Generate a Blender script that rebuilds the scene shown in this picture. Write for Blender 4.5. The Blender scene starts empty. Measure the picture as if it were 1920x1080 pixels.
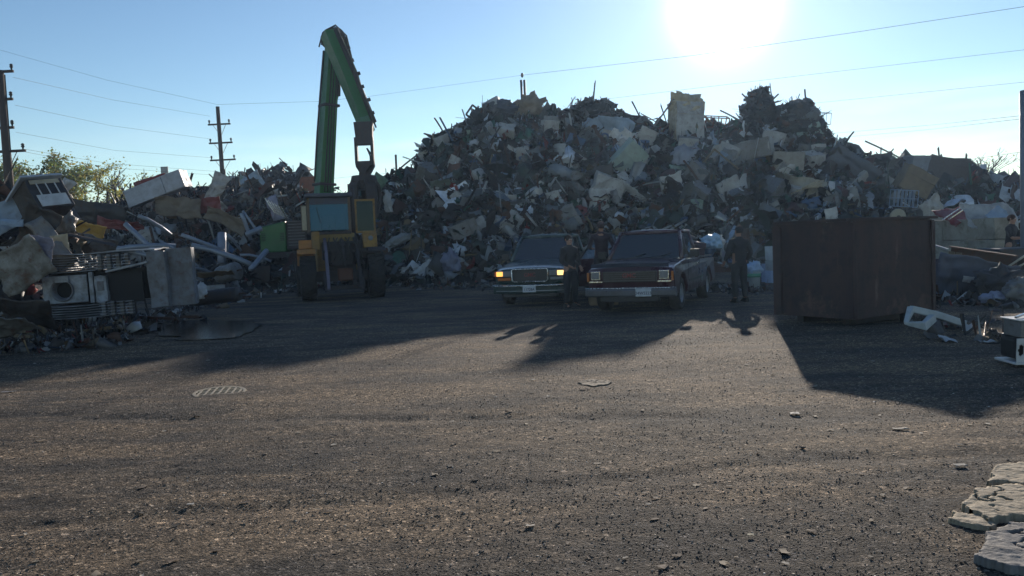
import bpy, bmesh, math, random
import numpy as np
from mathutils import Vector, Matrix, Euler, noise as mnoise

R = math.radians
rnd = random.Random(7)
rng = np.random.default_rng(11)
scene = bpy.context.scene
col = scene.collection

# ------------------------------------------------------------------ camera
F = 1550.0
CAM = Vector((0.0, 0.0, 1.6))
MCAM = (Matrix.Rotation(R(90 - 3.03), 3, 'X') @ Matrix.Rotation(R(-2.3), 3, 'Z'))
cam_data = bpy.data.cameras.new('camera')
cam_data.sensor_width = 36.0
cam_data.lens = 36.0 * F / 1920.0
cam_data.clip_start = 0.05
cam_data.clip_end = 5000
cam = bpy.data.objects.new('camera', cam_data)
col.objects.link(cam)
cam.matrix_world = Matrix.Translation(CAM) @ MCAM.to_4x4()
scene.camera = cam

# ------------------------------------------------------------------ light
SUN_AZ = math.atan(0.266)
SUN_EL = math.atan(0.276 * math.cos(SUN_AZ))
S = Vector((math.sin(SUN_AZ) * math.cos(SUN_EL), math.cos(SUN_AZ) * math.cos(SUN_EL), math.sin(SUN_EL)))
world = bpy.data.worlds.new('World')
scene.world = world
world.use_nodes = True
wn = world.node_tree
bg = wn.nodes['Background']
sky = wn.nodes.new('ShaderNodeTexSky')
sky.sky_type = 'NISHITA'
sky.sun_disc = False
sky.sun_elevation = SUN_EL
sky.sun_rotation = SUN_AZ
sky.altitude = 100
sky.air_density = 1.0
sky.dust_density = 0.0
sky.ozone_density = 1.0
# a slightly deeper blue than the bare model, a bright aureole round the sun and thin low cloud
wgam = wn.nodes.new('ShaderNodeGamma'); wgam.inputs[1].default_value = 1.25
wn.links.new(sky.outputs[0], wgam.inputs[0])
wtint = wn.nodes.new('ShaderNodeMix'); wtint.data_type = 'RGBA'; wtint.blend_type = 'MULTIPLY'; wtint.inputs[0].default_value = 1
wtint.inputs[7].default_value = (0.86, 0.92, 1.0, 1)
wn.links.new(wgam.outputs[0], wtint.inputs[6])
wtc = wn.nodes.new('ShaderNodeTexCoord')
wdot = wn.nodes.new('ShaderNodeVectorMath'); wdot.operation = 'DOT_PRODUCT'; wdot.inputs[1].default_value = tuple(S)
wnrm = wn.nodes.new('ShaderNodeVectorMath'); wnrm.operation = 'NORMALIZE'
wn.links.new(wtc.outputs['Generated'], wnrm.inputs[0]); wn.links.new(wnrm.outputs[0], wdot.inputs[0])


def wmath(op, a, b):
    n = wn.nodes.new('ShaderNodeMath'); n.operation = op
    for s_, v in zip(n.inputs, (a, b)):
        if isinstance(v, (int, float)): s_.default_value = v
        else: wn.links.new(v, s_)
    return n.outputs[0]


wd = wmath('MAXIMUM', wdot.outputs['Value'], 0.0)
glow = wmath('ADD', wmath('MULTIPLY', wmath('POWER', wd, 1300.0), 45.0), wmath('ADD', wmath('MULTIPLY', wmath('POWER', wd, 80.0), 4.0), wmath('MULTIPLY', wmath('POWER', wd, 11.0), 1.6)))
wglow = wn.nodes.new('ShaderNodeMix'); wglow.data_type = 'RGBA'; wglow.blend_type = 'ADD'; wglow.inputs[0].default_value = 1
wgc = wn.nodes.new('ShaderNodeCombineColor')
wn.links.new(glow, wgc.inputs[0]); wn.links.new(glow, wgc.inputs[1]); wn.links.new(glow, wgc.inputs[2])
wn.links.new(wtint.outputs[2], wglow.inputs[6]); wn.links.new(wgc.outputs[0], wglow.inputs[7])
wmap = wn.nodes.new('ShaderNodeMapping'); wmap.inputs['Scale'].default_value = (3.0, 3.0, 22.0)
wn.links.new(wnrm.outputs[0], wmap.inputs[0])
wno = wn.nodes.new('ShaderNodeTexNoise'); wno.inputs['Scale'].default_value = 1.6; wno.inputs['Detail'].default_value = 5
wn.links.new(wmap.outputs[0], wno.inputs['Vector'])
wsep = wn.nodes.new('ShaderNodeSeparateXYZ'); wn.links.new(wnrm.outputs[0], wsep.inputs[0])
low = wmath('MAXIMUM', wmath('MULTIPLY', wmath('SUBTRACT', 0.17, wsep.outputs[2]), 8.0), 0.0)
cl = wn.nodes.new('ShaderNodeMath'); cl.operation = 'MULTIPLY'; cl.use_clamp = True
wn.links.new(wmath('MULTIPLY', wmath('SUBTRACT', wno.outputs[0], 0.46), 5.0), cl.inputs[0]); wn.links.new(low, cl.inputs[1])
cl2 = wmath('MULTIPLY', cl.outputs[0], wmath('MULTIPLY', wmath('POWER', wd, 6.0), 0.8))
wcl = wn.nodes.new('ShaderNodeMix'); wcl.data_type = 'RGBA'; wcl.clamp_factor = True
wcl.inputs[7].default_value = (15.5, 15.5, 15.0, 1)
wn.links.new(cl2, wcl.inputs[0]); wn.links.new(wglow.outputs[2], wcl.inputs[6])
wn.links.new(wcl.outputs[2], bg.inputs[0])
bg.inputs[1].default_value = 0.065
sun_data = bpy.data.lights.new('sun', 'SUN')
sun_data.energy = 4.6
sun_data.angle = R(0.6)
sun_data.color = (1.0, 0.88, 0.74)
sun = bpy.data.objects.new('sun', sun_data)
col.objects.link(sun)
sun.rotation_euler = S.to_track_quat('Z', 'Y').to_euler()
scene.view_settings.view_transform = 'Standard'
scene.view_settings.look = 'None'
scene.view_settings.gamma = 1.0
scene.view_settings.exposure = 0.3
scene.render.engine = 'CYCLES'
scene.cycles.max_bounces = 5
scene.cycles.use_denoising = True


def at(px, py, Y):
    d = MCAM @ Vector(((px - 960) / F, -(py - 540) / F, -1.0))
    return CAM + d * (Y / d.y)


def G(px, py, z=0.0):
    d = MCAM @ Vector(((px - 960) / F, -(py - 540) / F, -1.0))
    t = (z - CAM.z) / d.z
    return CAM + d * t


# ------------------------------------------------------------------ materials
def new_mat(name):
    m = bpy.data.materials.new(name)
    m.use_nodes = True
    nt = m.node_tree
    return m, nt, nt.nodes['Principled BSDF']


def N(nt, kind, **kw):
    n = nt.nodes.new(kind)
    for k, v in kw.items():
        setattr(n, k, v)
    return n


def noise_node(nt, coord, scale, detail=6, rough=0.6):
    n = N(nt, 'ShaderNodeTexNoise')
    n.inputs['Scale'].default_value = scale
    n.inputs['Detail'].default_value = detail
    n.inputs['Roughness'].default_value = rough
    nt.links.new(coord, n.inputs['Vector'])
    return n


def ramp(nt, fac, stops):
    r = N(nt, 'ShaderNodeValToRGB')
    e = r.color_ramp.elements
    while len(e) < len(stops):
        e.new(0.5)
    for i, (p, c) in enumerate(stops):
        e[i].position = p
        e[i].color = (c[0], c[1], c[2], 1) if isinstance(c, (tuple, list)) else (c, c, c, 1)
    nt.links.new(fac, r.inputs[0])
    return r


def mix(nt, fac, a, b):
    m = N(nt, 'ShaderNodeMix', data_type='RGBA')
    for s, v in ((m.inputs[0], fac), (m.inputs[6], a), (m.inputs[7], b)):
        if isinstance(v, (int, float)):
            s.default_value = v
        elif isinstance(v, (tuple, list)):
            s.default_value = (v[0], v[1], v[2], 1)
        else:
            nt.links.new(v, s)
    return m.outputs[2]


def bump(nt, bsdf, h, strength=0.3, dist=0.01):
    b = N(nt, 'ShaderNodeBump')
    b.inputs['Strength'].default_value = strength
    b.inputs['Distance'].default_value = dist
    nt.links.new(h, b.inputs['Height'])
    nt.links.new(b.outputs[0], bsdf.inputs['Normal'])


_mats = {}
RUST = (0.11, 0.045, 0.022)
DIRT = (0.075, 0.06, 0.045)


def paint(name, c, rough=0.55, metal=0.0, dirt=0.5, rust=0.25, scale=3.0, bmp=0.3, rustc=RUST):
    """weathered painted / bare surface: dirt clouds, rust patches, small dents"""
    if name in _mats:
        return _mats[name]
    m, nt, b = new_mat(name)
    tc = N(nt, 'ShaderNodeTexCoord').outputs['Object']
    n1 = noise_node(nt, tc, scale, 8, 0.65)
    n2 = noise_node(nt, tc, scale * 2.3 + 0.7, 10, 0.7)
    f1 = ramp(nt, n1.outputs[0], [(0.38, 0), (0.72, dirt)])
    f2 = ramp(nt, n2.outputs[0], [(0.62 - 0.22 * rust, 0), (0.70 - 0.14 * rust, min(1, rust * 1.6))])
    c1 = mix(nt, f1.outputs[0], c, DIRT)
    c2 = mix(nt, f2.outputs[0], c1, rustc)
    nt.links.new(c2, b.inputs['Base Color'])
    rr = ramp(nt, n2.outputs[0], [(0.3, max(0.05, rough - 0.15)), (0.7, min(1, rough + 0.25))])
    nt.links.new(rr.outputs[0], b.inputs['Roughness'])
    b.inputs['Metallic'].default_value = metal
    bump(nt, b, n1.outputs[0], bmp, 0.04)
    _mats[name] = m
    return m


def glass_mat(name, tint, alpha=0.5, rough=0.03, dust_sheen=(0.10, 0.13, 0.17), ior=1.8):
    m, nt, b = new_mat(name)
    out = nt.nodes['Material Output']
    tr = N(nt, 'ShaderNodeBsdfTransparent'); tr.inputs[0].default_value = (*tint, 1)
    gl = N(nt, 'ShaderNodeBsdfGlossy'); gl.inputs['Roughness'].default_value = rough
    gl.inputs[0].default_value = (0.8, 0.85, 0.9, 1)
    df = N(nt, 'ShaderNodeBsdfDiffuse'); df.inputs[0].default_value = (*dust_sheen, 1)  # dusty film with the blue sheen of reflected sky painted into its colour
    fr = N(nt, 'ShaderNodeFresnel'); fr.inputs[0].default_value = ior
    if ior < 1.5: gl.inputs[0].default_value = (0.5, 0.8, 1.0, 1)  # gloss tinted blue so the cab panes seem to mirror sky
    mx0 = N(nt, 'ShaderNodeMixShader'); mx0.inputs[0].default_value = alpha
    nt.links.new(tr.outputs[0], mx0.inputs[1]); nt.links.new(df.outputs[0], mx0.inputs[2])
    mx = N(nt, 'ShaderNodeMixShader')
    nt.links.new(fr.outputs[0], mx.inputs[0])
    nt.links.new(mx0.outputs[0], mx.inputs[1]); nt.links.new(gl.outputs[0], mx.inputs[2])
    nt.links.new(mx.outputs[0], out.inputs[0])
    _mats[name] = m
    return m


def emit_mat(name, c, strength):
    m, nt, b = new_mat(name)
    b.inputs['Base Color'].default_value = (*c, 1)
    b.inputs['Emission Color'].default_value = (*c, 1)
    b.inputs['Emission Strength'].default_value = strength
    b.inputs['Roughness'].default_value = 0.2
    _mats[name] = m
    return m


def plain(name, c, rough=0.6, metal=0.0):
    if name in _mats:
        return _mats[name]
    m, nt, b = new_mat(name)
    tc = N(nt, 'ShaderNodeTexCoord').outputs['Object']
    n1 = noise_node(nt, tc, 14, 5, 0.6)
    c2 = mix(nt, ramp(nt, n1.outputs[0], [(0.35, 0), (0.75, 0.45)]).outputs[0], c, tuple(v * 0.55 for v in c))
    nt.links.new(c2, b.inputs['Base Color'])
    b.inputs['Roughness'].default_value = rough
    b.inputs['Metallic'].default_value = metal
    _mats[name] = m
    return m


# ------------------------------------------------------------------ mesh helpers
class MB:
    def __init__(self):
        self.v = []; self.f = []; self.m = []; self.cur = 0

    def mat(self, i):
        self.cur = i
        return self

    def add(self, vs, fs):
        o = len(self.v)
        self.v += [tuple(p) for p in vs]
        self.f += [tuple(i + o for i in f) for f in fs]
        self.m += [self.cur] * len(fs)
        return self

    def box(self, c, s, rot=None, taper=1.0):
        hx, hy, hz = s[0] / 2, s[1] / 2, s[2] / 2
        vs = []
        for z in (-1, 1):
            k = taper if z > 0 else 1.0
            for x, y in ((-1, -1), (1, -1), (1, 1), (-1, 1)):
                vs.append(Vector((x * hx * k, y * hy * k, z * hz)))
        if rot is not None:
            M = rot if isinstance(rot, Matrix) else Euler(rot).to_matrix()
            vs = [M @ p for p in vs]
        c = Vector(c)
        return self.add([p + c for p in vs], [(3, 2, 1, 0), (4, 5, 6, 7), (0, 1, 5, 4), (1, 2, 6, 5), (2, 3, 7, 6), (3, 0, 4, 7)])

    def tube(self, pts, r, seg=8, caps=True, square=None):
        pts = [Vector(p) for p in pts]
        n = len(pts)
        rs = r if isinstance(r, (list, tuple)) else [r] * n
        up = None
        rings = []
        for i, p in enumerate(pts):
            d = (pts[min(i + 1, n - 1)] - pts[max(i - 1, 0)]).normalized()
            if up is None:
                up = Vector((0, 0, 1)) if abs(d.z) < 0.9 else Vector((0, 1, 0))
            a = d.cross(up).normalized(); b = a.cross(d).normalized(); up = b
            ring = []
            for k in range(seg):
                t = 2 * math.pi * (k + (0.5 if seg == 4 else 0)) / seg
                ring.append(p + (a * math.cos(t) + b * math.sin(t)) * rs[i])
            rings.append(ring)
        vs = [q for ring in rings for q in ring]
        fs = []
        for i in range(n - 1):
            for k in range(seg):
                k2 = (k + 1) % seg
                fs.append((i * seg + k, i * seg + k2, (i + 1) * seg + k2, (i + 1) * seg + k))
        if caps:
            fs.append(tuple(reversed(range(seg))))
            fs.append(tuple(range((n - 1) * seg, n * seg)))
        return self.add(vs, fs)

    def lathe(self, prof, seg=20, M=None, arc=1.0):
        """prof: (r, z) list revolved round z"""
        vs = []; fs = []
        n = len(prof)
        for k in range(seg):
            t = 2 * math.pi * k / seg
            for r, z in prof:
                p = Vector((r * math.cos(t), r * math.sin(t), z))
                vs.append(M @ p if M else p)
        for k in range(seg):
            k2 = (k + 1) % seg
            for i in range(n - 1):
                fs.append((k * n + i, k2 * n + i, k2 * n + i + 1, k * n + i + 1))
        return self.add(vs, fs)

    def prism(self, poly, x0, x1, axis='x'):
        """poly in the plane normal to axis"""
        def P(a, b, t):
            return {'x': (t, a, b), 'y': (a, t, b), 'z': (a, b, t)}[axis]
        n = len(poly)
        vs = [P(a, b, x0) for a, b in poly] + [P(a, b, x1) for a, b in poly]
        fs = [tuple(range(n))[::-1], tuple(range(n, 2 * n))]
        for i in range(n):
            j = (i + 1) % n
            fs.append((i, j, n + j, n + i))
        return self.add(vs, fs)

    def quad(self, a, b, c, d, th=0.0):
        a, b, c, d = map(Vector, (a, b, c, d))
        if not th:
            return self.add([a, b, c, d], [(0, 1, 2, 3)])
        nrm = (b - a).cross(d - a).normalized() * th
        return self.add([a, b, c, d, a + nrm, b + nrm, c + nrm, d + nrm],
                        [(3, 2, 1, 0), (4, 5, 6, 7), (0, 1, 5, 4), (1, 2, 6, 5), (2, 3, 7, 6), (3, 0, 4, 7)])

    def build(self, name, mats, parent=None, bevel=0.0, smooth=False, seg=2):
        me = bpy.data.meshes.new(name)
        me.from_pydata(self.v, [], self.f)
        if not isinstance(mats, (list, tuple)):
            mats = [mats]
        for mm in mats:
            me.materials.append(mm)
        me.polygons.foreach_set('material_index', self.m)
        bm = bmesh.new(); bm.from_mesh(me)
        bmesh.ops.recalc_face_normals(bm, faces=bm.faces)
        bm.to_mesh(me); bm.free()
        if smooth:
            me.polygons.foreach_set('use_smooth', [True] * len(me.polygons))
        o = bpy.data.objects.new(name, me)
        col.objects.link(o)
        if parent is not None:
            o.parent = parent
        if bevel:
            bv = o.modifiers.new('bevel', 'BEVEL'); bv.width = bevel; bv.segments = seg
            bv.limit_method = 'ANGLE'; bv.angle_limit = R(35)
            bv.use_clamp_overlap = True
        return o


def tag(o, label=None, cat=None, group=None, kind=None):
    if label: o['label'] = label
    if cat: o['category'] = cat
    if group: o['group'] = group
    if kind: o['kind'] = kind
    return o


def thing(name, label, cat, loc=(0, 0, 0), rot=(0, 0, 0), group=None):
    o = bpy.data.objects.new(name, None)
    o.empty_display_size = 0.2
    col.objects.link(o)
    o.location = loc; o.rotation_euler = rot
    return tag(o, label, cat, group)


def grid_mesh(name, X, Y, Z, mat_, parent=None, smooth=True, mask=None):
    ny, nx = X.shape
    V = np.stack([X, Y, Z], -1).reshape(-1, 3)
    idx = np.arange(nx * ny).reshape(ny, nx)
    Fq = np.stack([idx[:-1, :-1], idx[:-1, 1:], idx[1:, 1:], idx[1:, :-1]], -1).reshape(-1, 4)
    if mask is not None:
        Fq = Fq[mask[:-1, :-1].reshape(-1)]
    return quad_mesh(name, V, Fq, mat_, parent, smooth)


def quad_mesh(name, V, Fq, mat_, parent=None, smooth=False, tint=None, matidx=None):
    me = bpy.data.meshes.new(name)
    me.vertices.add(len(V)); me.vertices.foreach_set('co', np.ascontiguousarray(V, dtype=np.float32).ravel())
    me.loops.add(Fq.size); me.loops.foreach_set('vertex_index', Fq.astype(np.int32).ravel())
    me.polygons.add(len(Fq))
    me.polygons.foreach_set('loop_start', np.arange(0, Fq.size, 4, dtype=np.int32))
    me.polygons.foreach_set('loop_total', np.full(len(Fq), 4, dtype=np.int32))
    me.update(calc_edges=True)
    me.validate()
    if smooth:
        me.polygons.foreach_set('use_smooth', np.ones(len(me.polygons), dtype=bool))
    if tint is not None:
        a = me.attributes.new('tint', 'FLOAT_COLOR', 'POINT')
        c4 = np.ones((len(V), 4), dtype=np.float32); c4[:, :3] = tint
        a.data.foreach_set('color', c4.ravel())
    for mm in (mat_ if isinstance(mat_, (list, tuple)) else [mat_]):
        me.materials.append(mm)
    if matidx is not None:
        me.polygons.foreach_set('material_index', matidx.astype(np.int32))
    o = bpy.data.objects.new(name, me)
    col.objects.link(o)
    if parent is not None:
        o.parent = parent
    return o


# numpy value noise
_tab = rng.random((256, 256))


def vnoise(x, y, s=1.0, off=0):
    x = np.asarray(x) * s + 37.1 * off + 500; y = np.asarray(y) * s + 17.3 * off + 500
    xi = np.floor(x).astype(int); yi = np.floor(y).astype(int)
    fx = x - xi; fy = y - yi
    fx = fx * fx * (3 - 2 * fx); fy = fy * fy * (3 - 2 * fy)
    a = _tab[xi % 256, yi % 256]; b = _tab[(xi + 1) % 256, yi % 256]
    c = _tab[xi % 256, (yi + 1) % 256]; d = _tab[(xi + 1) % 256, (yi + 1) % 256]
    return (a * (1 - fx) + b * fx) * (1 - fy) + (c * (1 - fx) + d * fx) * fy - 0.5


def fbm(x, y, s, octv=4, off=0):
    t = 0; a = 1.0
    for o in range(octv):
        t = t + a * vnoise(x, y, s, off + o * 3); s *= 2.07; a *= 0.5
    return t


def ground_z(x, y):
    x = np.asarray(x, float); y = np.asarray(y, float)
    fade = np.clip((34 - y) / 20, 0.0, 1)
    z = 0.035 * fbm(x * 0.6, y, 0.55, 2) + 0.007 * fbm(x, y, 3.6, 3, 5) + 0.010 * fbm(x, y, 10.5, 2, 15) * np.clip((14 - y) / 8, 0, 1)
    # wheel ruts running across the yard
    w = np.exp(-((y - 7.6 + 0.16 * x + 0.5 * vnoise(x, y * 0, 0.35, 9)) / 0.16) ** 2)
    w2 = np.exp(-((y - 5.35 - 0.12 * x + 0.5 * vnoise(x, y * 0, 0.4, 12)) / 0.13) ** 2)
    z = z - 0.03 * w * (0.6 + vnoise(x, y, 3, 3)) - 0.02 * w2
    return z * fade * 0.9


# ------------------------------------------------------------------ ground
def build_ground():
    ys = [-30, -10, -3, 0, 1.5]
    y = 2.4
    while y < 700:
        ys.append(y); y += max(0.028, 0.0042 * y if y < 26 else 0.02 * y)
    xs = [0.0]; x = 0.0
    while x < 500:
        x += 0.036 if x < 6.5 else (0.09 if x < 13 else 0.08 * x)
        xs.append(x)
    xs = sorted([-v for v in xs[1:]] + xs)
    X, Y = np.meshgrid(np.array(xs), np.array(ys))
    Z = ground_z(X, Y)
    Z -= 0.012 * (Y < 30) * 0
    m, nt, b = new_mat('yard_ground')
    tc = N(nt, 'ShaderNodeTexCoord').outputs['Object']
    mp = N(nt, 'ShaderNodeMapping'); mp.inputs['Scale'].default_value = (0.55, 1.0, 1)
    nt.links.new(tc, mp.inputs[0])
    mp2 = N(nt, 'ShaderNodeMapping'); mp2.inputs['Scale'].default_value = (0.6, 1.0, 1); nt.links.new(tc, mp2.inputs[0])
    big = noise_node(nt, mp.outputs[0], 0.55, 5, 0.6)
    mid = noise_node(nt, mp.outputs[0], 2.6, 7, 0.62)
    sm = noise_node(nt, mp2.outputs[0], 30, 8, 0.74)
    fine = noise_node(nt, tc, 95, 4, 0.7)
    vor = N(nt, 'ShaderNodeTexVoronoi'); vor.inputs['Scale'].default_value = 70
    nt.links.new(tc, vor.inputs['Vector'])
    base = mix(nt, ramp(nt, big.outputs[0], [(0.40, 0), (0.60, 1)]).outputs[0], (0.082, 0.070, 0.060), (0.225, 0.168, 0.118))
    c1 = mix(nt, ramp(nt, mid.outputs[0], [(0.52, 0), (0.70, 0.8)]).outputs[0], base, (0.25, 0.195, 0.135))
    c2 = mix(nt, ramp(nt, mid.outputs[0], [(0.32, 0.85), (0.50, 0)]).outputs[0], c1, (0.034, 0.032, 0.033))
    c3 = mix(nt, ramp(nt, sm.outputs[0], [(0.42, 0.95), (0.53, 0)]).outputs[0], c2, (0.024, 0.022, 0.022))
    sp = N(nt, 'ShaderNodeMath', operation='MULTIPLY')
    c4 = mix(nt, ramp(nt, fine.outputs[0], [(0.54, 0), (0.66, 0.8)]).outputs[0], c3, (0.34, 0.29, 0.23))
    c5 = mix(nt, ramp(nt, vor.outputs['Color'], [(0.93, 0), (0.95, 0.5)]).outputs[0], c4, (0.42, 0.40, 0.36))
    mp3 = N(nt, 'ShaderNodeMapping'); mp3.inputs['Scale'].default_value = (0.10, 1.25, 1); mp3.inputs['Rotation'].default_value = (0, 0, R(7)); nt.links.new(tc, mp3.inputs[0])
    strk = noise_node(nt, mp3.outputs[0], 1.6, 8, 0.7)
    mp4 = N(nt, 'ShaderNodeMapping'); mp4.inputs['Scale'].default_value = (0.5, 0.9, 1); mp4.inputs['Location'].default_value = (3, 5, 0); nt.links.new(tc, mp4.inputs[0])
    pat = noise_node(nt, mp4.outputs[0], 0.8, 7, 0.68)
    c6 = mix(nt, ramp(nt, strk.outputs[0], [(0.36, 0.75), (0.50, 0)]).outputs[0], c5, (0.032, 0.030, 0.030))
    c7 = mix(nt, ramp(nt, strk.outputs[0], [(0.54, 0), (0.68, 0.6)]).outputs[0], c6, (0.24, 0.18, 0.12))
    c8 = mix(nt, ramp(nt, pat.outputs[0], [(0.50, 0), (0.62, 0.72)]).outputs[0], c7, (0.040, 0.040, 0.042))
    mp5 = N(nt, 'ShaderNodeMapping'); mp5.inputs['Scale'].default_value = (0.32, 0.8, 1); mp5.inputs['Location'].default_value = (11, 2, 0); nt.links.new(tc, mp5.inputs[0])
    brn = noise_node(nt, mp5.outputs[0], 1.1, 8, 0.7)
    c8 = mix(nt, ramp(nt, brn.outputs[0], [(0.47, 0), (0.60, 0.8)]).outputs[0], c8, (0.27, 0.195, 0.125))
    # packed gravel: every small cell its own tone
    def cells(scale, stops, src, f):
        v_ = N(nt, 'ShaderNodeTexVoronoi'); v_.inputs['Scale'].default_value = scale; nt.links.new(tc, v_.inputs['Vector'])
        sp_ = N(nt, 'ShaderNodeSeparateColor'); nt.links.new(v_.outputs['Color'], sp_.inputs[0])
        r_ = ramp(nt, sp_.outputs[0], stops)
        mm = N(nt, 'ShaderNodeMix', data_type='RGBA', blend_type='MULTIPLY'); mm.inputs[0].default_value = f
        nt.links.new(src, mm.inputs[6]); nt.links.new(r_.outputs[0], mm.inputs[7])
        return mm.outputs[2]
    g1 = cells(48, [(0.0, 0.22), (0.45, 0.7), (0.80, 1.15), (0.93, 1.4), (1.0, 3.4)], c8, 0.9)
    g2 = cells(115, [(0.0, 0.3), (0.5, 0.85), (0.88, 1.3), (1.0, 2.6)], g1, 0.85)
    g3 = cells(17, [(0.0, 0.6), (0.6, 1.0), (0.97, 1.15), (1.0, 2.2)], g2, 0.6)
    nt.links.new(g3, b.inputs['Base Color'])
    b.inputs['Roughness'].default_value = 0.93
    b.inputs['Specular IOR Level'].default_value = 0.25
    ad = N(nt, 'ShaderNodeMath', operation='MULTIPLY_ADD')
    nt.links.new(fine.outputs[0], ad.inputs[0]); ad.inputs[1].default_value = 0.35
    nt.links.new(sm.outputs[0], ad.inputs[2])
    ad2 = N(nt, 'ShaderNodeMath', operation='MULTIPLY_ADD')
    nt.links.new(vor.outputs[0], ad2.inputs[0]); ad2.inputs[1].default_value = -0.5
    nt.links.new(ad.outputs[0], ad2.inputs[2])
    bump(nt, b, ad2.outputs[0], 0.75, 0.03)
    o = grid_mesh('ground', X, Y, Z, m)
    tag(o, kind='structure')


build_ground()

# ------------------------------------------------------------------ heaps
def profile(pts, Yr):
    w = [at(px, py, Yr) for px, py in pts]
    return np.array([p.x for p in w]), np.array([p.z for p in w])


MOUNDS = []


def mound(pts, Yr, toe, back, amp=0.5, off=0, trim=0.35, power=0.8, ext=3.0):
    xs, zs = profile(pts, Yr)
    tx = np.array([p[0] for p in toe], float); ty = np.array([p[1] for p in toe], float)
    def h(x, y):
        x = np.asarray(x, float); y = np.asarray(y, float)
        r = np.interp(x, xs, zs) - trim
        e = np.clip(np.minimum(x - (xs[0] - ext), (xs[-1] + ext) - x) / ext, 0, 1)
        r = np.maximum(r, 0) * e ** 0.7
        T = np.interp(x, tx, ty) + 1.6 * fbm(x, x * 0 + off, 0.35, 2, off)
        t = np.clip((y - T) / (Yr - T), 0, 1)
        s = np.where(y < Yr, t ** power, np.clip(1 - (y - Yr) / (back - Yr), 0, 1) ** 0.8)
        n = amp * fbm(x, y, 0.5, 4, off) * (4 * s * (1 - s) + 0.25) * (s > 0)
        return r * s + n * (r > 0.3)
    d = dict(h=h, x0=xs[0] - ext, x1=xs[-1] + ext, y0=ty.min() - 1.5, y1=back, Yr=Yr)
    MOUNDS.append(d)
    return d


main = mound([(694, 352), (730, 330), (780, 312), (800, 265), (840, 243), (880, 218), (905, 206), (960, 200), (1000, 205),
              (1060, 203), (1100, 200), (1140, 212), (1200, 220), (1240, 232), (1290, 230), (1330, 230), (1385, 226),
              (1400, 200), (1430, 188), (1470, 215), (1500, 195), (1525, 225), (1560, 262), (1600, 282), (1650, 295),
              (1700, 305), (1760, 308), (1815, 318), (1850, 334), (1920, 338), (2050, 345)], 45,
             [(-12, 37), (-4, 36.0), (4, 36), (12, 37), (20, 38), (34, 40)], 58, 0.8, 1)
leftm = mound([(60, 420), (150, 395), (200, 388), (240, 372), (300, 360), (350, 345), (400, 345), (440, 345), (500, 345),
               (560, 350), (620, 375), (660, 400)], 45, [(-30, 34), (-22, 33), (-16, 34), (-12, 37), (-9, 40)], 54, 0.7, 20)
backm = mound([(400, 345), (425, 328), (460, 322), (500, 316), (530, 312), (570, 320), (600, 345), (640, 362), (690, 362),
               (740, 350)], 60, [(-30, 50), (0, 50)], 70, 0.5, 40, 0.2)
nearm = mound([(-160, 330), (-60, 350), (0, 368), (60, 385), (95, 405), (110, 470), (122, 560)], 18.8,
              [(-16, 15.0), (-11, 16.2), (-10, 16.8), (-9.3, 17.8)], 22, 0.35, 60, 0.1, 0.6, 0.4)


def H(x, y):
    z = np.zeros(np.broadcast(np.asarray(x), np.asarray(y)).shape)
    for m in MOUNDS:
        z = np.maximum(z, m['h'](x, y))
    return z


def surf(px, py, lift=0.0, ymin=12, ymax=66):
    """first point of the heaps seen through a pixel of the photograph"""
    Ys = np.arange(ymin, ymax, 0.1)
    d = MCAM @ Vector(((px - 960) / F, -(py - 540) / F, -1.0))
    X = CAM.x + d.x / d.y * Ys; Z = CAM.z + d.z / d.y * Ys
    hh = H(X, Ys) + lift
    k = np.where(Z < hh)[0]
    i = k[0] if len(k) else int(np.argmin(np.abs(Z - hh)))
    return Vector((X[i], Ys[i], Z[i]))


# template shapes (all quads)
def t_grid(n):
    g = np.linspace(-0.5, 0.5, n + 1)
    X, Y = np.meshgrid(g, g)
    V = np.stack([X, Y, 0 * X], -1).reshape(-1, 3)
    i = np.arange((n + 1) ** 2).reshape(n + 1, n + 1)
    return V, np.stack([i[:-1, :-1], i[:-1, 1:], i[1:, 1:], i[1:, :-1]], -1).reshape(-1, 4)


def t_fold():
    V, Fq = t_grid(3)
    V = V.copy(); V[:, 2] = 0.5 * np.abs(V[:, 0]) + 0.15 * np.sin(V[:, 1] * 6)
    return V, Fq


def t_box(n=2):
    me = bpy.data.meshes.new('t'); bm = bmesh.new()
    bmesh.ops.create_cube(bm, size=1)
    if n > 1:
        bmesh.ops.subdivide_edges(bm, edges=bm.edges[:], cuts=n - 1, use_grid_fill=True)
    bm.to_mesh(me); bm.free()
    V = np.array([v.co[:] for v in me.vertices]); Fq = np.array([list(p.vertices) for p in me.polygons])
    bpy.data.meshes.remove(me)
    return V, Fq


def t_tube(seg, n, bend=0.0, r=0.5):
    V = []
    for i in range(n + 1):
        t = i / n - 0.5
        for k in range(seg):
            a = 2 * math.pi * (k + 0.5) / seg
            V.append((r * math.cos(a) + bend * math.cos(t * 2.6) - bend, r * math.sin(a) + 0.4 * bend * math.sin(t * 5), t))
    Fq = []
    for i in range(n):
        for k in range(seg):
            k2 = (k + 1) % seg
            Fq.append((i * seg + k, i * seg + k2, (i + 1) * seg + k2, (i + 1) * seg + k))
    return np.array(V), np.array(Fq)


def t_angle():
    V = []; Fq = []
    for i in range(3):
        z = i / 2 - 0.5
        V += [(-0.5, 0, z), (0, 0, z), (0, 0.5, z)]
    for i in range(2):
        for k in range(2):
            a = i * 3 + k
            Fq.append((a, a + 1, a + 4, a + 3))
    return np.array(V, float), np.array(Fq)


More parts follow.
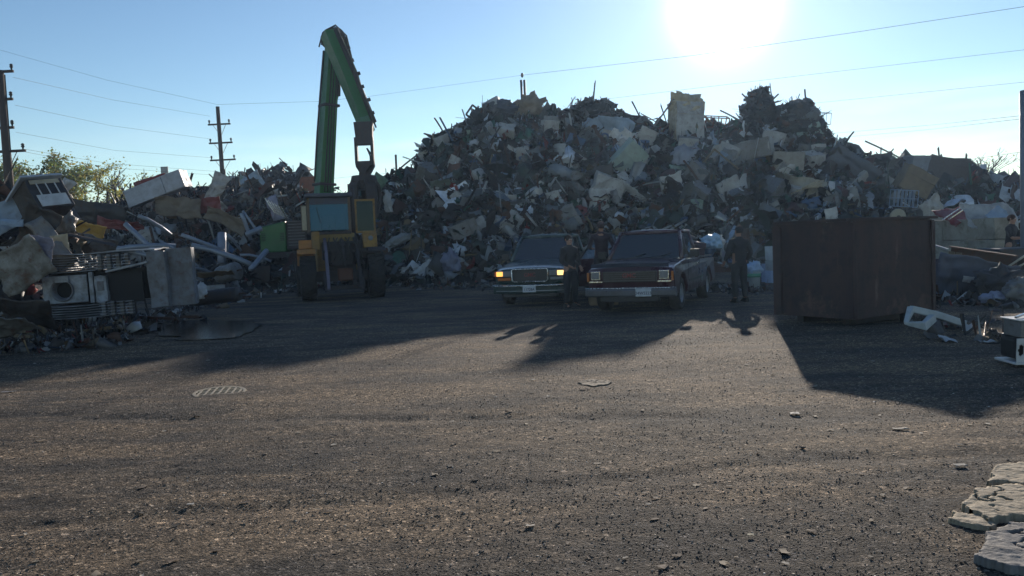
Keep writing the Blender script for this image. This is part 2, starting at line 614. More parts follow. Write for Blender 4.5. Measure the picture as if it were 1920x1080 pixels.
def t_ring(n=12, m=5, rr=0.14):
    V = []; Fq = []
    for i in range(n):
        a = 2 * math.pi * i / n
        for k in range(m):
            b = 2 * math.pi * k / m
            q = 0.5 - rr + rr * math.cos(b)
            V.append((q * math.cos(a), q * math.sin(a), rr * math.sin(b)))
    for i in range(n):
        for k in range(m):
            Fq.append((i * m + k, ((i + 1) % n) * m + k, ((i + 1) % n) * m + (k + 1) % m, i * m + (k + 1) % m))
    return np.array(V), np.array(Fq)


TPL = {'sheet': t_grid(4), 'fold': t_fold(), 'box': t_box(2), 'bar': t_tube(4, 3), 'hose': t_tube(5, 8, 3.5),
       'pipe': t_tube(7, 2), 'angle': t_angle(), 'ring': t_ring(), 'plate': t_box(1)}


def rotmats(n, g, spread=1.0):
    a = g.uniform(0, 2 * math.pi, n); b = g.uniform(-1, 1, n) * math.pi * 0.5 * spread; c = g.uniform(0, 2 * math.pi, n)
    ca, sa, cb, sb, cc, sc = np.cos(a), np.sin(a), np.cos(b), np.sin(b), np.cos(c), np.sin(c)
    z = np.zeros(n); o = np.ones(n)
    Rz = np.stack([ca, -sa, z, sa, ca, z, z, z, o], -1).reshape(n, 3, 3)
    Rx = np.stack([o, z, z, z, cb, -sb, z, sb, cb], -1).reshape(n, 3, 3)
    Rz2 = np.stack([cc, -sc, z, sc, cc, z, z, z, o], -1).reshape(n, 3, 3)
    return Rz @ Rx @ Rz2


def scatter(kind, pos, size, g, cols, amp):
    """instances of one template baked to arrays. size (n,3)"""
    V0, F0 = TPL[kind]
    n = len(pos)
    V = V0[None] + g.normal(0, 1, (n, len(V0), 3)) * amp
    V = V * size[:, None, :]
    V = np.einsum('nij,nkj->nki', rotmats(n, g), V) + pos[:, None, :]
    Fq = F0[None] + (np.arange(n) * len(V0))[:, None, None]
    T = np.repeat(cols, len(V0), axis=0)
    return V.reshape(-1, 3), Fq.reshape(-1, 4), T


PAL_MAIN = [((0.016, 0.016, 0.019), 26), ((0.040, 0.034, 0.032), 14), ((0.035, 0.055, 0.048), 17), ((0.085, 0.085, 0.085), 15),
            ((0.13, 0.145, 0.16), 12), ((0.085, 0.040, 0.028), 6), ((0.30, 0.34, 0.39), 10), ((0.60, 0.65, 0.72), 8),
            ((0.22, 0.17, 0.10), 4), ((0.07, 0.12, 0.22), 4), ((0.22, 0.03, 0.025), 1.6), ((0.04, 0.12, 0.09), 2.5), ((0.10, 0.055, 0.06), 4)]
PAL_LEFT = [((0.022, 0.021, 0.024), 24), ((0.05, 0.04, 0.035), 16), ((0.09, 0.09, 0.095), 15), ((0.20, 0.205, 0.21), 11), ((0.42, 0.44, 0.45), 7),
            ((0.10, 0.045, 0.028), 8), ((0.20, 0.15, 0.09), 5), ((0.20, 0.025, 0.025), 2), ((0.06, 0.09, 0.14), 4)]


def pick(pal, n, g):
    c = np.array([p[0] for p in pal]); w = np.array([p[1] for p in pal], float); w /= w.sum()
    k = g.choice(len(pal), n, p=w)
    return c[k] * g.uniform(0.7, 1.35, (n, 1))


def debris_mat():
    m, nt, b = new_mat('scrap_debris')
    a = N(nt, 'ShaderNodeAttribute', attribute_name='tint')
    tc = N(nt, 'ShaderNodeTexCoord').outputs['Object']
    n1 = noise_node(nt, tc, 2.4, 8, 0.7)
    n2 = noise_node(nt, tc, 7.5, 8, 0.7)
    c1 = mix(nt, ramp(nt, n1.outputs[0], [(0.45, 0), (0.72, 0.4)]).outputs[0], a.outputs[0], (0.045, 0.042, 0.040))
    c2 = mix(nt, ramp(nt, n2.outputs[0], [(0.60, 0), (0.70, 0.45)]).outputs[0], c1, (0.075, 0.036, 0.024))
    nt.links.new(c2, b.inputs['Base Color'])
    rr = ramp(nt, n2.outputs[0], [(0.35, 0.38), (0.65, 0.8)])
    nt.links.new(rr.outputs[0], b.inputs['Roughness'])
    b.inputs['Metallic'].default_value = 0.25
    bump(nt, b, n2.outputs[0], 0.4, 0.03)
    return m


DEB = debris_mat()


def heap(name, label, md, step, n_small, n_mid, n_big, pal, seed, mix_=None, zlo=-0.25, zhi=0.35, ymax=None):
    g = np.random.default_rng(seed)
    xs = np.arange(md['x0'], md['x1'] + step, step); ys = np.arange(md['y0'], md['y1'] + step, step)
    X, Y = np.meshgrid(xs, ys)
    Z = md['h'](X, Y); Z = np.where(Z <= 0.02, -0.4, Z)
    idx = np.arange(X.size).reshape(X.shape)
    VV = [np.stack([X, Y, Z], -1).reshape(-1, 3)]
    FF = [np.stack([idx[:-1, :-1], idx[:-1, 1:], idx[1:, 1:], idx[1:, :-1]], -1).reshape(-1, 4)]
    TT = [pick(pal[:3], X.size, g)]
    off = X.size
    ymax = ymax or md['Yr'] + 2.0
    mix_ = mix_ or dict(sheet=0.35, fold=0.22, box=0.15, bar=0.07, hose=0.09, pipe=0.04, angle=0.04, ring=0.04)
    for n, lo, hi in ((n_small, 0.08, 0.28), (n_mid, 0.25, 0.6), (n_big, 0.5, 1.15)):
        for kind, share in mix_.items():
            k = int(n * share)
            if not k:
                continue
            x = g.uniform(md['x0'], md['x1'], k * 3); y = g.uniform(md['y0'], ymax, k * 3)
            z = md['h'](x, y)
            # the slope carries more surface than its plan shows
            ok = np.where(z > 0.12)[0][:k]
            x, y, z = x[ok], y[ok], z[ok]
            k = len(x)
            s = np.exp(g.uniform(math.log(lo), math.log(hi), k))
            pos = np.stack([x, y, z + g.uniform(zlo, zhi, k) * np.minimum(s * 1.6, 1.0)], -1)
            if kind in ('sheet', 'fold'):
                sz = np.stack([s * g.uniform(0.8, 1.8, k), s * g.uniform(0.5, 1.2, k), s * 0.9], -1); amp = np.array([0.07, 0.07, 0.14])
            elif kind == 'box':
                sz = np.stack([s * g.uniform(0.5, 1.2, k), s * g.uniform(0.4, 1.0, k), s * g.uniform(0.2, 0.7, k)], -1); amp = 0.12
            elif kind in ('bar', 'pipe', 'angle'):
                th = g.uniform(0.012, 0.05, k) * (1 + s)
                sz = np.stack([th, th, s * g.uniform(1.5, 3.5, k)], -1); amp = np.array([0.3, 0.3, 0.02])
            elif kind == 'hose':
                th = g.uniform(0.012, 0.035, k)
                sz = np.stack([th * 6, th * 3, s * g.uniform(1.2, 2.4, k)], -1); amp = np.array([0.25, 0.5, 0.02])
            else:
                sz = np.stack([s, s, s], -1) * 0.8; amp = 0.03
            v, f, t = scatter(kind, pos, sz, g, pick(pal, k, g), amp)
            VV.append(v); FF.append(f + off); TT.append(t); off += len(v)
    o = quad_mesh(name, np.concatenate(VV), np.concatenate(FF), DEB, tint=np.concatenate(TT))
    return tag(o, label, 'scrap heap', kind='stuff')


heap('scrap_heap', 'tall heap of tangled mixed scrap metal behind the two pickups', main, 0.45, 26000, 11000, 2300, PAL_MAIN, 1)
heap('scrap_heap', 'lower dark heap of pipes, sheet and timber left of the yellow loader', leftm, 0.45, 11000, 5000, 380, PAL_LEFT, 2,
     dict(sheet=0.2, fold=0.14, box=0.14, bar=0.2, hose=0.05, pipe=0.17, angle=0.08, ring=0.02))
heap('scrap_heap', 'distant dark heap whose top shows left of the green boom', backm, 0.6, 2600, 2200, 260, PAL_LEFT[:6], 3,
     dict(sheet=0.22, fold=0.14, box=0.16, bar=0.24, pipe=0.12, angle=0.12))
heap('scrap_heap', 'near heap of broken cabinets and sheet at the left edge', nearm, 0.25, 3000, 1000, 90, PAL_LEFT, 4,
     dict(sheet=0.3, fold=0.2, box=0.3, bar=0.12, angle=0.08), zhi=0.25)


# spill of small bits along the toes of the heaps and round the yard's edges
def spill(name, label, areas, pal, seed, sizes=(0.05, 0.28)):
    g = np.random.default_rng(seed)
    VV, FF, TT = [], [], []; off = 0
    for (pxa, pya, pxb, pyb, spread, n) in areas:
        a = G(pxa, pya); b = G(pxb, pyb)
        for kind, share in dict(sheet=0.35, fold=0.2, box=0.2, bar=0.15, angle=0.1).items():
            k = int(n * share)
            t = g.uniform(0, 1, k)
            x = a.x + (b.x - a.x) * t + g.normal(0, spread, k); y = a.y + (b.y - a.y) * t + g.normal(0, spread, k)
            s = np.exp(g.uniform(math.log(sizes[0]), math.log(sizes[1]), k))
            pos = np.stack([x, y, ground_z(x, y) + s * 0.12], -1)
            if kind in ('sheet', 'fold'):
                sz = np.stack([s * 1.3, s * 0.8, s * 0.7], -1); amp = np.array([0.05, 0.05, 0.12])
            elif kind == 'box':
                sz = np.stack([s, s * 0.7, s * 0.5], -1); amp = 0.1
            else:
                sz = np.stack([0.03 + 0 * s, 0.03 + 0 * s, s * 3], -1); amp = np.array([0.3, 0.3, 0.02])
            V0, F0 = TPL[kind]
            v, f, tt = scatter(kind, pos, sz, g, pick(pal, k, g), amp)
            VV.append(v); FF.append(f + off); TT.append(tt); off += len(v)
    o = quad_mesh(name, np.concatenate(VV), np.concatenate(FF), DEB, tint=np.concatenate(TT))
    return tag(o, label, 'litter', kind='stuff')


spill('scrap_litter', 'small broken scrap strewn along the foot of the heaps',
      [(430, 556, 700, 530, 0.9, 260), (740, 530, 940, 540, 1.0, 420), (0, 660, 180, 640, 0.5, 420), (60, 640, 260, 622, 0.3, 260), (330, 585, 440, 562, 0.4, 240),
       (1750, 556, 1925, 572, 0.7, 300), (1340, 545, 1460, 545, 0.8, 200), (1750, 600, 1880, 640, 0.4, 60)], PAL_LEFT, 9)

# ------------------------------------------------------------------ gravel and litter on the yard
def build_gravel():
    g = np.random.default_rng(21)
    V0, F0 = t_box(1)
    n = 120000
    # denser near the camera, where single stones can be seen
    y = 3.0 + 13 * g.random(n) ** 1.5
    x = g.uniform(-1, 1, n) * (y * 0.68 + 0.4)
    dens = fbm(x * 0.5, y, 1.3, 3, 31)
    keep = dens * 1.2 + g.uniform(-0.5, 0.5, n) > -0.05
    x, y = x[keep], y[keep]; n = len(x)
    s = np.exp(math.log(0.0035) + (math.log(0.011) - math.log(0.0035)) * g.random(n) ** 1.7) * (0.75 + 0.03 * y)
    pos = np.stack([x, y, ground_z(x, y) + s * 0.06], -1)
    sz = np.stack([s * g.uniform(0.8, 1.5, n), s * g.uniform(0.7, 1.2, n), s * g.uniform(0.3, 0.55, n)], -1)
    pal = [((0.05, 0.048, 0.046), 16), ((0.09, 0.082, 0.075), 30), ((0.16, 0.14, 0.12), 32), ((0.30, 0.27, 0.23), 14), ((0.11, 0.07, 0.05), 6), ((0.55, 0.53, 0.5), 1.2)]
    TPL['stone'] = (V0, F0)
    v, f, t = scatter('stone', pos, sz, g, pick(pal, n, g), 0.16)
    # thin flakes and twigs
    k = 420
    y = 3.2 + 12 * g.random(k) ** 1.5; x = g.uniform(-1, 1, k) * (y * 0.66)
    s = np.exp(g.uniform(math.log(0.012), math.log(0.04), k))
    TPL['flake'] = t_grid(2)
    Vf, Ff = TPL['flake']
    P = np.stack([x, y, ground_z(x, y) + 0.008], -1)
    VV = Vf[None] + g.normal(0, 1, (k, len(Vf), 3)) * np.array([0.12, 0.12, 0.1])
    VV = VV * np.stack([s * 1.6, s, s], -1)[:, None]
    a = g.uniform(0, 6.28, k); ca, sa = np.cos(a), np.sin(a); z0 = np.zeros(k)
    Rz = np.stack([ca, -sa, z0, sa, ca, z0, z0, z0, z0 + 1], -1).reshape(k, 3, 3)
    VV = np.einsum('nij,nkj->nki', Rz, VV) + P[:, None]
    FF = Ff[None] + (np.arange(k) * len(Vf))[:, None, None]
    pal2 = [((0.20, 0.16, 0.11), 4), ((0.10, 0.07, 0.05), 4), ((0.33, 0.30, 0.25), 2), ((0.04, 0.035, 0.03), 3)]
    T2 = np.repeat(pick(pal2, k, g), len(Vf), axis=0)
    m, nt, b = new_mat('gravel')
    at_ = N(nt, 'ShaderNodeAttribute', attribute_name='tint')
    nt.links.new(at_.outputs[0], b.inputs['Base Color']); b.inputs['Roughness'].default_value = 0.85
    o = quad_mesh('gravel', np.concatenate([v, VV.reshape(-1, 3)]), np.concatenate([f, FF.reshape(-1, 4) + len(v)]), m, tint=np.concatenate([t, T2]))
    tag(o, 'loose grey gravel and small flakes over the dirt yard', 'gravel', kind='stuff')


build_gravel()

M_CONC = paint('concrete', (0.42, 0.34, 0.23), 0.9, 0, 0.55, 0.1, 6, 0.6, rustc=(0.12, 0.10, 0.07))
M_DIRTC = paint('buried_concrete', (0.19, 0.155, 0.11), 0.95, 0, 0.7, 0.1, 5, 0.4, rustc=(0.12, 0.10, 0.07))
M_CONCG = paint('grey_concrete', (0.22, 0.21, 0.20), 0.9, 0, 0.5, 0.1, 8, 0.6, rustc=(0.1, 0.09, 0.08))


def slab(name, label, pix, h, mat_, seed, group=None, res=0.009, cat='concrete slab', tilt=0.0):
    P = [G(px, py) for px, py in pix]
    poly = np.array([(p.x, p.y) for p in P])
    xs = np.arange(poly[:, 0].min() - res, poly[:, 0].max() + 2 * res, res); ys = np.arange(poly[:, 1].min() - res, poly[:, 1].max() + 2 * res, res)
    X, Y = np.meshgrid(xs, ys)
    wx = X + 0.06 * fbm(X, Y, 8, 5, seed); wy = Y + 0.06 * fbm(X, Y, 8, 5, seed + 5)
    ins = np.zeros(X.shape, bool); dist = np.full(X.shape, 9.0)
    n = len(poly)
    for i in range(n):
        x0, y0 = poly[i]; x1, y1 = poly[(i + 1) % n]
        c = ((y0 > wy) != (y1 > wy)) & (wx < (x1 - x0) * (wy - y0) / (y1 - y0 + 1e-9) + x0)
        ins ^= c
        dx, dy = x1 - x0, y1 - y0
        t = np.clip(((wx - x0) * dx + (wy - y0) * dy) / (dx * dx + dy * dy), 0, 1)
        dist = np.minimum(dist, np.hypot(wx - x0 - t * dx, wy - y0 - t * dy))
    dd = np.where(ins, dist, 0)
    z = 0.5 * h * (dd > 0) - 0.7 * h * (np.abs(fbm(X, Y, 2.6, 4, seed + 9)) < 0.018) * (dd > 0) + (0.006 * fbm(X, Y, 4, 3, seed) + 0.006 * fbm(X, Y, 34, 4, seed)) * (dd > 0) + tilt * (Y - poly[:, 1].min())*(dd > 0)
    Z = ground_z(X, Y) * 0.5 + z - 0.03 * (dd <= 0)
    keep = np.zeros(X.shape, bool)
    k = dd > 0
    keep[:-1, :-1] = k[:-1, :-1] | k[1:, :-1] | k[:-1, 1:] | k[1:, 1:]
    o = grid_mesh(name, X, Y, Z, mat_, mask=keep, smooth=False)
    return tag(o, label, cat, group)


slab('concrete_slab', 'large pale broken concrete slab at the right edge of the yard', [(1800, 950), (1822, 925), (1900, 915), (1990, 935), (1990, 985), (1900, 975), (1862, 985), (1836, 968)], 0.07, M_CONC, 1)
slab('concrete_slab', 'thin pale concrete slab farthest back in the broken patch', [(1850, 905), (1866, 880), (1925, 872), (2000, 885), (2000, 925), (1930, 915), (1890, 905)], 0.045, M_CONC, 12)
slab('concrete_slab', 'small pointed concrete piece left of the large broken slab', [(1778, 975), (1790, 962), (1830, 966), (1866, 985), (1858, 992), (1800, 985)], 0.04, M_CONC, 23)
slab('concrete_slab', 'rough grey concrete lump at the bottom right corner', [(1815, 1045), (1860, 1010), (1900, 990), (1990, 1000), (1990, 1075), (1900, 1075), (1840, 1062)], 0.07, M_CONCG, 34)
slab('concrete_slab', 'oval buff concrete patch lying in the open yard', [(1086, 717), (1097, 712), (1115, 710), (1135, 711), (1146, 715), (1138, 720), (1118, 723), (1098, 722)], 0.006, M_DIRTC, 56)


def paper(px, py, w, d, label, c=(0.62, 0.6, 0.55), seed=1, name='paper_scrap'):
    p = G(px, py); w *= 0.55; d *= 0.5; c = tuple(v * 0.7 for v in c)
    g = np.random.default_rng(seed)
    V, Fq = t_grid(4)
    V = (V + g.normal(0, 1, V.shape) * np.array([0.03, 0.03, 0.05])) * np.array([w, d, min(w, d)])
    top = V + np.array([0, 0, 0.004]); n = len(V)
    Va = np.concatenate([V, top]); Fa = np.concatenate([Fq[:, ::-1], Fq + n])
    Va = Va + np.array([p.x, p.y, float(ground_z(p.x, p.y)) + 0.012])
    o = quad_mesh(name, Va, Fa, plain('paper_%.2f_%.2f' % (c[0], c[2]), c, 0.8))
    return tag(o, label, 'litter')


paper(357, 950, 0.08, 0.06, 'small white paper scrap lying alone in the left foreground', seed=1)
paper(1490, 772, 0.16, 0.13, 'white crumpled sheet beside the left corner of the bin shadow', seed=2)
paper(1688, 803, 0.22, 0.10, 'pale flat rag just below the shadow of the steel bin', (0.4, 0.36, 0.3), 3)
paper(1000, 711, 0.08, 0.07, 'tiny white scrap at the tip of the pointed shadow', seed=4)
paper(1408, 1006, 0.06, 0.05, 'small yellowish flake in the foreground right of the middle', (0.35, 0.33, 0.22), 5)
paper(1120, 870, 0.10, 0.06, 'crumpled tan scrap in the middle foreground', (0.30, 0.24, 0.18), 6)
paper(15, 735, 0.3, 0.12, 'pale flattened rag at the left edge of the yard', (0.4, 0.39, 0.38), 7)
paper(1800, 872, 0.14, 0.10, 'whitish crushed scrap above the broken concrete', (0.42, 0.40, 0.36), 8)


# drain grate half buried in dirt
def drain():
    c = G(412, 737)
    t = thing('drain_grate', 'pale round drain grate half buried in the left of the yard', 'drain grate', (c.x, c.y, float(ground_z(c.x, c.y)) - 0.004), (R(3.4), R(1), R(8)))
    mb = MB()
    r0 = 0.30
    mb.lathe([(r0, -0.03), (r0, 0.012), (r0 - 0.035, 0.012), (r0 - 0.035, -0.03)], 28)
    for k in range(-3, 4):
        y = k * 0.075
        w = math.sqrt(max(0.0, (r0 - 0.03) ** 2 - y * y))
        mb.box((0, y, 0), (2 * w, 0.022, 0.02))
        mb.box((y, 0, 0.001), (0.022, 2 * w, 0.02))
    mb.build('grating', paint('grate_iron', (0.42, 0.35, 0.25), 0.7, 0, 0.3, 0.1, 8, 0.3), t)
    m2 = MB(); m2.lathe([(0.0, -0.026), (r0 - 0.04, -0.026)], 24)
    m2.build('pit', plain('pit_black', (0.01, 0.01, 0.01), 0.9), t)


drain()


# puddle
def puddle():
    P = [(300, 622), (318, 606), (352, 604), (396, 600), (440, 602), (486, 604), (500, 610), (470, 622), (440, 634), (372, 637), (330, 640)]
    W = [G(*p) for p in P]
    W2 = []
    n = len(W)
    for i in range(n):
        a, b = W[i], W[(i + 1) % n]
        for k in range(4):
            q = a.lerp(b, k / 4)
            W2.append((q.x + 0.5 * float(vnoise(q.x, q.y, 3)), q.y + 0.8 * float(vnoise(q.x, q.y, 2.2, 4)), 0.03))
    mb = MB(); c = sum((Vector(w) for w in W2), Vector()) / len(W2)
    k = len(W2)
    mb.add([tuple(c)] + W2, [(0, i + 1, (i + 1) % k + 1) for i in range(k)])
    m, nt, b = new_mat('puddle_water')
    b.inputs['Base Color'].default_value = (0.02, 0.02, 0.018, 1)
    b.inputs['Roughness'].default_value = 0.03
    b.inputs['Specular IOR Level'].default_value = 0.8
    tc = N(nt, 'ShaderNodeTexCoord').outputs['Object']
    n1 = noise_node(nt, tc, 3, 3, 0.5)
    bump(nt, b, noise_node(nt, tc, 9, 4, 0.6).outputs[0], 0.35, 0.02)
    tag(mb.build('puddle', m), kind='structure')


puddle()


# ------------------------------------------------------------------ scrap pieces built singly
def jitter(me_obj, amp, scale, seed=0):
    off = Vector((seed * 3.7, seed * 1.3, seed * 7.1))
    for v in me_obj.data.vertices:
        nv = mnoise.noise_vector(v.co * scale + off)
        nv2 = mnoise.noise_vector(v.co * scale * 2.7 + off)
        v.co += nv * amp + nv2 * amp * 0.4


def subbox(mb, c, s, n=4, M=None):
    V, Fq = BOXN[n]
    c = Vector(c)
    vs = []
    for p in V:
        q = Vector((p[0] * s[0], p[1] * s[1], p[2] * s[2]))
        if M: q = M @ q
        vs.append(q + c)
    mb.add(vs, [tuple(f) for f in Fq])
    return mb


BOXN = {n: t_box(n) for n in (3, 4, 6)}
WHITE = paint('white_enamel', (0.62, 0.64, 0.65), 0.45, 0, 0.45, 0.22, 2.2)
DULLWHITE = paint('dull_white', (0.42, 0.43, 0.43), 0.55, 0, 0.55, 0.3, 2.6)
CREAM = paint('cream_paint', (0.48, 0.42, 0.30), 0.55, 0, 0.5, 0.3, 2.6)
GREYM = paint('grey_steel', (0.20, 0.205, 0.21), 0.5, 0.3, 0.45, 0.35, 3)
DARKM = paint('dark_steel', (0.045, 0.045, 0.05), 0.5, 0.3, 0.45, 0.3, 3)
BROWN = paint('rusty_steel', (0.085, 0.045, 0.032), 0.8, 0.1, 0.5, 0.6, 3)
GALV = paint('galvanised', (0.42, 0.44, 0.46), 0.38, 0.6, 0.35, 0.15, 3)
BLUE = paint('faded_blue', (0.07, 0.14, 0.27), 0.55, 0, 0.4, 0.2, 3)
PALEBLUE = paint('pale_blue', (0.26, 0.36, 0.50), 0.5, 0, 0.35, 0.15, 3)
GREEN = paint('faded_green', (0.10, 0.21, 0.15), 0.55, 0, 0.5, 0.2, 3)
PALEGREEN = paint('pale_green', (0.32, 0.42, 0.38), 0.5, 0, 0.45, 0.2, 2)
RED = paint('faded_red', (0.17, 0.022, 0.025), 0.5, 0, 0.35, 0.15, 3)
TAN = paint('tan_board', (0.19, 0.145, 0.09), 0.8, 0, 0.5, 0.2, 3)
YELLOWS = paint('ochre_sheet', (0.48, 0.30, 0.06), 0.6, 0, 0.3, 0.15, 3)
BLACK = plain('black_void', (0.012, 0.012, 0.013), 0.8)
RUBBER = paint('rubber', (0.022, 0.021, 0.021), 0.8, 0, 0.45, 0.0, 5, 0.5)
CHROME = paint('chrome', (0.62, 0.64, 0.66), 0.16, 1.0, 0.25, 0.06, 6, 0.05)
WOOD = paint('old_timber', (0.26, 0.19, 0.12), 0.85, 0, 0.5, 0.1, 4, 0.4)
COLS = dict(white=WHITE, dull=DULLWHITE, cream=CREAM, grey=GREYM, dark=DARKM, brown=BROWN, galv=GALV, blue=BLUE, paleblue=PALEBLUE,
            green=GREEN, palegreen=PALEGREEN, red=RED, tan=TAN, yellow=YELLOWS, black=BLACK)


def cabinet(name, label, cat, p, rot, size, m, dent=0.05, seed=0, door=None, handle=True, group=None, split=0.32):
    """a dented steel cabinet (fridge, cooker, water tank casing): body, doors, handles"""
    t = thing(name, label, cat, p, rot, group)
    w, d, h = size
    mb = MB(); subbox(mb, (0, 0, 0), (w, d, h), 6)
    o = mb.build('cabinet_body', m, t, bevel=0.012)
    jitter(o, dent, 1.6 / max(w, h) * 1.5, seed)
    dm = door or m
    for k, (z0, z1) in enumerate(((-h / 2, h / 2 - split * h), (h / 2 - split * h, h / 2))):
        q = MB(); subbox(q, (0, -d / 2 - 0.03, (z0 + z1) / 2), (w * 0.99, 0.06, (z1 - z0) * 0.97), 4)
        od = q.build('door', dm, t, bevel=0.015); jitter(od, dent * 0.5, 2.2 / max(w, h), seed + k)
        if handle:
            hb = MB(); zc = z1 - 0.12 * h if k == 0 else z0 + 0.1 * h
            hb.tube([(w * 0.40, -d / 2 - 0.05, zc - 0.09 * h), (w * 0.40, -d / 2 - 0.11, zc - 0.07 * h), (w * 0.40, -d / 2 - 0.11, zc + 0.07 * h), (w * 0.40, -d / 2 - 0.05, zc + 0.09 * h)], 0.014, 6)
            hb.build('handle', CHROME, od)
    return t


def washer(name, label, p, rot, size, m, seed=0, group=None, cat='washing machine', r=0.2):
    t = thing(name, label, cat, p, rot, group)
    w, d, h = size
    mb = MB(); subbox(mb, (0, 0, 0), (w, d, h), 4)
    o = mb.build('cabinet_body', m, t, bevel=0.01); jitter(o, 0.025, 2.5, seed)
    M = Matrix.Translation((0, -d / 2 - 0.01, -0.03 * h)) @ Matrix.Rotation(R(90), 4, 'X')
    q = MB(); q.lathe([(r, -0.02), (r + 0.03, 0.01), (r + 0.01, 0.035), (r - 0.03, 0.035), (r - 0.045, 0.0)], 24, M)
    ring = q.build('door_ring', GALV, t, smooth=True)
    q = MB(); q.lathe([(0.0, 0.004), (r * 0.5, 0.006), (r - 0.03, 0.002)], 20, M); q.build('glass', BLACK, ring, smooth=True)
    q = MB(); q.box((0, -d / 2 - 0.012, h * 0.42), (w * 0.94, 0.03, h * 0.12)); q.build('control_panel', DULLWHITE, t, bevel=0.004)
    q = MB(); q.tube([(w * 0.3, -d / 2 - 0.02, h * 0.42), (w * 0.3, -d / 2 - 0.06, h * 0.42)], 0.03, 10); q.build('knob', DARKM, t)
    return t


def sheet(name, label, p, rot, w, h, m, curl=0.25, seed=0, group=None, cat='metal sheet', th=0.012):
    n = 17
    g = np.linspace(-0.5, 0.5, n)
    X, Z = np.meshgrid(g * w, g * h)
    s = max(w, h)
    Yd = curl * s * (np.sin(X / w * 2.4 + seed) * np.cos(Z / h * 1.9 + seed * 2) * 0.3 + 0.35 * fbm(X / s, Z / s, 3.1, 3, seed)) + s * (0.05 + 0.12 * curl) * np.abs(fbm(X / s, Z / s, 5.5, 3, seed + 11)) + s * 0.045 * fbm(X / s, Z / s, 13, 2, seed + 17)
    X = X + (0.05 + 0.10 * curl) * s * fbm(X / s, Z / s, 3.5, 3, seed + 3); Z = Z + (0.05 + 0.10 * curl) * s * fbm(X / s, Z / s, 3.5, 3, seed + 6)
    V1 = np.stack([X, Yd, Z], -1).reshape(-1, 3); V2 = V1 + np.array([0, th, 0])
    idx = np.arange(n * n).reshape(n, n)
    q = np.stack([idx[:-1, :-1], idx[:-1, 1:], idx[1:, 1:], idx[1:, :-1]], -1).reshape(-1, 4)
    loop = list(idx[0, :]) + list(idx[1:, -1]) + list(idx[-1, -2::-1]) + list(idx[-2:0:-1, 0])
    rim = np.array([(loop[i], loop[(i + 1) % len(loop)], loop[(i + 1) % len(loop)] + n * n, loop[i] + n * n) for i in range(len(loop))])
    o = quad_mesh(name, np.concatenate([V1, V2]), np.concatenate([q, q[:, ::-1] + n * n, rim[:, ::-1]]), m)
    o.location = p; o.rotation_euler = rot
    return tag(o, label, cat, group)


def bag(name, label, p, size, m, seed=0, cat='bag', group=None, amp=0.22, rot=(0, 0, 0)):
    bm = bmesh.new(); bmesh.ops.create_icosphere(bm, subdivisions=4, radius=0.5)
    off = Vector((seed * 5.1, seed * 2.2, 0))
    for v in bm.verts:
        d = v.co.normalized()
        k = 1 + amp * mnoise.noise(d * 2.1 + off) * 1.6 + amp * 0.6 * abs(mnoise.noise(d * 6 + off)) * 2
        v.co = Vector((v.co.x * size[0], v.co.y * size[1], v.co.z * size[2])) * k
        if v.co.z < -size[2] * 0.42: v.co.z = -size[2] * 0.42
    me = bpy.data.meshes.new(name); bm.to_mesh(me); bm.free()
    me.materials.append(m)
    me.polygons.foreach_set('use_smooth', [True] * len(me.polygons))
    o = bpy.data.objects.new(name, me); col.objects.link(o); o.location = p; o.rotation_euler = rot
    return tag(o, label, cat, group)


def pole_piece(name, label, a, b, r, m, cat='pipe', seg=10, sag=0.0, group=None, hollow=True):
    a = Vector(a); b = Vector(b); c = (a + b) / 2
    mid = Vector((0, 0, sag))
    mb = MB()
    pts = [a - c, (a - c) * 0.4 + mid * 0.8, (b - c) * 0.4 + mid * 0.8, b - c]
    mb.tube(pts, r, seg)
    o = mb.build(name, m, smooth=seg > 6); o.location = c
    return tag(o, label, cat, group)


def rack(name, label, p, rot, w, h, d, nx, nz, r, m, cat='rack', group=None):
    mb = MB()
    for y in (-d / 2, d / 2):
        for i in range(nx + 1):
            x = -w / 2 + w * i / nx
            mb.tube([(x, y, -h / 2), (x, y, h / 2)], r, 5)
        for k in range(nz + 1):
            z = -h / 2 + h * k / nz
            mb.tube([(-w / 2, y, z), (w / 2, y, z)], r, 5)
    for x in (-w / 2, w / 2):
        for z in (-h / 2, h / 2):
            mb.tube([(x, -d / 2, z), (x, d / 2, z)], r, 5)
    o = mb.build(name, m); o.location = p; o.rotation_euler = rot
    return tag(o, label, cat, group)


def drumtank(name, label, p, rot, r, h, m, cat='water heater', seed=0, group=None):
    t = thing(name, label, cat, p, rot, group)
    mb = MB()
    prof = [(0, -h / 2), (r * 0.9, -h / 2), (r, -h / 2 + 0.03)]
    for k in range(1, 8):
        z = -h / 2 + h * k / 8
        prof.append((r * (1.02 if k in (2, 6) else 1), z))
    prof += [(r, h / 2 - 0.03), (r * 0.9, h / 2), (0, h / 2)]
    mb.lathe(prof, 20); o = mb.build('tank', m, t, smooth=True); jitter(o, 0.05 * r * 2, 2.0 / h, seed)
    q = MB(); q.tube([(0, 0, h / 2 - 0.02), (0, 0, h / 2 + 0.12), (0.08, 0, h / 2 + 0.16)], 0.025, 8); q.build('pipe_stub', BROWN, t, smooth=True)
    return t


# named pieces on the great heap, seen through pixels of the photograph, sized in metres there
def on(px, py, wpx, lift=0.35):
    p = surf(px, py, lift)
    return p, wpx * p.y / F


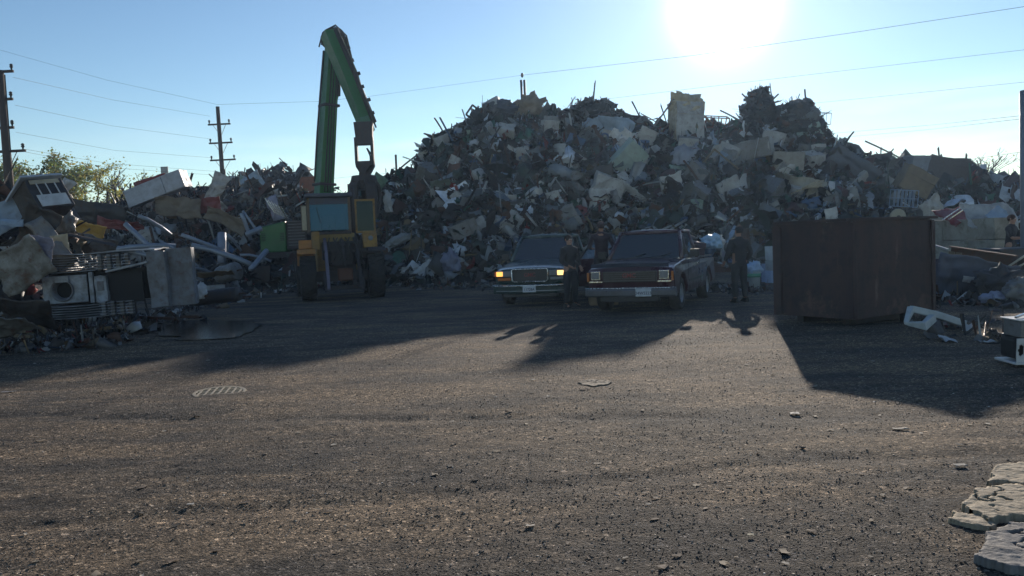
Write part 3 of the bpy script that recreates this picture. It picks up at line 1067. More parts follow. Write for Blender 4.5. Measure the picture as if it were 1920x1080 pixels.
E = lambda x=0, y=0, z=0: (R(x), R(y), R(z))
p, s = on(1286, 222, 50, 0.6)
cabinet('refrigerator', 'tall cream refrigerator casing standing upright on the heap ridge', 'refrigerator', at(1287, 232, 44.2), E(-6, 3, 12), (1.55, 1.0, 2.1), CREAM, 0.14, 3, DULLWHITE, False)
bag('crumpled_casing', 'torn crumpled cream casing hooked on top of the upright refrigerator', at(1285, 196, 44.2), (1.3, 0.9, 0.95), CREAM, 5, 'casing', amp=0.5)
sheet('metal_sheet', 'torn pointed flap standing at the left top of the refrigerator', at(1268, 188, 44), E(10, 8, 10), 0.6, 0.8, CREAM, 0.4, 9)
cabinet('refrigerator', 'big pale green refrigerator lying aslant in the middle of the heap', 'refrigerator', at(1168, 306, 41.2), E(25, 42, 20), (1.15, 0.8, 2.3), PALEGREEN, 0.05, 6, PALEGREEN)
cabinet('cooker', 'white cooker with a small dark mark near the heap top', 'cooker', at(1030, 240, 43.2), E(8, 4, 14), (0.8, 0.7, 0.75), DULLWHITE, 0.04, 2, DULLWHITE, False)
sheet('metal_sheet', 'large pale blue folded panel below the heap crest', at(1152, 243, 43), E(24, 18, -8), 1.9, 1.25, PALEBLUE, 0.4, 4)
sheet('metal_sheet', 'small pale blue panel left of the large folded panel', at(1108, 238, 43.2), E(8, 8, 25), 0.6, 0.85, PALEBLUE, 0.2, 5)
sheet('metal_sheet', 'light grey tilted panel right of the large folded panel', at(1213, 254, 42.8), E(20, 28, 5), 0.95, 0.75, DULLWHITE, 0.25, 8)
cabinet('appliance_casing', 'mauve grey casing just under the standing refrigerator', 'casing', at(1290, 270, 42.6), E(15, 6, -8), (1.0, 0.7, 0.7), GREYM, 0.08, 11, DULLWHITE, False)
bag('plastic_bag', 'big pale crumpled sack hanging below the standing refrigerator', at(1291, 306, 41.8), (1.5, 0.6, 1.5), paint('mauve_plastic', (0.30, 0.32, 0.38), 0.5, 0, 0.3, 0.0, 3), 12, amp=0.4)
cabinet('appliance_casing', 'long grey casing lying under the twin dark mounds', 'casing', at(1408, 282, 42.2), E(20, 80, -10), (0.9, 0.7, 2.1), DULLWHITE, 0.1, 13, GREYM, False)
cabinet('appliance_casing', 'pale square casing right of the long grey casing', 'casing', at(1478, 302, 41.8), E(5, 4, -12), (1.5, 0.8, 0.9), paint('putty', (0.33, 0.32, 0.29), 0.6, 0, 0.5, 0.2, 3), 0.08, 14, None, False)
sheet('metal_sheet', 'dark slate panel slanting down on the right shoulder of the heap', at(1598, 310, 41.6), E(15, 38, -8), 2.5, 1.1, paint('slate', (0.085, 0.10, 0.13), 0.5, 0.1, 0.4, 0.1, 3), 0.2, 15)
sheet('metal_sheet', 'bundle of pale torn siding spread on the right of the heap', at(1510, 352, 40.6), E(15, 14, -8), 2.4, 1.0, paint('siding', (0.36, 0.34, 0.28), 0.6, 0, 0.5, 0.2, 3), 0.5, 16)
for k in range(7):
    a = at(1475 + 6 * k, 368 - 3 * k, 40.3 - 0.04 * k); b = at(1545 + 4 * k, 338 + 4 * k, 40.5)
    pole_piece('siding_strip', 'thin pale strip in the fan of torn siding on the heap', a, b, 0.035, COLS['cream'], 'strip', 4, 0.12, 'fan of torn siding strips')
rack('timber_frame', 'square lattice frame of tan timber in the middle right of the heap', at(1342, 320, 41.2), E(20, 40, 5), 1.5, 1.5, 0.1, 1, 2, 0.045, TAN, 'frame')
sheet('metal_sheet', 'white sail shaped panel below the lattice frame', at(1335, 384, 39.4), E(15, 15, -10), 1.6, 0.95, paint('mauve_white', (0.38, 0.37, 0.42), 0.6, 0, 0.4, 0.1, 3), 0.4, 18)
cabinet('appliance_casing', 'pale wedge shaped casing right of the sail shaped panel', 'casing', at(1437, 396, 39.2), E(10, 55, 20), (0.55, 0.6, 1.2), DULLWHITE, 0.06, 19, None, False)
sheet('metal_sheet', 'small bright white rectangle above the steel bin', at(1559, 404, 38.6), E(4, -8, 6), 0.6, 0.72, WHITE, 0.1, 20)
sheet('metal_sheet', 'upright pale panel behind the person in dark clothes', at(1310, 425, 38.6), E(6, 0, -8), 1.0, 0.8, PALEBLUE, 0.3, 21)
bag('plastic_bag', 'glossy light blue bag resting on the load behind the maroon pickup', at(1338, 455, 21.6), (0.44, 0.34, 0.36), paint('blue_bag', (0.42, 0.62, 0.80), 0.22, 0, 0.12, 0.0, 3, 0.5), 23, amp=0.45)
sheet('metal_sheet', 'small pale blue square plate on the left half of the heap', at(951, 335, 40.2), E(8, 12, 12), 0.72, 0.5, PALEBLUE, 0.1, 24)
sheet('metal_sheet', 'dark blue bent panel under the small pale blue plate', at(945, 368, 39.6), E(10, 35, -10), 1.4, 0.6, BLUE, 0.25, 25)
sheet('metal_sheet', 'bright white tent shaped flap in the middle of the heap', at(1021, 349, 39.9), E(20, 10, 10), 0.62, 0.45, WHITE, 0.5, 26)
sheet('metal_sheet', 'grey curled ductwork under the white tent shaped flap', at(1008, 375, 39.3), E(15, 60, 10), 1.2, 0.8, GALV, 0.6, 27)
bag('red_cover', 'bright red crumpled cover lying above the green pickup', at(1082, 405, 38.4), (0.85, 0.5, 0.75), RED, 28, 'cover', amp=0.4)
bag('cushion', 'tan torn cushion on the top left of the heap beside the post', at(992, 200, 44.6), (1.3, 0.8, 1.1), paint('tan_foam', (0.24, 0.20, 0.15), 0.8, 0, 0.5, 0.1, 3), 30, 'cushion', amp=0.5)
drumtank('dryer_tub', 'round white tub perched on the upper left of the heap', at(924, 200, 44.4), E(72, 12, 60), 0.42, 0.9, DULLWHITE, 'tub', 31)
bag('tarpaulin', 'dark slate tarpaulin bundle beside the perched round tub', at(942, 203, 44.2), (1.3, 0.8, 0.75), paint('dark_tarp', (0.05, 0.06, 0.085), 0.5, 0, 0.3, 0.0, 3), 32, 'tarpaulin', amp=0.35)
sheet('metal_sheet', 'pale blue strip wedged near the top left slope of the heap', at(940, 252, 43), E(10, -30, 12), 0.85, 0.5, PALEBLUE, 0.4, 33)
bag('plastic_bag', 'long grey cushion shaped sack right of the yellow loader', at(748, 450, 37), (1.1, 0.5, 0.45), paint('grey_sack', (0.22, 0.24, 0.25), 0.6, 0, 0.3, 0.0, 3), 34, amp=0.2, rot=E(0, -20, 0))
bag('plastic_bag', 'small white twisted bag at the left end of the heap', at(728, 382, 39.5), (0.32, 0.3, 0.95), WHITE, 35, amp=0.5)
bag('plastic_bag', 'upright mauve plastic bag at the foot of the heap', at(845, 492, 36.0), (0.62, 0.5, 0.95), paint('mauve_bag', (0.20, 0.21, 0.29), 0.45, 0, 0.2, 0.0, 3), 36, amp=0.4)
sheet('metal_sheet', 'green grey sheet on the left slope of the heap', at(706, 350, 42), E(8, -55, 0), 1.3, 0.7, GREEN, 0.4, 37)
cabinet('cooker', 'pale blue cooker casing peeping out on the right shoulder', 'cooker', at(1722, 308, 44), E(4, 4, 10), (1.3, 0.8, 0.85), paint('dusty_blue', (0.22, 0.25, 0.30), 0.6, 0, 0.4, 0.2, 3), 0.06, 41, None, False)
cabinet('cupboard', 'tan plywood cupboard with a broken blue opening on the right shoulder', 'cupboard', at(1716, 340, 42), E(10, 30, 0), (1.6, 0.8, 1.2), TAN, 0.08, 42, TAN, False)
cabinet('appliance_casing', 'large dark casing at the right end of the ridge', 'casing', at(1772, 318, 44), E(4, 10, -8), (2.0, 1.2, 1.2), paint('umber', (0.065, 0.055, 0.055), 0.7, 0, 0.4, 0.2, 3), 0.16, 43, None, False)
sheet('metal_sheet', 'wide white cone shaped sheet right behind the steel bin', at(1752, 395, 37), E(15, -30, 0), 1.1, 1.3, DULLWHITE, 0.5, 44)
rack('wire_rack', 'pale blue wire rack standing behind the round dial', at(1695, 372, 38), E(5, 4, 12), 1.2, 0.75, 0.35, 6, 2, 0.018, PALEBLUE, 'wire rack')
t = thing('round_lid', 'round pale lid with a dark centre showing above the steel bin', 'lid', at(1684, 407, 30.0), E(6, 0, 4))
mb = MB(); mb.lathe([(0, 0.02), (0.27, 0.02), (0.30, 0.0), (0.30, -0.05), (0, -0.05)], 28, Matrix.Rotation(R(90), 4, 'X')); mb.build('disc', paint('buff', (0.40, 0.38, 0.30), 0.6, 0, 0.3, 0.15, 4), t)
mb = MB(); mb.lathe([(0, 0.05), (0.07, 0.05), (0.07, 0.0)], 14, Matrix.Rotation(R(90), 4, 'X')); mb.build('hub', DARKM, t)

# twin dark mounds on the ridge
def tangle(name, label, p, size, n, seed, pal, lo=0.12, hi=0.55, cat='scrap tangle'):
    g = np.random.default_rng(seed)
    VV, FF, TT = [], [], []; off = 0
    V0, F0 = t_box(6)
    d = V0 / np.linalg.norm(V0, axis=1)[:, None] * 0.40
    d = d * (1 + 0.5 * fbm(d[:, 0] + d[:, 2], d[:, 1] - d[:, 2], 3, 3, seed))[:, None] * np.array(size)
    VV.append(d + np.array(p)); FF.append(F0); TT.append(np.full((len(d), 3), 0.03)); off = len(d)
    for kind, share in dict(sheet=0.3, fold=0.2, box=0.12, bar=0.13, hose=0.1, angle=0.1, ring=0.05).items():
        k = int(n * share)
        v = g.normal(0, 1, (k, 3)); v /= np.linalg.norm(v, axis=1)[:, None]
        pos = v * (0.5 * g.random((k, 1)) ** 0.35) * np.array(size) * g.uniform(0.8, 1.08, (k, 1)) + np.array(p)
        s_ = np.exp(g.uniform(math.log(lo), math.log(hi), k))
        if kind in ('sheet', 'fold'): sz = np.stack([s_ * 1.3, s_ * 0.8, s_ * 0.9], -1); amp = 0.1
        elif kind in ('box', 'ring'): sz = np.stack([s_, s_ * 0.8, s_ * 0.6], -1); amp = 0.06
        else: sz = np.stack([0.03 + 0 * s_, 0.03 + 0 * s_, s_ * 2.2], -1); amp = np.array([0.3, 0.3, 0.02])
        a_, b_, c_ = scatter(kind, pos, sz, g, pick(pal, k, g), amp)
        VV.append(a_); FF.append(b_ + off); TT.append(c_); off += len(a_)
    o = quad_mesh(name, np.concatenate(VV), np.concatenate(FF), DEB, tint=np.concatenate(TT))
    return tag(o, label, cat, kind='stuff')


PAL_DARK = [((0.022, 0.024, 0.028), 30), ((0.04, 0.045, 0.05), 30), ((0.06, 0.05, 0.045), 20), ((0.10, 0.10, 0.11), 12), ((0.09, 0.045, 0.03), 8)]
tangle('scrap_tangle', 'tall dark tangle forming the left of the two peaks on the ridge', at(1426, 215, 44.4), (2.1, 1.8, 2.6), 520, 51, PAL_DARK)
tangle('scrap_tangle', 'round dark wire clump capping the left of the two peaks', at(1425, 180, 44.4), (1.15, 1.0, 0.95), 260, 53, PAL_DARK, 0.08, 0.3)
tangle('scrap_tangle', 'dark tangle forming the right of the two peaks on the ridge', at(1498, 222, 44.4), (2.3, 1.8, 2.1), 520, 52, PAL_DARK)
tangle('scrap_tangle', 'dark mass between and below the two peaks', at(1475, 250, 44.2), (5.0, 2.0, 2.2), 900, 54, PAL_DARK)
tangle('scrap_tangle', 'dark mass of cable and plate on the upper left crest', at(925, 222, 44.4), (2.6, 1.6, 1.5), 420, 55, PAL_DARK)
tangle('scrap_tangle', 'jagged dark crest right of the middle of the ridge', at(1110, 207, 44.6), (2.8, 1.4, 1.1), 380, 56, PAL_DARK)
for (px, py, ang, L, lb, m) in ((1404, 190, 40, 1.1, 'short dark stub jutting left from the left peak', DARKM), (1445, 192, -45, 1.2, 'short dark stub jutting right from the left peak', DARKM),
                                (1511, 196, 3, 1.6, 'upright dark bar on top of the right peak', DARKM), (1245, 212, -38, 1.8, 'thin rod leaning left of the standing refrigerator', GREYM),
                                (1375, 220, 60, 1.6, 'thin rod sticking out left of the left peak', GREYM), (1660, 283, 62, 2.4, 'thin bar leaning on the right shoulder of the heap', DARKM),
                                (771, 300, -55, 1.8, 'bent dark bar sticking out at the left end of the ridge', DARKM), (822, 233, 30, 0.8, 'short dark spike at the upper left of the ridge', DARKM)):
    a = R(ang); c = at(px, py, 44); d = Vector((-math.sin(a), 0, math.cos(a))) * L / 2
    pole_piece('steel_bar', lb, c - d, c + d, 0.045, m, 'bar', 5, 0.03)
rack('bed_frame', 'rusty tube frame lying on the ridge right of the refrigerator', at(1335, 228, 44.5), E(20, 4, 5), 1.7, 0.5, 0.5, 4, 1, 0.03, paint('red_frame', (0.2, 0.05, 0.04), 0.6), 'frame')
rack('wire_cage', 'light wire cage on top of the right peak', at(1540, 222, 44.5), E(5, 4, 15), 0.9, 0.6, 0.4, 2, 1, 0.015, GREYM, 'cage')
rack('chair_frame', 'bent dark tube chair frame at the top left of the ridge', at(890, 213, 44.5), E(20, 35, 15), 0.7, 0.6, 0.5, 1, 1, 0.03, DARKM, 'chair')
t = thing('toilet', 'white toilet bowl tipped over at the foot of the heap', 'toilet', G(797, 522) + Vector((0, 0, 0.42)), E(-50, 15, 30))
mb = MB(); mb.lathe([(0.05, -0.4), (0.17, -0.38), (0.12, -0.2), (0.2, -0.02), (0.29, 0.08), (0.31, 0.12), (0.25, 0.14), (0.2, 0.06), (0.08, -0.05), (0, -0.08)], 22, Matrix.Diagonal((1, 1.25, 1, 1))); mb.build('bowl', WHITE, t, smooth=True)
mb = MB(); mb.box((0, 0.48, 0.2), (0.45, 0.2, 0.38)); mb.build('cistern', WHITE, t, bevel=0.03)
cabinet('chest_freezer', 'crushed pale chest freezer low on the heap left of the green pickup', 'freezer', surf(870, 430, 0.2), E(12, 70, 20), (0.7, 0.6, 1.3), GREYM, 0.1, 61, None, False)
sheet('metal_sheet', 'green grey crumpled sheet hung across the left half of the heap', at(850, 355, 40.3), E(12, 6, 10), 2.2, 0.8, paint('sage', (0.15, 0.19, 0.17), 0.6, 0, 0.4, 0.2, 3), 0.5, 62)

# unnamed pieces spread over the heaps: families whose members nothing tells apart
def family(n, box, seed, where, only=None, smin=0.5, smax=1.0):
    g = random.Random(seed)
    kinds = [('sheet', 'dull', 'crumpled off white metal sheet', 9), ('sheet', 'grey', 'crumpled grey metal sheet', 12), ('sheet', 'brown', 'buckled rusty metal sheet', 9),
             ('sheet', 'dark', 'buckled black metal sheet', 8), ('sheet', 'palegreen', 'bent pale green metal sheet', 3), ('sheet', 'blue', 'bent blue metal sheet', 3),
             ('box', 'dull', 'dented off white appliance casing', 9), ('sheet', 'paleblue', 'creased pale blue metal sheet', 5), ('sheet', 'white', 'creased white metal sheet', 4), ('box', 'grey', 'dented grey appliance casing', 7), ('box', 'brown', 'dented rusty appliance casing', 5),
             ('box', 'tan', 'broken tan wooden box', 4), ('drum', 'galv', 'battered galvanised cylinder', 4), ('drum', 'dark', 'battered dark drum', 4),
             ('pipe', 'galv', 'long bright metal pipe', 6), ('pipe', 'brown', 'long rusty metal pipe', 7), ('pipe', 'dull', 'long pale plastic pipe', 4), ('rack', 'grey', 'bent grey wire rack', 4),
             ('tyre', 'dark', 'worn black tyre', 3)]
    if only: kinds = [k for k in kinds if k[1] in only and k[0] in ('sheet', 'box')]
    W = [k[3] for k in kinds]
    for i in range(n):
        px = g.uniform(box[0], box[2]); py = g.uniform(box[1], box[3])
        p = surf(px, py, 0.12)
        if H(p.x, p.y) < 0.3 or abs(float(H(p.x, p.y)) - p.z) > 0.4:
            continue
        kd, cl, lb, _ = g.choices(kinds, W)[0]
        rot = (g.uniform(-0.2, 0.7), g.uniform(-1.4, 1.4), g.uniform(-0.7, 0.7))
        lb2 = lb + ' ' + where; grp = lb2; m = COLS[cl]; s = g.uniform(smin, smax)
        if kd == 'sheet':
            sheet('metal_sheet', lb2, p, rot, s * 1.3, s * 0.85, m, g.uniform(0.2, 0.6), i % 40, grp)
        elif kd == 'box':
            t = thing('appliance_casing' if cl != 'tan' else 'wooden_box', lb2, 'casing' if cl != 'tan' else 'box', p, rot, grp)
            mb = MB(); subbox(mb, (0, 0, 0), (s * 0.9, s * 0.7, s * 1.1), 4); o = mb.build('casing_shell', m, t, bevel=0.01); jitter(o, 0.09 * s, 2.0, i)
            mb = MB(); subbox(mb, (0, -s * 0.37, 0), (s * 0.78, 0.04, s * 0.95), 3); o = mb.build('front_panel', m, t, bevel=0.008); jitter(o, 0.05 * s, 2.0, i + 3)
        elif kd == 'drum':
            mb = MB(); r = s * 0.28; h = s * 1.1
            mb.lathe([(0, -h / 2), (r, -h / 2), (r, -h * .2), (r * 1.05, -h * .18), (r, -h * .16), (r, h * .2), (r * 1.05, h * .22), (r, h * .24), (r, h / 2), (0, h / 2)], 16)
            o = mb.build('drum', m, smooth=False); jitter(o, 0.06, 2.5, i); o.location = p; o.rotation_euler = rot; tag(o, lb2, 'drum', grp)
        elif kd == 'pipe':
            d = Euler(rot).to_matrix() @ Vector((0, 0, s * 1.5))
            pole_piece('pipe', lb2, p - d, p + d, g.uniform(0.025, 0.06), m, 'pipe', 8, g.uniform(0, 0.2), grp)
        elif kd == 'rack':
            rack('wire_rack', lb2, p, rot, s * 1.3, s, 0.25, 5, 2, 0.014, m, 'wire rack', grp)
        else:
            mb = MB(); mb.lathe([(0.2, -0.09), (0.3, -0.11), (0.34, -0.07), (0.345, 0.07), (0.3, 0.11), (0.2, 0.09), (0.19, 0), (0.2, -0.09)], 22)
            o = mb.build('tyre', RUBBER, smooth=True); o.location = p; o.rotation_euler = rot; tag(o, lb2, 'tyre', grp)


family(200, (730, 225, 1540, 520), 5, 'in the tall heap')
family(34, (1040, 225, 1600, 430), 31, 'high on the right half of the tall heap', ('dull', 'grey', 'palegreen', 'blue', 'white', 'paleblue'), 0.8, 1.35)
family(34, (1540, 320, 1740, 400), 6, 'on the right shoulder of the tall heap')
family(44, (180, 350, 480, 500), 8, 'in the dark heap left of the loader')
family(16, (420, 325, 590, 400), 13, 'on the distant heap beside the boom')

# ------------------------------------------------------------------ steel bin
def steel_bin():
    L = G(1470, 602); Nn = G(1603, 613); Rr = G(1738, 593)
    for v in (L, Nn, Rr): v.z = 0
    # make it a true rectangle: near corner + two perpendicular directions
    a = (L - Nn); b = (Rr - Nn)
    la, lb = a.length, b.length
    ua = a.normalized(); ub = b.normalized()
    ang = math.atan2(ua.y, ua.x); angb = math.atan2(ub.y, ub.x)
    mid = (ang + angb) / 2
    ua = Vector((math.cos(mid + R(45)), math.sin(mid + R(45)), 0)); ub = Vector((math.cos(mid - R(45)), math.sin(mid - R(45)), 0))
    h = 1.64; z0 = 0.12
    t = thing('steel_bin', 'large rust brown steel bin standing right of the maroon pickup', 'scrap bin', Nn, (0, 0, math.atan2(ub.y, ub.x)))
    # local: x along ub (to the right), y along ua (to the left/back)
    m, nt, b_ = new_mat('bin_steel')
    tc = N(nt, 'ShaderNodeTexCoord').outputs['Object']
    mp = N(nt, 'ShaderNodeMapping'); mp.inputs['Scale'].default_value = (2.2, 2.2, 0.35); nt.links.new(tc, mp.inputs[0])
    st = noise_node(nt, mp.outputs[0], 1.3, 6, 0.6)
    n2 = noise_node(nt, tc, 1.7, 9, 0.66)
    sx = N(nt, 'ShaderNodeSeparateXYZ'); nt.links.new(tc, sx.inputs[0])
    c1 = mix(nt, ramp(nt, st.outputs[0], [(0.42, 0), (0.62, 1)]).outputs[0], (0.050, 0.032, 0.034), (0.070, 0.042, 0.040))
    c2 = mix(nt, ramp(nt, st.outputs[0], [(0.66, 0), (0.74, 0.8)]).outputs[0], c1, (0.16, 0.115, 0.09))
    # bare patches scraped low on the walls
    mu = N(nt, 'ShaderNodeMath', operation='MULTIPLY_ADD'); nt.links.new(sx.outputs['Z'], mu.inputs[0]); mu.inputs[1].default_value = -0.22; nt.links.new(n2.outputs[0], mu.inputs[2])
    c3 = mix(nt, ramp(nt, mu.outputs[0], [(0.46, 0), (0.54, 0.6)]).outputs[0], c2, (0.15, 0.095, 0.075))
    n3 = noise_node(nt, tc, 3.2, 8, 0.7)
    c3 = mix(nt, ramp(nt, n3.outputs[0], [(0.48, 0), (0.62, 0.8)]).outputs[0], c3, (0.030, 0.024, 0.028))
    nt.links.new(c3, b_.inputs['Base Color']); b_.inputs['Roughness'].default_value = 0.75; b_.inputs['Metallic'].default_value = 0.1
    bump(nt, b_, n2.outputs[0], 0.35, 0.03)
    th = 0.05
    def wall(name, c, s, lab=None):
        q = MB(); subbox(q, c, s, 6); o = q.build(name, m, t, bevel=0.01); jitter(o, 0.032, 1.3, len(name) + c[0] * 2); return o
    wall('side_wall', (lb / 2, 0, z0 + h / 2), (lb, th, h))
    wall('side_wall', (0, la / 2 + th, z0 + h / 2), (th, la, h))
    wall('side_wall', (lb / 2, la + th * 1.6, z0 + h / 2), (lb, th, h))
    wall('side_wall', (lb + 0.003, la / 2 + th, z0 + h / 2), (th, la, h))
    q = MB(); q.box((lb / 2, la / 2 + th, z0 + 0.04), (lb - 0.06, la - 0.08, 0.06)); q.build('bin_floor', m, t)
    q = MB()
    q.box((lb / 2, -0.035, z0 + h + 0.02), (lb + 0.14, 0.11, 0.05)); q.build('top_rail', m, t, bevel=0.008)
    q = MB(); q.box((-0.035, la / 2 + 0.06, z0 + h + 0.022), (0.11, la, 0.05)); q.build('top_rail', m, t, bevel=0.008)
    for x in (lb - 0.04,):
        q = MB(); q.box((x, -0.05, z0 + h / 2 - 0.02), (0.09, 0.04, h - 0.06)); q.build('stiffener', m, t, bevel=0.008)
    for y in (la - 0.05,):
        q = MB(); q.box((-0.06, y, z0 + h / 2 - 0.02), (0.07, 0.09, h - 0.06)); q.build('stiffener', m, t, bevel=0.008)
    for x, y in ((0.0, 0.03), (lb, 0.03), (0.0, la + 0.06), (lb, la + 0.06)):
        q = MB(); q.box((x, y, z0 + h / 2 - 0.01), (0.11, 0.11, h - 0.03)); q.build('corner_leak_block', m, t, bevel=0.012)  # added to block sunlight leaking through the wall corners
    for y in (0.3, la - 0.3):
        q = MB(); q.box((lb / 2, y, z0 / 2), (lb * 0.85, 0.14, z0)); q.build('skid', DARKM, t, bevel=0.008)


steel_bin()

# ------------------------------------------------------------------ pickups
WINDOW = glass_mat('windshield_glass', (0.55, 0.62, 0.66), 0.30, 0.03, (0.13, 0.17, 0.22))
def car_paint(name, c, dirt=0.35):
    m, nt, b = new_mat(name)
    tc = N(nt, 'ShaderNodeTexCoord').outputs['Object']
    n1 = noise_node(nt, tc, 1.8, 8, 0.65); n2 = noise_node(nt, tc, 22, 4, 0.6)
    c1 = mix(nt, ramp(nt, n1.outputs[0], [(0.42, 0), (0.75, dirt)]).outputs[0], c, (0.09, 0.075, 0.06))
    nt.links.new(c1, b.inputs['Base Color'])
    nt.links.new(ramp(nt, n1.outputs[0], [(0.35, 0.22), (0.7, 0.5)]).outputs[0], b.inputs['Roughness'])
    b.inputs['Coat Weight'].default_value = 0.6; b.inputs['Coat Roughness'].default_value = 0.12
    return m
MAROON = car_paint('maroon_paint', (0.055, 0.014, 0.022))
DKGREEN = car_paint('dark_green_paint', (0.022, 0.055, 0.055))
TRIM = plain('black_trim', (0.02, 0.02, 0.022), 0.5)
LENS = plain('lamp_lens', (0.22, 0.24, 0.26), 0.08)
AMBER = emit_mat('lit_amber_lens', (1.0, 0.48, 0.10), 1.3)
WARM = emit_mat('lit_lamp_lens', (1.0, 0.62, 0.22), 1.6)
AMBOFF = plain('amber_lens', (0.45, 0.12, 0.02), 0.25)
SEAT = plain('grey_seat_cloth', (0.10, 0.10, 0.11), 0.9)
SKINM = plain('skin', (0.40, 0.22, 0.15), 0.6)


def text_mesh(s, size, mat_, parent, loc, rot, name='lettering', extrude=0.002):
    cu = bpy.data.curves.new('txt', 'FONT'); cu.body = s; cu.size = size; cu.align_x = 'CENTER'; cu.align_y = 'CENTER'
    cu.extrude = extrude; cu.offset = size * 0.012
    tmp = bpy.data.objects.new('txt', cu); col.objects.link(tmp)
    dg = bpy.context.evaluated_depsgraph_get(); dg.update()
    me = bpy.data.meshes.new_from_object(tmp.evaluated_get(dg))
    bpy.data.objects.remove(tmp)
    me.materials.clear(); me.materials.append(mat_)
    o = bpy.data.objects.new(name, me); col.objects.link(o); o.parent = parent
    o.location = loc; o.rotation_euler = rot
    return o


def wheel(t, x, y, r=0.37, w=0.25, rim=GALV, name='wheel', steer=0.0, spokes=6):
    M = Matrix.Translation((x, y, r)) @ Matrix.Rotation(steer, 4, 'Z') @ Matrix.Rotation(R(90), 4, 'Y')
    side = 1 if x > 0 else -1
    q = MB(); h = w / 2
    q.lathe([(r * 0.6, -h), (r * 0.9, -h * 1.05), (r * 0.985, -h * 0.8), (r, -h * 0.3), (r, h * 0.3), (r * 0.985, h * 0.8), (r * 0.9, h * 1.05), (r * 0.6, h), (r * 0.58, 0), (r * 0.6, -h)], 28, M)
    wh = q.build(name, RUBBER, t, smooth=True)
    q = MB(); e = side * h
    q.lathe([(r * 0.6, e * 0.9), (r * 0.55, e * 0.95), (r * 0.45, e * 0.5), (r * 0.2, e * 0.65), (r * 0.18, e * 0.9), (0, e * 0.92)], 20, M)
    for k in range(spokes):
        a = 2 * math.pi * k / spokes
        q.box(M @ Vector((math.cos(a) * r * 0.36, math.sin(a) * r * 0.36, e * 0.7)), (0.02, r * 0.1, r * 0.1))
    q.build('rim', rim, wh)
    return wh


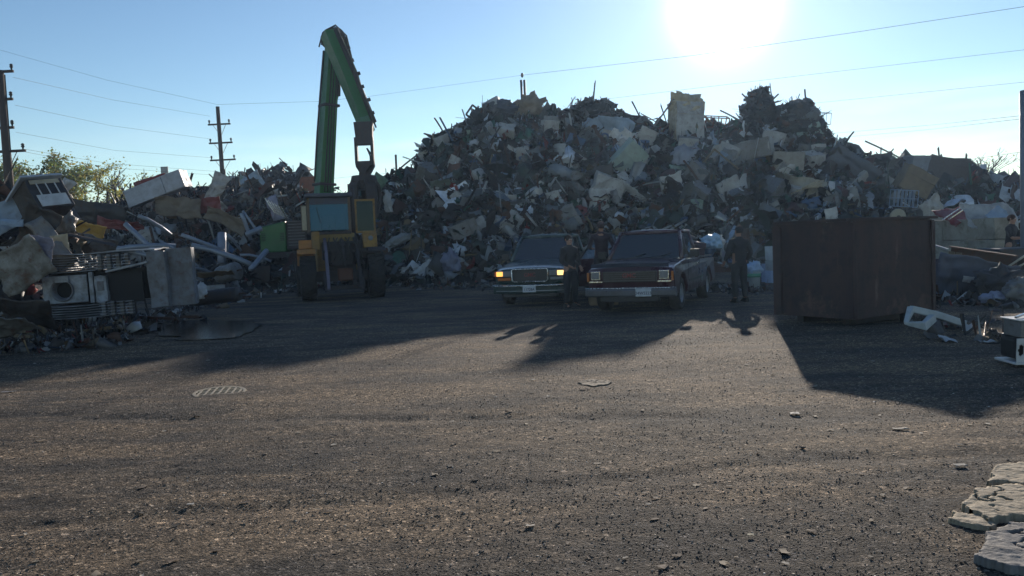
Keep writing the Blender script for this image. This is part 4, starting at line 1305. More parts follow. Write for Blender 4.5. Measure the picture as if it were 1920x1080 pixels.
def pickup(style):
    old = style == 'maroon'
    if old:
        L = G(1104, 585); Rt = G(1268, 590)
        body = MAROON
        lb = 'dark maroon pickup with chrome bumper and unlit square headlamps, nearer of the two'
    else:
        L = G(930, 574); Rt = G(1066, 574)
        body = DKGREEN
        lb = 'dark green pickup with lit amber lamps and its driver door open, farther of the two'
    W = 1.96
    yaw = R(-23) if old else R(-15)
    c = (L + Rt) / 2
    t = thing('pickup_truck', lb, 'pickup truck', (c.x, c.y, 0), (0, 0, yaw))
    # side profile of the lower body, y back, z up
    fy, ry, ar = 0.92, 4.25, 0.45
    hood0 = 1.02 if old else 0.99; hood1 = 1.14 if old else 1.15
    def arch(yc, rev=False):
        pts = [(yc + ar * math.cos(a), 0.40 + ar * 0.98 * math.sin(a)) for a in np.linspace(0, math.pi, 13)]
        return pts
    bot = [(0.16, 0.40)]
    prof_low = [(0.10, 0.55), (0.04, 0.70), (0.02, hood0 - 0.12), (0.10, hood0 - 0.03), (0.28, hood0 + 0.015), (0.8, hood0 + 0.07), (1.42, hood1)]
    belt = [(1.5, 1.12), (3.05, 1.12), (3.07, 1.08), (5.3, 1.06), (5.34, 0.55)]
    under = [(5.2, 0.42)] + [(y, z) for y, z in arch(ry)] + [(ry - ar, 0.36), (fy + ar, 0.36)] + [(y, z) for y, z in arch(fy)]
    poly = bot + prof_low + belt + under
    xs = [-0.98, -0.93, -0.80, -0.4, 0, 0.4, 0.80, 0.93, 0.98]
    q = MB(); n = len(poly); vs = []
    for x in xs:
        a = abs(x) / 0.98
        for y, z in poly:
            zz = z; xx = x; yy = y
            if z > 0.93:
                zz = z - (0.05 if not old else 0.025) * a ** 4 + (0.02 * (1 - a ** 2) if y < 1.5 else 0)
                xx = x * 0.965
            if y < 0.3: yy = y + (0.09 if not old else 0.03) * a ** 3; xx *= 0.985
            if abs(x) > 0.95 and z < 0.5: xx *= 0.98
            vs.append((xx, yy, zz))
    fs = []
    for i in range(len(xs) - 1):
        for k in range(n):
            k2 = (k + 1) % n
            fs.append((i * n + k, i * n + k2, (i + 1) * n + k2, (i + 1) * n + k))
    fs.append(tuple(range(n))[::-1]); fs.append(tuple((len(xs) - 1) * n + k for k in range(n)))
    q.add(vs, fs)
    bo = q.build('body', body, t, bevel=0.02)
    # bed opening lip is drawn by rails; inner bed
    # cab
    zr = 1.80 if old else 1.83
    B = [(-0.86, 1.40, 1.12), (0.86, 1.40, 1.12), (0.90, 2.98, 1.12), (-0.90, 2.98, 1.12)]
    Tt = [(-0.70, 1.98, zr - 0.05), (0.70, 1.98, zr - 0.05), (0.72, 2.86, zr - 0.05), (-0.72, 2.86, zr - 0.05)]
    if not old:
        Tt = [(-0.68, 2.05, zr - 0.05), (0.68, 2.05, zr - 0.05), (0.72, 2.90, zr - 0.05), (-0.72, 2.90, zr - 0.05)]
    q = MB()
    for i in range(4):
        q.tube([B[i], Tt[i]], 0.05, 6)
    q.tube([(B[0][0], 2.12, 1.12), (Tt[0][0], 2.2, zr - 0.06)], 0.025, 5)
    q.tube([(B[1][0], 2.12, 1.12), (Tt[1][0], 2.2, zr - 0.06)], 0.025, 5)
    for i in range(4):
        q.tube([Tt[i], Tt[(i + 1) % 4]], 0.05, 6)
    q.build('cab_frame', body, t, smooth=True)
    q = MB()
    n = 6; rv = []
    for j in range(n + 1):
        for i in range(n + 1):
            u = i / n; v = j / n
            xw = Tt[0][0] + (Tt[1][0] - Tt[0][0]) * u
            y = (Tt[0][1] - 0.03) + (Tt[3][1] - Tt[0][1] + 0.06) * v
            rv.append((xw * 1.04, y, zr - 0.05 + 0.07 * (1 - (2 * u - 1) ** 4) * (1 - 0.5 * (2 * v - 1) ** 4)))
    q.add(rv, [(j * (n + 1) + i, j * (n + 1) + i + 1, (j + 1) * (n + 1) + i + 1, (j + 1) * (n + 1) + i) for j in range(n) for i in range(n)])
    o = q.build('cab_roof', body, t, smooth=True)
    so = o.modifiers.new('s', 'SOLIDIFY'); so.thickness = 0.03
    def inset(a, k): return Vector(a) * 1.0 + Vector(k)
    q = MB(); q.quad(inset(B[0], (0.05, 0.02, 0.02)), inset(B[1], (-0.05, 0.02, 0.02)), inset(Tt[1], (-0.04, 0.0, -0.02)), inset(Tt[0], (0.04, 0, -0.02)), 0.006)
    q.build('windshield', WINDOW, t)
    q = MB(); q.quad(inset(B[2], (-0.05, 0, 0.02)), inset(B[3], (0.05, 0, 0.02)), inset(Tt[3], (0.04, 0, -0.02)), inset(Tt[2], (-0.04, 0, -0.02)), 0.006)
    q.build('rear_window', WINDOW, t)
    for s in ((-1, 1) if old else (-1,)):
        q = MB(); a = B[0] if s < 0 else B[1]; b = B[3] if s < 0 else B[2]; cc = Tt[3] if s < 0 else Tt[2]; d = Tt[0] if s < 0 else Tt[1]
        q.quad(a, b, cc, d, 0.006); q.build('side_window', WINDOW, t)
    # cab inside
    q = MB(); q.box((0, 2.62, 1.12), (1.5, 0.16, 0.62), E(-12)); q.box((-0.38, 2.56, 1.5), (0.26, 0.09, 0.18), E(-10)); q.box((0.38, 2.56, 1.5), (0.26, 0.09, 0.18), E(-10)); q.build('bench_seat', SEAT, t, bevel=0.04)
    q = MB(); q.box((0, 1.62, 1.13), (1.55, 0.34, 0.09), E(8)); q.build('dashboard', TRIM, t, bevel=0.02)
    q = MB(); M = Matrix.Translation((0.36, 1.86, 1.25)) @ Matrix.Rotation(R(62), 4, 'X')
    q.lathe([(0.18, -0.012), (0.195, 0), (0.18, 0.012), (0.168, 0), (0.18, -0.012)], 20, M); q.tube([M @ Vector((-0.17, 0, 0)), M @ Vector((0.17, 0, 0))], 0.015, 5)
    q.build('steering_wheel', TRIM, t, smooth=True)
    q = MB(); q.box((0, 1.98, zr - 0.17), (0.24, 0.03, 0.06)); q.build('rear_view_mirror', TRIM, t)
    # bed: rails and a dark well
    q = MB(); q.box((0, 4.18, 1.078), (1.56, 2.05, 0.012)); q.build('bed_well', BLACK, t)
    for s in (-1, 1):
        q = MB(); q.box((s * 0.86, 4.18, 1.10), (0.14, 2.2, 0.05)); q.build('bed_rail', body, t, bevel=0.015)
    q = MB(); q.box((0, 5.33, 0.86), (1.62, 0.06, 0.46)); q.build('tailgate', body, t, bevel=0.015)
    # arches' inner dark
    q = MB(); q.box((0, 2.6, 0.42), (1.3, 4.9, 0.22)); q.build('underbody', BLACK, t)
    # front face
    if old:
        q = MB(); q.box((0, -0.005, 0.80), (1.18, 0.05, 0.24)); g_ = q.build('grille', TRIM, t, bevel=0.008)
        q = MB()
        for k in range(5): q.box((0, -0.036, 0.71 + 0.045 * k), (1.14, 0.014, 0.01))
        q.build('grille_bar', plain('dark_chrome', (0.10, 0.10, 0.11), 0.3, 0.8), g_)
        emb = (0, -0.055, 0.82)
        for s in (-1, 1):
            q = MB(); q.box((s * 0.76, -0.012, 0.83), (0.21, 0.05, 0.19)); hb = q.build('headlight', CHROME, t, bevel=0.01)
            q = MB(); q.box((s * 0.76, -0.045, 0.83), (0.18, 0.025, 0.15)); q.build('lens', LENS, hb, bevel=0.012)
            q = MB(); q.box((s * 0.76, -0.004, 0.69), (0.30, 0.035, 0.035)); q.build('chrome_strip', CHROME, t, bevel=0.006)
            q = MB(); q.box((s * 0.935, 0.0, 0.80), (0.045, 0.06, 0.2)); q.build('side_lamp', AMBOFF, t, bevel=0.008)
        q = MB(); xs2 = np.linspace(-1.0, 1.0, 13)
        prof = [(-0.10, 0.36), (-0.14, 0.40), (-0.15, 0.50), (-0.13, 0.545), (-0.04, 0.56), (0.04, 0.55), (0.04, 0.37)]
        vs = [(x, y + 0.10 * abs(x) ** 4 + (0.0), z) for x in xs2 for y, z in prof]; k = len(prof)
        q.add(vs, [(i * k + j, i * k + (j + 1) % k, (i + 1) * k + (j + 1) % k, (i + 1) * k + j) for i in range(12) for j in range(k)] + [tuple(range(k)), tuple(range(12 * k, 13 * k))[::-1]])
        bp = q.build('bumper', paint('dull_bumper', (0.16, 0.17, 0.20), 0.35, 0.5, 0.4, 0.15, 3, 0.1), t, smooth=False)
        q = MB(); q.tube([(x, -0.135 + 0.10 * abs(x) ** 4, 0.553) for x in xs2], 0.016, 6); q.build('chrome_strip', CHROME, bp, smooth=True)
        q = MB(); q.box((0, -0.02, 0.31), (1.3, 0.10, 0.12)); q.build('air_dam', TRIM, t, bevel=0.02)
        # bug deflector along the hood edge
        q = MB()
        ds = [(x, -0.02 + 0.03 * abs(x) ** 3, hood0 + 0.0 + 0.02 * (1 - x * x)) for x in np.linspace(-0.86, 0.86, 13)]
        vs = []
        for (x, y, z) in ds: vs += [(x, y, z - 0.03), (x, y - 0.025, z + 0.05), (x, y - 0.015, z + 0.055), (x, y + 0.012, z - 0.02)]
        q.add(vs, [(i * 4 + j, i * 4 + (j + 1) % 4, (i + 1) * 4 + (j + 1) % 4, (i + 1) * 4 + j) for i in range(12) for j in range(4)])
        q.build('hood_deflector', plain('smoked_plastic', (0.05, 0.06, 0.09), 0.15), t)
        q = MB()
        for x in (-0.62, -0.05, 0.5): q.box((x, 0.04, hood0 + 0.045), (0.035, 0.12, 0.02), E(0, 0, -35))
        q.build('deflector_clip', CHROME, t)
        for s in (-1, 1):
            q = MB(); q.tube([(s * 0.3 - 0.35, 1.42, 1.155), (s * 0.3, 1.40, 1.17), (s * 0.3 + 0.3, 1.52, 1.26)], 0.01, 5); q.build('wiper', TRIM, t)
        pl = Vector((0.34, -0.185, 0.46)); ptxt = '34W5223'; sz = (0.34, 0.17)
        q = MB(); q.box((0, -0.185, 0.43), (0.001, 0.001, 0.001))
    else:
        q = MB(); q.box((0, -0.03, 0.79), (0.92, 0.06, 0.32)); g_ = q.build('grille', TRIM, t, bevel=0.02)
        q = MB()
        a, b2, z0, z1 = -0.47, 0.47, 0.63, 0.955
        q.tube([(a + .05, -0.06, z0), (b2 - .05, -0.06, z0), (b2, -0.06, z0 + .05), (b2, -0.06, z1 - .03), (b2 - .03, -0.06, z1), (a + .03, -0.06, z1), (a, -0.06, z1 - .03), (a, -0.06, z0 + .05), (a + .05, -0.06, z0)], 0.018, 6)
        q.build('grille_surround', CHROME, g_, smooth=True)
        emb = (0, -0.065, 0.80)
        for s in (-1, 1):
            q = MB(); q.box((s * 0.69, -0.015, 0.84), (0.38, 0.06, 0.14)); hb = q.build('headlight', LENS, t, bevel=0.015)
            q = MB(); q.box((s * 0.80, -0.044, 0.84), (0.17, 0.03, 0.12)); q.build('lit_lens', AMBER if s < 0 else WARM, hb, bevel=0.01)
            q = MB(); q.box((s * 0.69, -0.01, 0.70), (0.34, 0.05, 0.08)); q.build('turn_lamp', LENS if s > 0 else AMBOFF, t, bevel=0.02)
            q = MB(); q.box((s * 0.925, 0.03, 0.84), (0.05, 0.1, 0.13)); q.build('side_lamp', AMBOFF, t, bevel=0.008)
        q = MB(); xs2 = np.linspace(-1.0, 1.0, 13)
        prof = [(-0.10, 0.33), (-0.13, 0.37), (-0.14, 0.50), (-0.10, 0.56), (0.04, 0.57), (0.04, 0.34)]
        k = len(prof)
        vs = [(x, y + 0.14 * abs(x) ** 3.5, z) for x in xs2 for y, z in prof]
        q.add(vs, [(i * k + j, i * k + (j + 1) % k, (i + 1) * k + (j + 1) % k, (i + 1) * k + j) for i in range(12) for j in range(k)] + [tuple(range(k)), tuple(range(12 * k, 13 * k))[::-1]])
        bp = q.build('bumper', body, t)
        q = MB(); ch = [(x, -0.15 + 0.14 * abs(x) ** 3.5, 0.535) for x in np.linspace(-1.0, 1.0, 13)]
        q.tube(ch, 0.022, 6); q.build('chrome_strip', CHROME, bp, smooth=True)
        q = MB(); ch = [(x, -0.145 + 0.14 * abs(x) ** 3.5, 0.40) for x in np.linspace(-0.9, 0.9, 13)]
        q.tube(ch, 0.012, 6); q.build('lower_strip', GALV, bp, smooth=True)
        q = MB(); q.box((0, -0.02, 0.29), (1.4, 0.10, 0.10)); q.build('air_dam', TRIM, t, bevel=0.02)
        pl = Vector((0.0, -0.165, 0.45)); ptxt = '11728A'; sz = (0.34, 0.17)
    # red emblem letters in the grille
    em = text_mesh('GMC', 0.135, plain('emblem_red', (0.22, 0.02, 0.03), 0.4), g_, emb, (R(90), 0, 0), 'emblem', 0.006)
    q = MB(); q.box(pl, (sz[0], 0.012, sz[1])); po = q.build('licence_plate', plain('plate_white', (0.55, 0.60, 0.66), 0.5), t, bevel=0.004)
    text_mesh(ptxt, 0.088, plain('plate_ink', (0.03, 0.04, 0.09), 0.6), po, pl + Vector((0, -0.009, -0.015)), (R(90), 0, 0), 'plate_number', 0.001)
    for s in (-1, 1):
        for y in (fy, ry):
            wheel(t, s * 0.82, y, 0.37, 0.24, GALV)
        q = MB(); q.tube([(s * 0.93, 1.72, 1.14), (s * 1.03, 1.70, 1.18)], 0.02, 6); q.box((s * 1.10, 1.70, 1.24), (0.20, 0.07, 0.17)); mo = q.build('wing_mirror', TRIM, t, bevel=0.015)
        q = MB(); q.box((s * 1.10, 1.742, 1.24), (0.17, 0.006, 0.14)); q.build('mirror_glass', CHROME, mo)
    # shut lines and door handles
    for s in ((-1, 1) if old else (-1,)):
        q = MB()
        for y in (1.52, 2.92): q.box((s * 0.981, y, 0.78), (0.006, 0.012, 0.62))
        q.box((s * 0.984, 2.2, 0.62), (0.012, 1.35, 0.05))
        d = q.build('door_seam', TRIM, t)
        q = MB(); q.box((s * 0.985, 2.72, 0.98), (0.03, 0.16, 0.045)); q.build('door_handle', CHROME, t, bevel=0.006)
    if not old:
        # open driver door, hinged at the front, swung out to the viewer's right
        hinge = Vector((0.97, 1.50, 0))
        D = bpy.data.objects.new('door', None); col.objects.link(D); D.parent = t; D.location = hinge; D.rotation_euler = (0, 0, R(-68))
        q = MB(); subbox(q, (0.0, 0.60, 0.76), (0.09, 1.20, 0.74), 3)
        q.build('door_panel', car_paint('door_inner_maroon', (0.060, 0.018, 0.028)), D, bevel=0.02)
        q = MB(); q.tube([(0, 0.06, 1.12), (-0.14, 0.55, 1.74), (-0.16, 1.06, 1.76), (-0.04, 1.18, 1.12)], 0.028, 6); q.build('window_frame', TRIM, D, smooth=True)
        q = MB(); q.quad((0, 0.08, 1.13), (-0.04, 1.16, 1.13), (-0.155, 1.05, 1.74), (-0.135, 0.56, 1.72), 0.005); q.build('window_pane', WINDOW, D)
        q = MB(); q.box((-0.055, 0.62, 0.92), (0.05, 0.5, 0.06)); q.build('arm_rest', TRIM, D, bevel=0.012)
        q = MB(); q.box((0.02, 2.2, 1.1), (0.01, 0.01, 0.01))
        q = MB(); q.box((0.90, 2.2, 0.74), (0.03, 1.34, 0.7)); q.build('door_opening', BLACK, t)
    return t, yaw, c


TR2 = pickup('maroon'); TR1 = pickup('green')


def in_truck(T, x, y, z):
    t, yaw, c = T
    v = Matrix.Rotation(yaw, 3, 'Z') @ Vector((x, y, 0))
    return Vector((c.x + v.x, c.y + v.y, z))


# load in the bed of the maroon pickup
for k, (x, y, z, w, h, cl, lb, rt) in enumerate(((0.35, 3.5, 1.25, 0.8, 0.5, 'brown', 'rusty sheet lying on the load of the maroon pickup', E(60, 10, 20)), (0.5, 4.4, 1.28, 0.9, 0.6, 'dark', 'dark panel leaning on the load of the maroon pickup', E(40, 20, 50)),
                                                  (-0.2, 4.0, 1.3, 0.8, 0.7, 'grey', 'grey panel behind the cab of the maroon pickup', E(20, -20, 10)), (0.7, 4.9, 1.2, 0.7, 0.5, 'blue', 'blue sheet at the tail of the maroon pickup', E(50, 30, 30)))):
    sheet('metal_sheet', lb, in_truck(TR2, x, y, z), rt, w, h, COLS[cl], 0.4, 70 + k)
cabinet('appliance_casing', 'dark dented casing loaded in the bed of the maroon pickup', 'casing', in_truck(TR2, 0.45, 4.15, 1.3), E(8, 5, 15), (0.7, 0.6, 0.42), paint('plum', (0.07, 0.045, 0.07), 0.6, 0, 0.4, 0.2, 3), 0.06, 75, None, False)
for k in range(4):
    a = in_truck(TR2, 0.2 + 0.15 * k, 3.2, 1.2 + 0.05 * k); b = in_truck(TR2, 0.6 + 0.1 * k, 5.5, 1.36 + 0.03 * k)
    pole_piece('pipe', 'long rusty pipe lying along the bed of the maroon pickup', a, b, 0.022, BROWN, 'pipe', 6, 0.03, 'pipes in the maroon pickup')

# ------------------------------------------------------------------ people
def skin_mesh(name, nodes, edges, root, mat_, parent, sub=2):
    keys = list(nodes); idx = {k: i for i, k in enumerate(keys)}
    me = bpy.data.meshes.new(name)
    me.from_pydata([nodes[k][0] for k in keys], [(idx[a], idx[b]) for a, b in edges], [])
    o = bpy.data.objects.new(name, me); col.objects.link(o)
    sk = o.modifiers.new('skin', 'SKIN'); sk.use_smooth_shade = True
    lay = me.skin_vertices[0] if me.skin_vertices else None
    if lay is None:
        bm = bmesh.new(); bm.from_mesh(me); bm.verts.layers.skin.verify(); bm.to_mesh(me); bm.free(); lay = me.skin_vertices[0]
    for k in keys:
        r = nodes[k][1]
        lay.data[idx[k]].radius = r if isinstance(r, tuple) else (r, r)
        lay.data[idx[k]].use_root = (k == root)
    sb = o.modifiers.new('sub', 'SUBSURF'); sb.levels = sub; sb.render_levels = sub
    dg = bpy.context.evaluated_depsgraph_get(); dg.update()
    nm = bpy.data.meshes.new_from_object(o.evaluated_get(dg))
    bpy.data.objects.remove(o)
    nm.materials.clear(); nm.materials.append(mat_)
    nm.polygons.foreach_set('use_smooth', [True] * len(nm.polygons))
    ob = bpy.data.objects.new(name, nm); col.objects.link(ob); ob.parent = parent
    return ob


def person(label, loc, yaw, h=1.76, arms=None, legs=None, lean=0.0, bulk=1.0, jacket=(0.02, 0.02, 0.025), trousers=(0.03, 0.035, 0.05), hair=(0.03, 0.02, 0.015),
           cap=None, head_turn=0.0, sleeves=True, vest=None):
    """local frame: faces -y, x to the viewer's right when facing the camera"""
    t = thing('person', label, 'person', loc, (0, 0, yaw)); t.scale = (h / 1.76,) * 3
    k = bulk
    ln = lambda z, y=0: (0, y - lean * max(0, z - 0.95), z)
    Nn = {}
    Nn['pelvis'] = (ln(0.95), (0.135 * k, 0.105 * k)); Nn['waist'] = (ln(1.08), (0.125 * k, 0.10 * k)); Nn['chest'] = (ln(1.28), (0.15 * k, 0.115 * k))
    Nn['upper'] = (ln(1.42), (0.12 * k, 0.09)); Nn['neck'] = (ln(1.51), (0.058, 0.06)); Nn['jaw'] = (ln(1.575, -0.012), (0.066, 0.072)); Nn['skull'] = (ln(1.655, 0.004), (0.078, 0.096)); Nn['crown'] = (ln(1.725, 0.01), (0.055, 0.07))
    ed = [('pelvis', 'waist'), ('waist', 'chest'), ('chest', 'upper'), ('upper', 'neck'), ('neck', 'jaw'), ('jaw', 'skull'), ('skull', 'crown')]
    arms = arms or {}
    legs = legs or {}
    hands = {}
    for s, n in ((-1, 'a'), (1, 'b')):
        sh = Vector(ln(1.41)) + Vector((s * 0.175 * (0.5 + 0.5 * k), 0, 0))
        el, wr = arms.get(n, ((s * 0.07, 0.02, -0.30), (s * 0.02, -0.07, -0.25)))
        e = sh + Vector(el); w = e + Vector(wr)
        Nn['sh' + n] = (tuple(sh), (0.068, 0.066)); Nn['el' + n] = (tuple(e), (0.046, 0.046)); Nn['mid' + n] = (tuple(e.lerp(w, 0.4)), (0.043, 0.042)); Nn['wr' + n] = (tuple(w), (0.028, 0.024))
        ed += [('upper', 'sh' + n), ('sh' + n, 'el' + n), ('el' + n, 'mid' + n), ('mid' + n, 'wr' + n)]
        d = (w - e).normalized(); side = Vector((0, 1, 0)) if abs(d.y) < 0.8 else Vector((1, 0, 0)); side = (side - d * side.dot(d)).normalized(); nrm = d.cross(side)
        palm = w + d * 0.05
        Nn['palm' + n] = (tuple(palm), (0.034, 0.020)); ed.append(('wr' + n, 'palm' + n))
        for f, (off, ll) in enumerate(((-0.030, 0.062), (-0.010, 0.075), (0.010, 0.070), (0.030, 0.055))):
            b0 = palm + d * 0.035 + side * off; b1 = b0 + d * ll * 0.55 + nrm * 0.010; b2 = b1 + d * ll * 0.35 + nrm * 0.024
            for q_, pp in enumerate((b0, b1, b2)):
                Nn['f%d%d%s' % (f, q_, n)] = (tuple(pp), (0.0095, 0.009))
            ed += [('palm' + n, 'f%d0%s' % (f, n)), ('f%d0%s' % (f, n), 'f%d1%s' % (f, n)), ('f%d1%s' % (f, n), 'f%d2%s' % (f, n))]
        b0 = palm - side * 0.038 - d * 0.005; b1 = b0 - side * 0.02 + d * 0.035 + nrm * 0.012
        Nn['t0' + n] = (tuple(b0), (0.012, 0.011)); Nn['t1' + n] = (tuple(b1), (0.0095, 0.009)); ed += [('palm' + n, 't0' + n), ('t0' + n, 't1' + n)]
        hx = s * 0.095
        kn, an = legs.get(n, ((s * 0.03, -0.02, -0.44), (s * 0.02, 0.03, -0.42)))
        hp = Vector((hx, 0, 0.92)); kk = hp + Vector(kn); aa = kk + Vector(an)
        Nn['hip' + n] = (tuple(hp), (0.092 * k, 0.098 * k)); Nn['kn' + n] = (tuple(kk), (0.058, 0.06)); Nn['cf' + n] = (tuple(kk.lerp(aa, 0.3)), (0.054, 0.058)); Nn['an' + n] = (tuple(aa), (0.036, 0.040))
        toe = aa + Vector((s * 0.03, -0.15, -0.035)); heel = aa + Vector((0, 0.03, -0.03))
        Nn['toe' + n] = (tuple(toe), (0.035, 0.022))
        ed += [('pelvis', 'hip' + n), ('hip' + n, 'kn' + n), ('kn' + n, 'cf' + n), ('cf' + n, 'an' + n), ('an' + n, 'toe' + n)]
        hands[n] = (e, w, hp, kk, aa)
    # face relief
    Nn['nose'] = (ln(1.645, -0.098), (0.014, 0.016)); ed.append(('skull', 'nose'))
    body = skin_mesh('body', Nn, ed, 'pelvis', SKINM, t)
    jm = paint('cloth_%.3f_%.3f_%.3f' % jacket, jacket, 0.9, 0, 0.25, 0, 5, 0.5, rustc=jacket)
    tm = paint('cloth_%.3f_%.3f_%.3f' % trousers, trousers, 0.9, 0, 0.3, 0, 5, 0.5, rustc=trousers)
    g = 0.022
    J = {q: (Nn[q][0], tuple(v + g + (0.012 if q == 'upper' else 0) for v in Nn[q][1])) for q in ('waist', 'chest', 'upper')}
    J['hem'] = (ln(0.90), (0.165 * k, 0.135 * k)); J['collar'] = (ln(1.50), (0.088, 0.085))
    J['collar_top'] = (ln(1.545), (0.074, 0.078)); J['skirt'] = (ln(0.84), (0.16 * k, 0.13 * k))
    je = [('skirt', 'hem'), ('hem', 'waist'), ('waist', 'chest'), ('chest', 'upper'), ('upper', 'collar'), ('collar', 'collar_top')]
    for n in 'ab':
        J['sh' + n] = (Nn['sh' + n][0], (0.085, 0.085)); J['el' + n] = (Nn['el' + n][0], (0.062, 0.062))
        je += [('upper', 'sh' + n), ('sh' + n, 'el' + n)]
        if sleeves:
            e, w = hands[n][0], hands[n][1]
            J['cuff' + n] = (tuple(e.lerp(w, 0.9)), (0.045, 0.045)); je.append(('el' + n, 'cuff' + n))
    skin_mesh('jacket', J, je, 'waist', jm, t)
    T_ = {'pelvis': (ln(0.95), (0.150 * k, 0.125 * k)), 'belt': (ln(1.03), (0.140 * k, 0.115 * k))}
    te = [('pelvis', 'belt')]
    for n in 'ab':
        e, w, hp, kk, aa = hands[n]
        T_['hip' + n] = (tuple(hp), (0.105 * k, 0.112 * k)); T_['kn' + n] = (tuple(kk), (0.078, 0.08)); T_['an' + n] = (tuple(kk.lerp(aa, 0.93)), (0.066, 0.070))
        te += [('pelvis', 'hip' + n), ('hip' + n, 'kn' + n), ('kn' + n, 'an' + n)]
    skin_mesh('trousers', T_, te, 'pelvis', tm, t)
    for n, s in (('a', -1), ('b', 1)):
        aa = hands[n][4]
        q = MB(); z0 = aa.z - 0.075
        out = [(-0.045, 0.07), (-0.05, -0.05), (-0.045, -0.16), (0, -0.20), (0.045, -0.16), (0.05, -0.05), (0.045, 0.07), (0, 0.085)]
        vs = [(aa.x + x, aa.y + y, z0) for x, y in out] + [(aa.x + x * 0.98, aa.y + y * 0.98, z0 + 0.03) for x, y in out] + [(aa.x + x * 0.8, aa.y + (y * 0.75 if y < 0 else y), z0 + (0.06 if y < -0.1 else 0.12)) for x, y in out]
        m_ = len(out)
        fs = [tuple(range(m_))[::-1], tuple(range(2 * m_, 3 * m_))]
        for l_ in range(2):
            for i in range(m_):
                fs.append((l_ * m_ + i, l_ * m_ + (i + 1) % m_, (l_ + 1) * m_ + (i + 1) % m_, (l_ + 1) * m_ + i))
        q.add(vs, fs); q.build('shoe', RUBBER, t, bevel=0.008)
    # head details, riding on the skull
    hc = Vector(Nn['skull'][0])
    for s in (-1, 1):
        q = MB(); M = Matrix.Translation(hc + Vector((s * 0.031, -0.083, 0.008)))
        q.lathe([(0, -0.011), (0.008, -0.008), (0.011, 0), (0.008, 0.008), (0, 0.011)], 10, M); q.build('eye', plain('eye_white', (0.5, 0.5, 0.5), 0.3), t, smooth=True)
        q = MB(); q.box(hc + Vector((s * 0.086, 0.01, -0.005)), (0.016, 0.032, 0.055), E(0, s * 8, 0)); q.build('ear', SKINM, t, bevel=0.007)
    q = MB(); q.box(hc + Vector((0, -0.084, -0.062)), (0.045, 0.010, 0.010)); q.build('mouth', plain('lips', (0.25, 0.09, 0.08), 0.6), t, bevel=0.004)
    hm = plain('hair_%.2f' % hair[0], hair, 0.9)
    q = MB(); prof = [(0.0, 0.105), (0.05, 0.098), (0.083, 0.07), (0.096, 0.03), (0.094, -0.01), (0.082, -0.045)]
    M = Matrix.Translation(hc + Vector((0, 0.018, 0.012))) @ Matrix.Rotation(R(-16), 4, 'X') @ Matrix.Diagonal((0.93, 1.08, 1, 1))
    if cap is None:
        q.lathe(prof, 18, M); o = q.build('hair', hm, t, smooth=True)
        so = o.modifiers.new('s', 'SOLIDIFY'); so.thickness = 0.012
    else:
        cm = plain('cap_%.2f_%.2f' % (cap[0], cap[2]), cap, 0.85)
        q.lathe([(0.0, 0.125), (0.05, 0.115), (0.088, 0.08), (0.100, 0.03), (0.102, 0.005)], 18, M)
        q.prism([(-0.075, -0.09), (-0.05, -0.165), (0, -0.185), (0.05, -0.165), (0.075, -0.09)], hc.z + 0.035, hc.z + 0.048, 'z')
        o = q.build('cap', cm, t)
        q = MB(); q.lathe(prof[2:], 18, Matrix.Translation(hc + Vector((0, 0.022, 0.0))) @ Matrix.Diagonal((0.95, 1.0, 1, 1))); q.build('hair', hm, t, smooth=True)
    return t


a0 = G(1071, 576)
person('person in dark clothes standing before the open door of the green pickup', (a0.x, a0.y, 0.0), R(35), 1.76,
       arms={'a': ((-0.10, -0.02, -0.28), (0.13, -0.16, -0.12)), 'b': ((0.09, 0.0, -0.29), (-0.08, -0.18, -0.14))}, jacket=(0.016, 0.017, 0.022), trousers=(0.022, 0.026, 0.036), bulk=1.05)
a1 = in_truck(TR1, 1.55, 2.35, 0.30)
a1 = at(1128, 470, 20.7); a1.z = 0.33
person('broad person in a dark plum jacket and cap between the two pickups', a1, R(170), 1.72, bulk=1.3,
       arms={'a': ((-0.12, 0.0, -0.28), (0.10, -0.2, -0.05)), 'b': ((0.12, 0.0, -0.27), (-0.05, -0.22, -0.04))}, jacket=(0.032, 0.02, 0.032), trousers=(0.03, 0.03, 0.04), cap=(0.05, 0.03, 0.035))
q = MB(); q.box((0, 0, 0.14), (0.7, 0.5, 0.28)); o = q.build('wooden_crate', WOOD, bevel=0.01); o.location = (a1.x, a1.y, 0.0)
tag(o, 'low wooden crate under the feet of the person in the plum jacket', 'crate')
a2 = G(1388, 566)
person('person in black standing beside the tail of the maroon pickup, seen from behind', (a2.x, a2.y, 0), R(200), 1.80, bulk=1.2,
       arms={'a': ((-0.13, 0.02, -0.27), (0.04, -0.15, -0.2)), 'b': ((0.13, 0.02, -0.27), (-0.02, -0.16, -0.18))}, jacket=(0.018, 0.022, 0.028), trousers=(0.02, 0.025, 0.03), cap=(0.02, 0.02, 0.025))
a3 = at(1893, 450, 21.5); a3.z = 0.10
person('person in a dark shirt with bare forearms leaning on the dark trailer at the right', a3, R(40), 1.74, lean=0.1, sleeves=False,
       arms={'a': ((-0.07, -0.10, -0.26), (0.12, -0.22, 0.0)), 'b': ((0.06, -0.12, -0.26), (-0.04, -0.24, 0.02))}, jacket=(0.02, 0.02, 0.028), hair=(0.05, 0.02, 0.012))

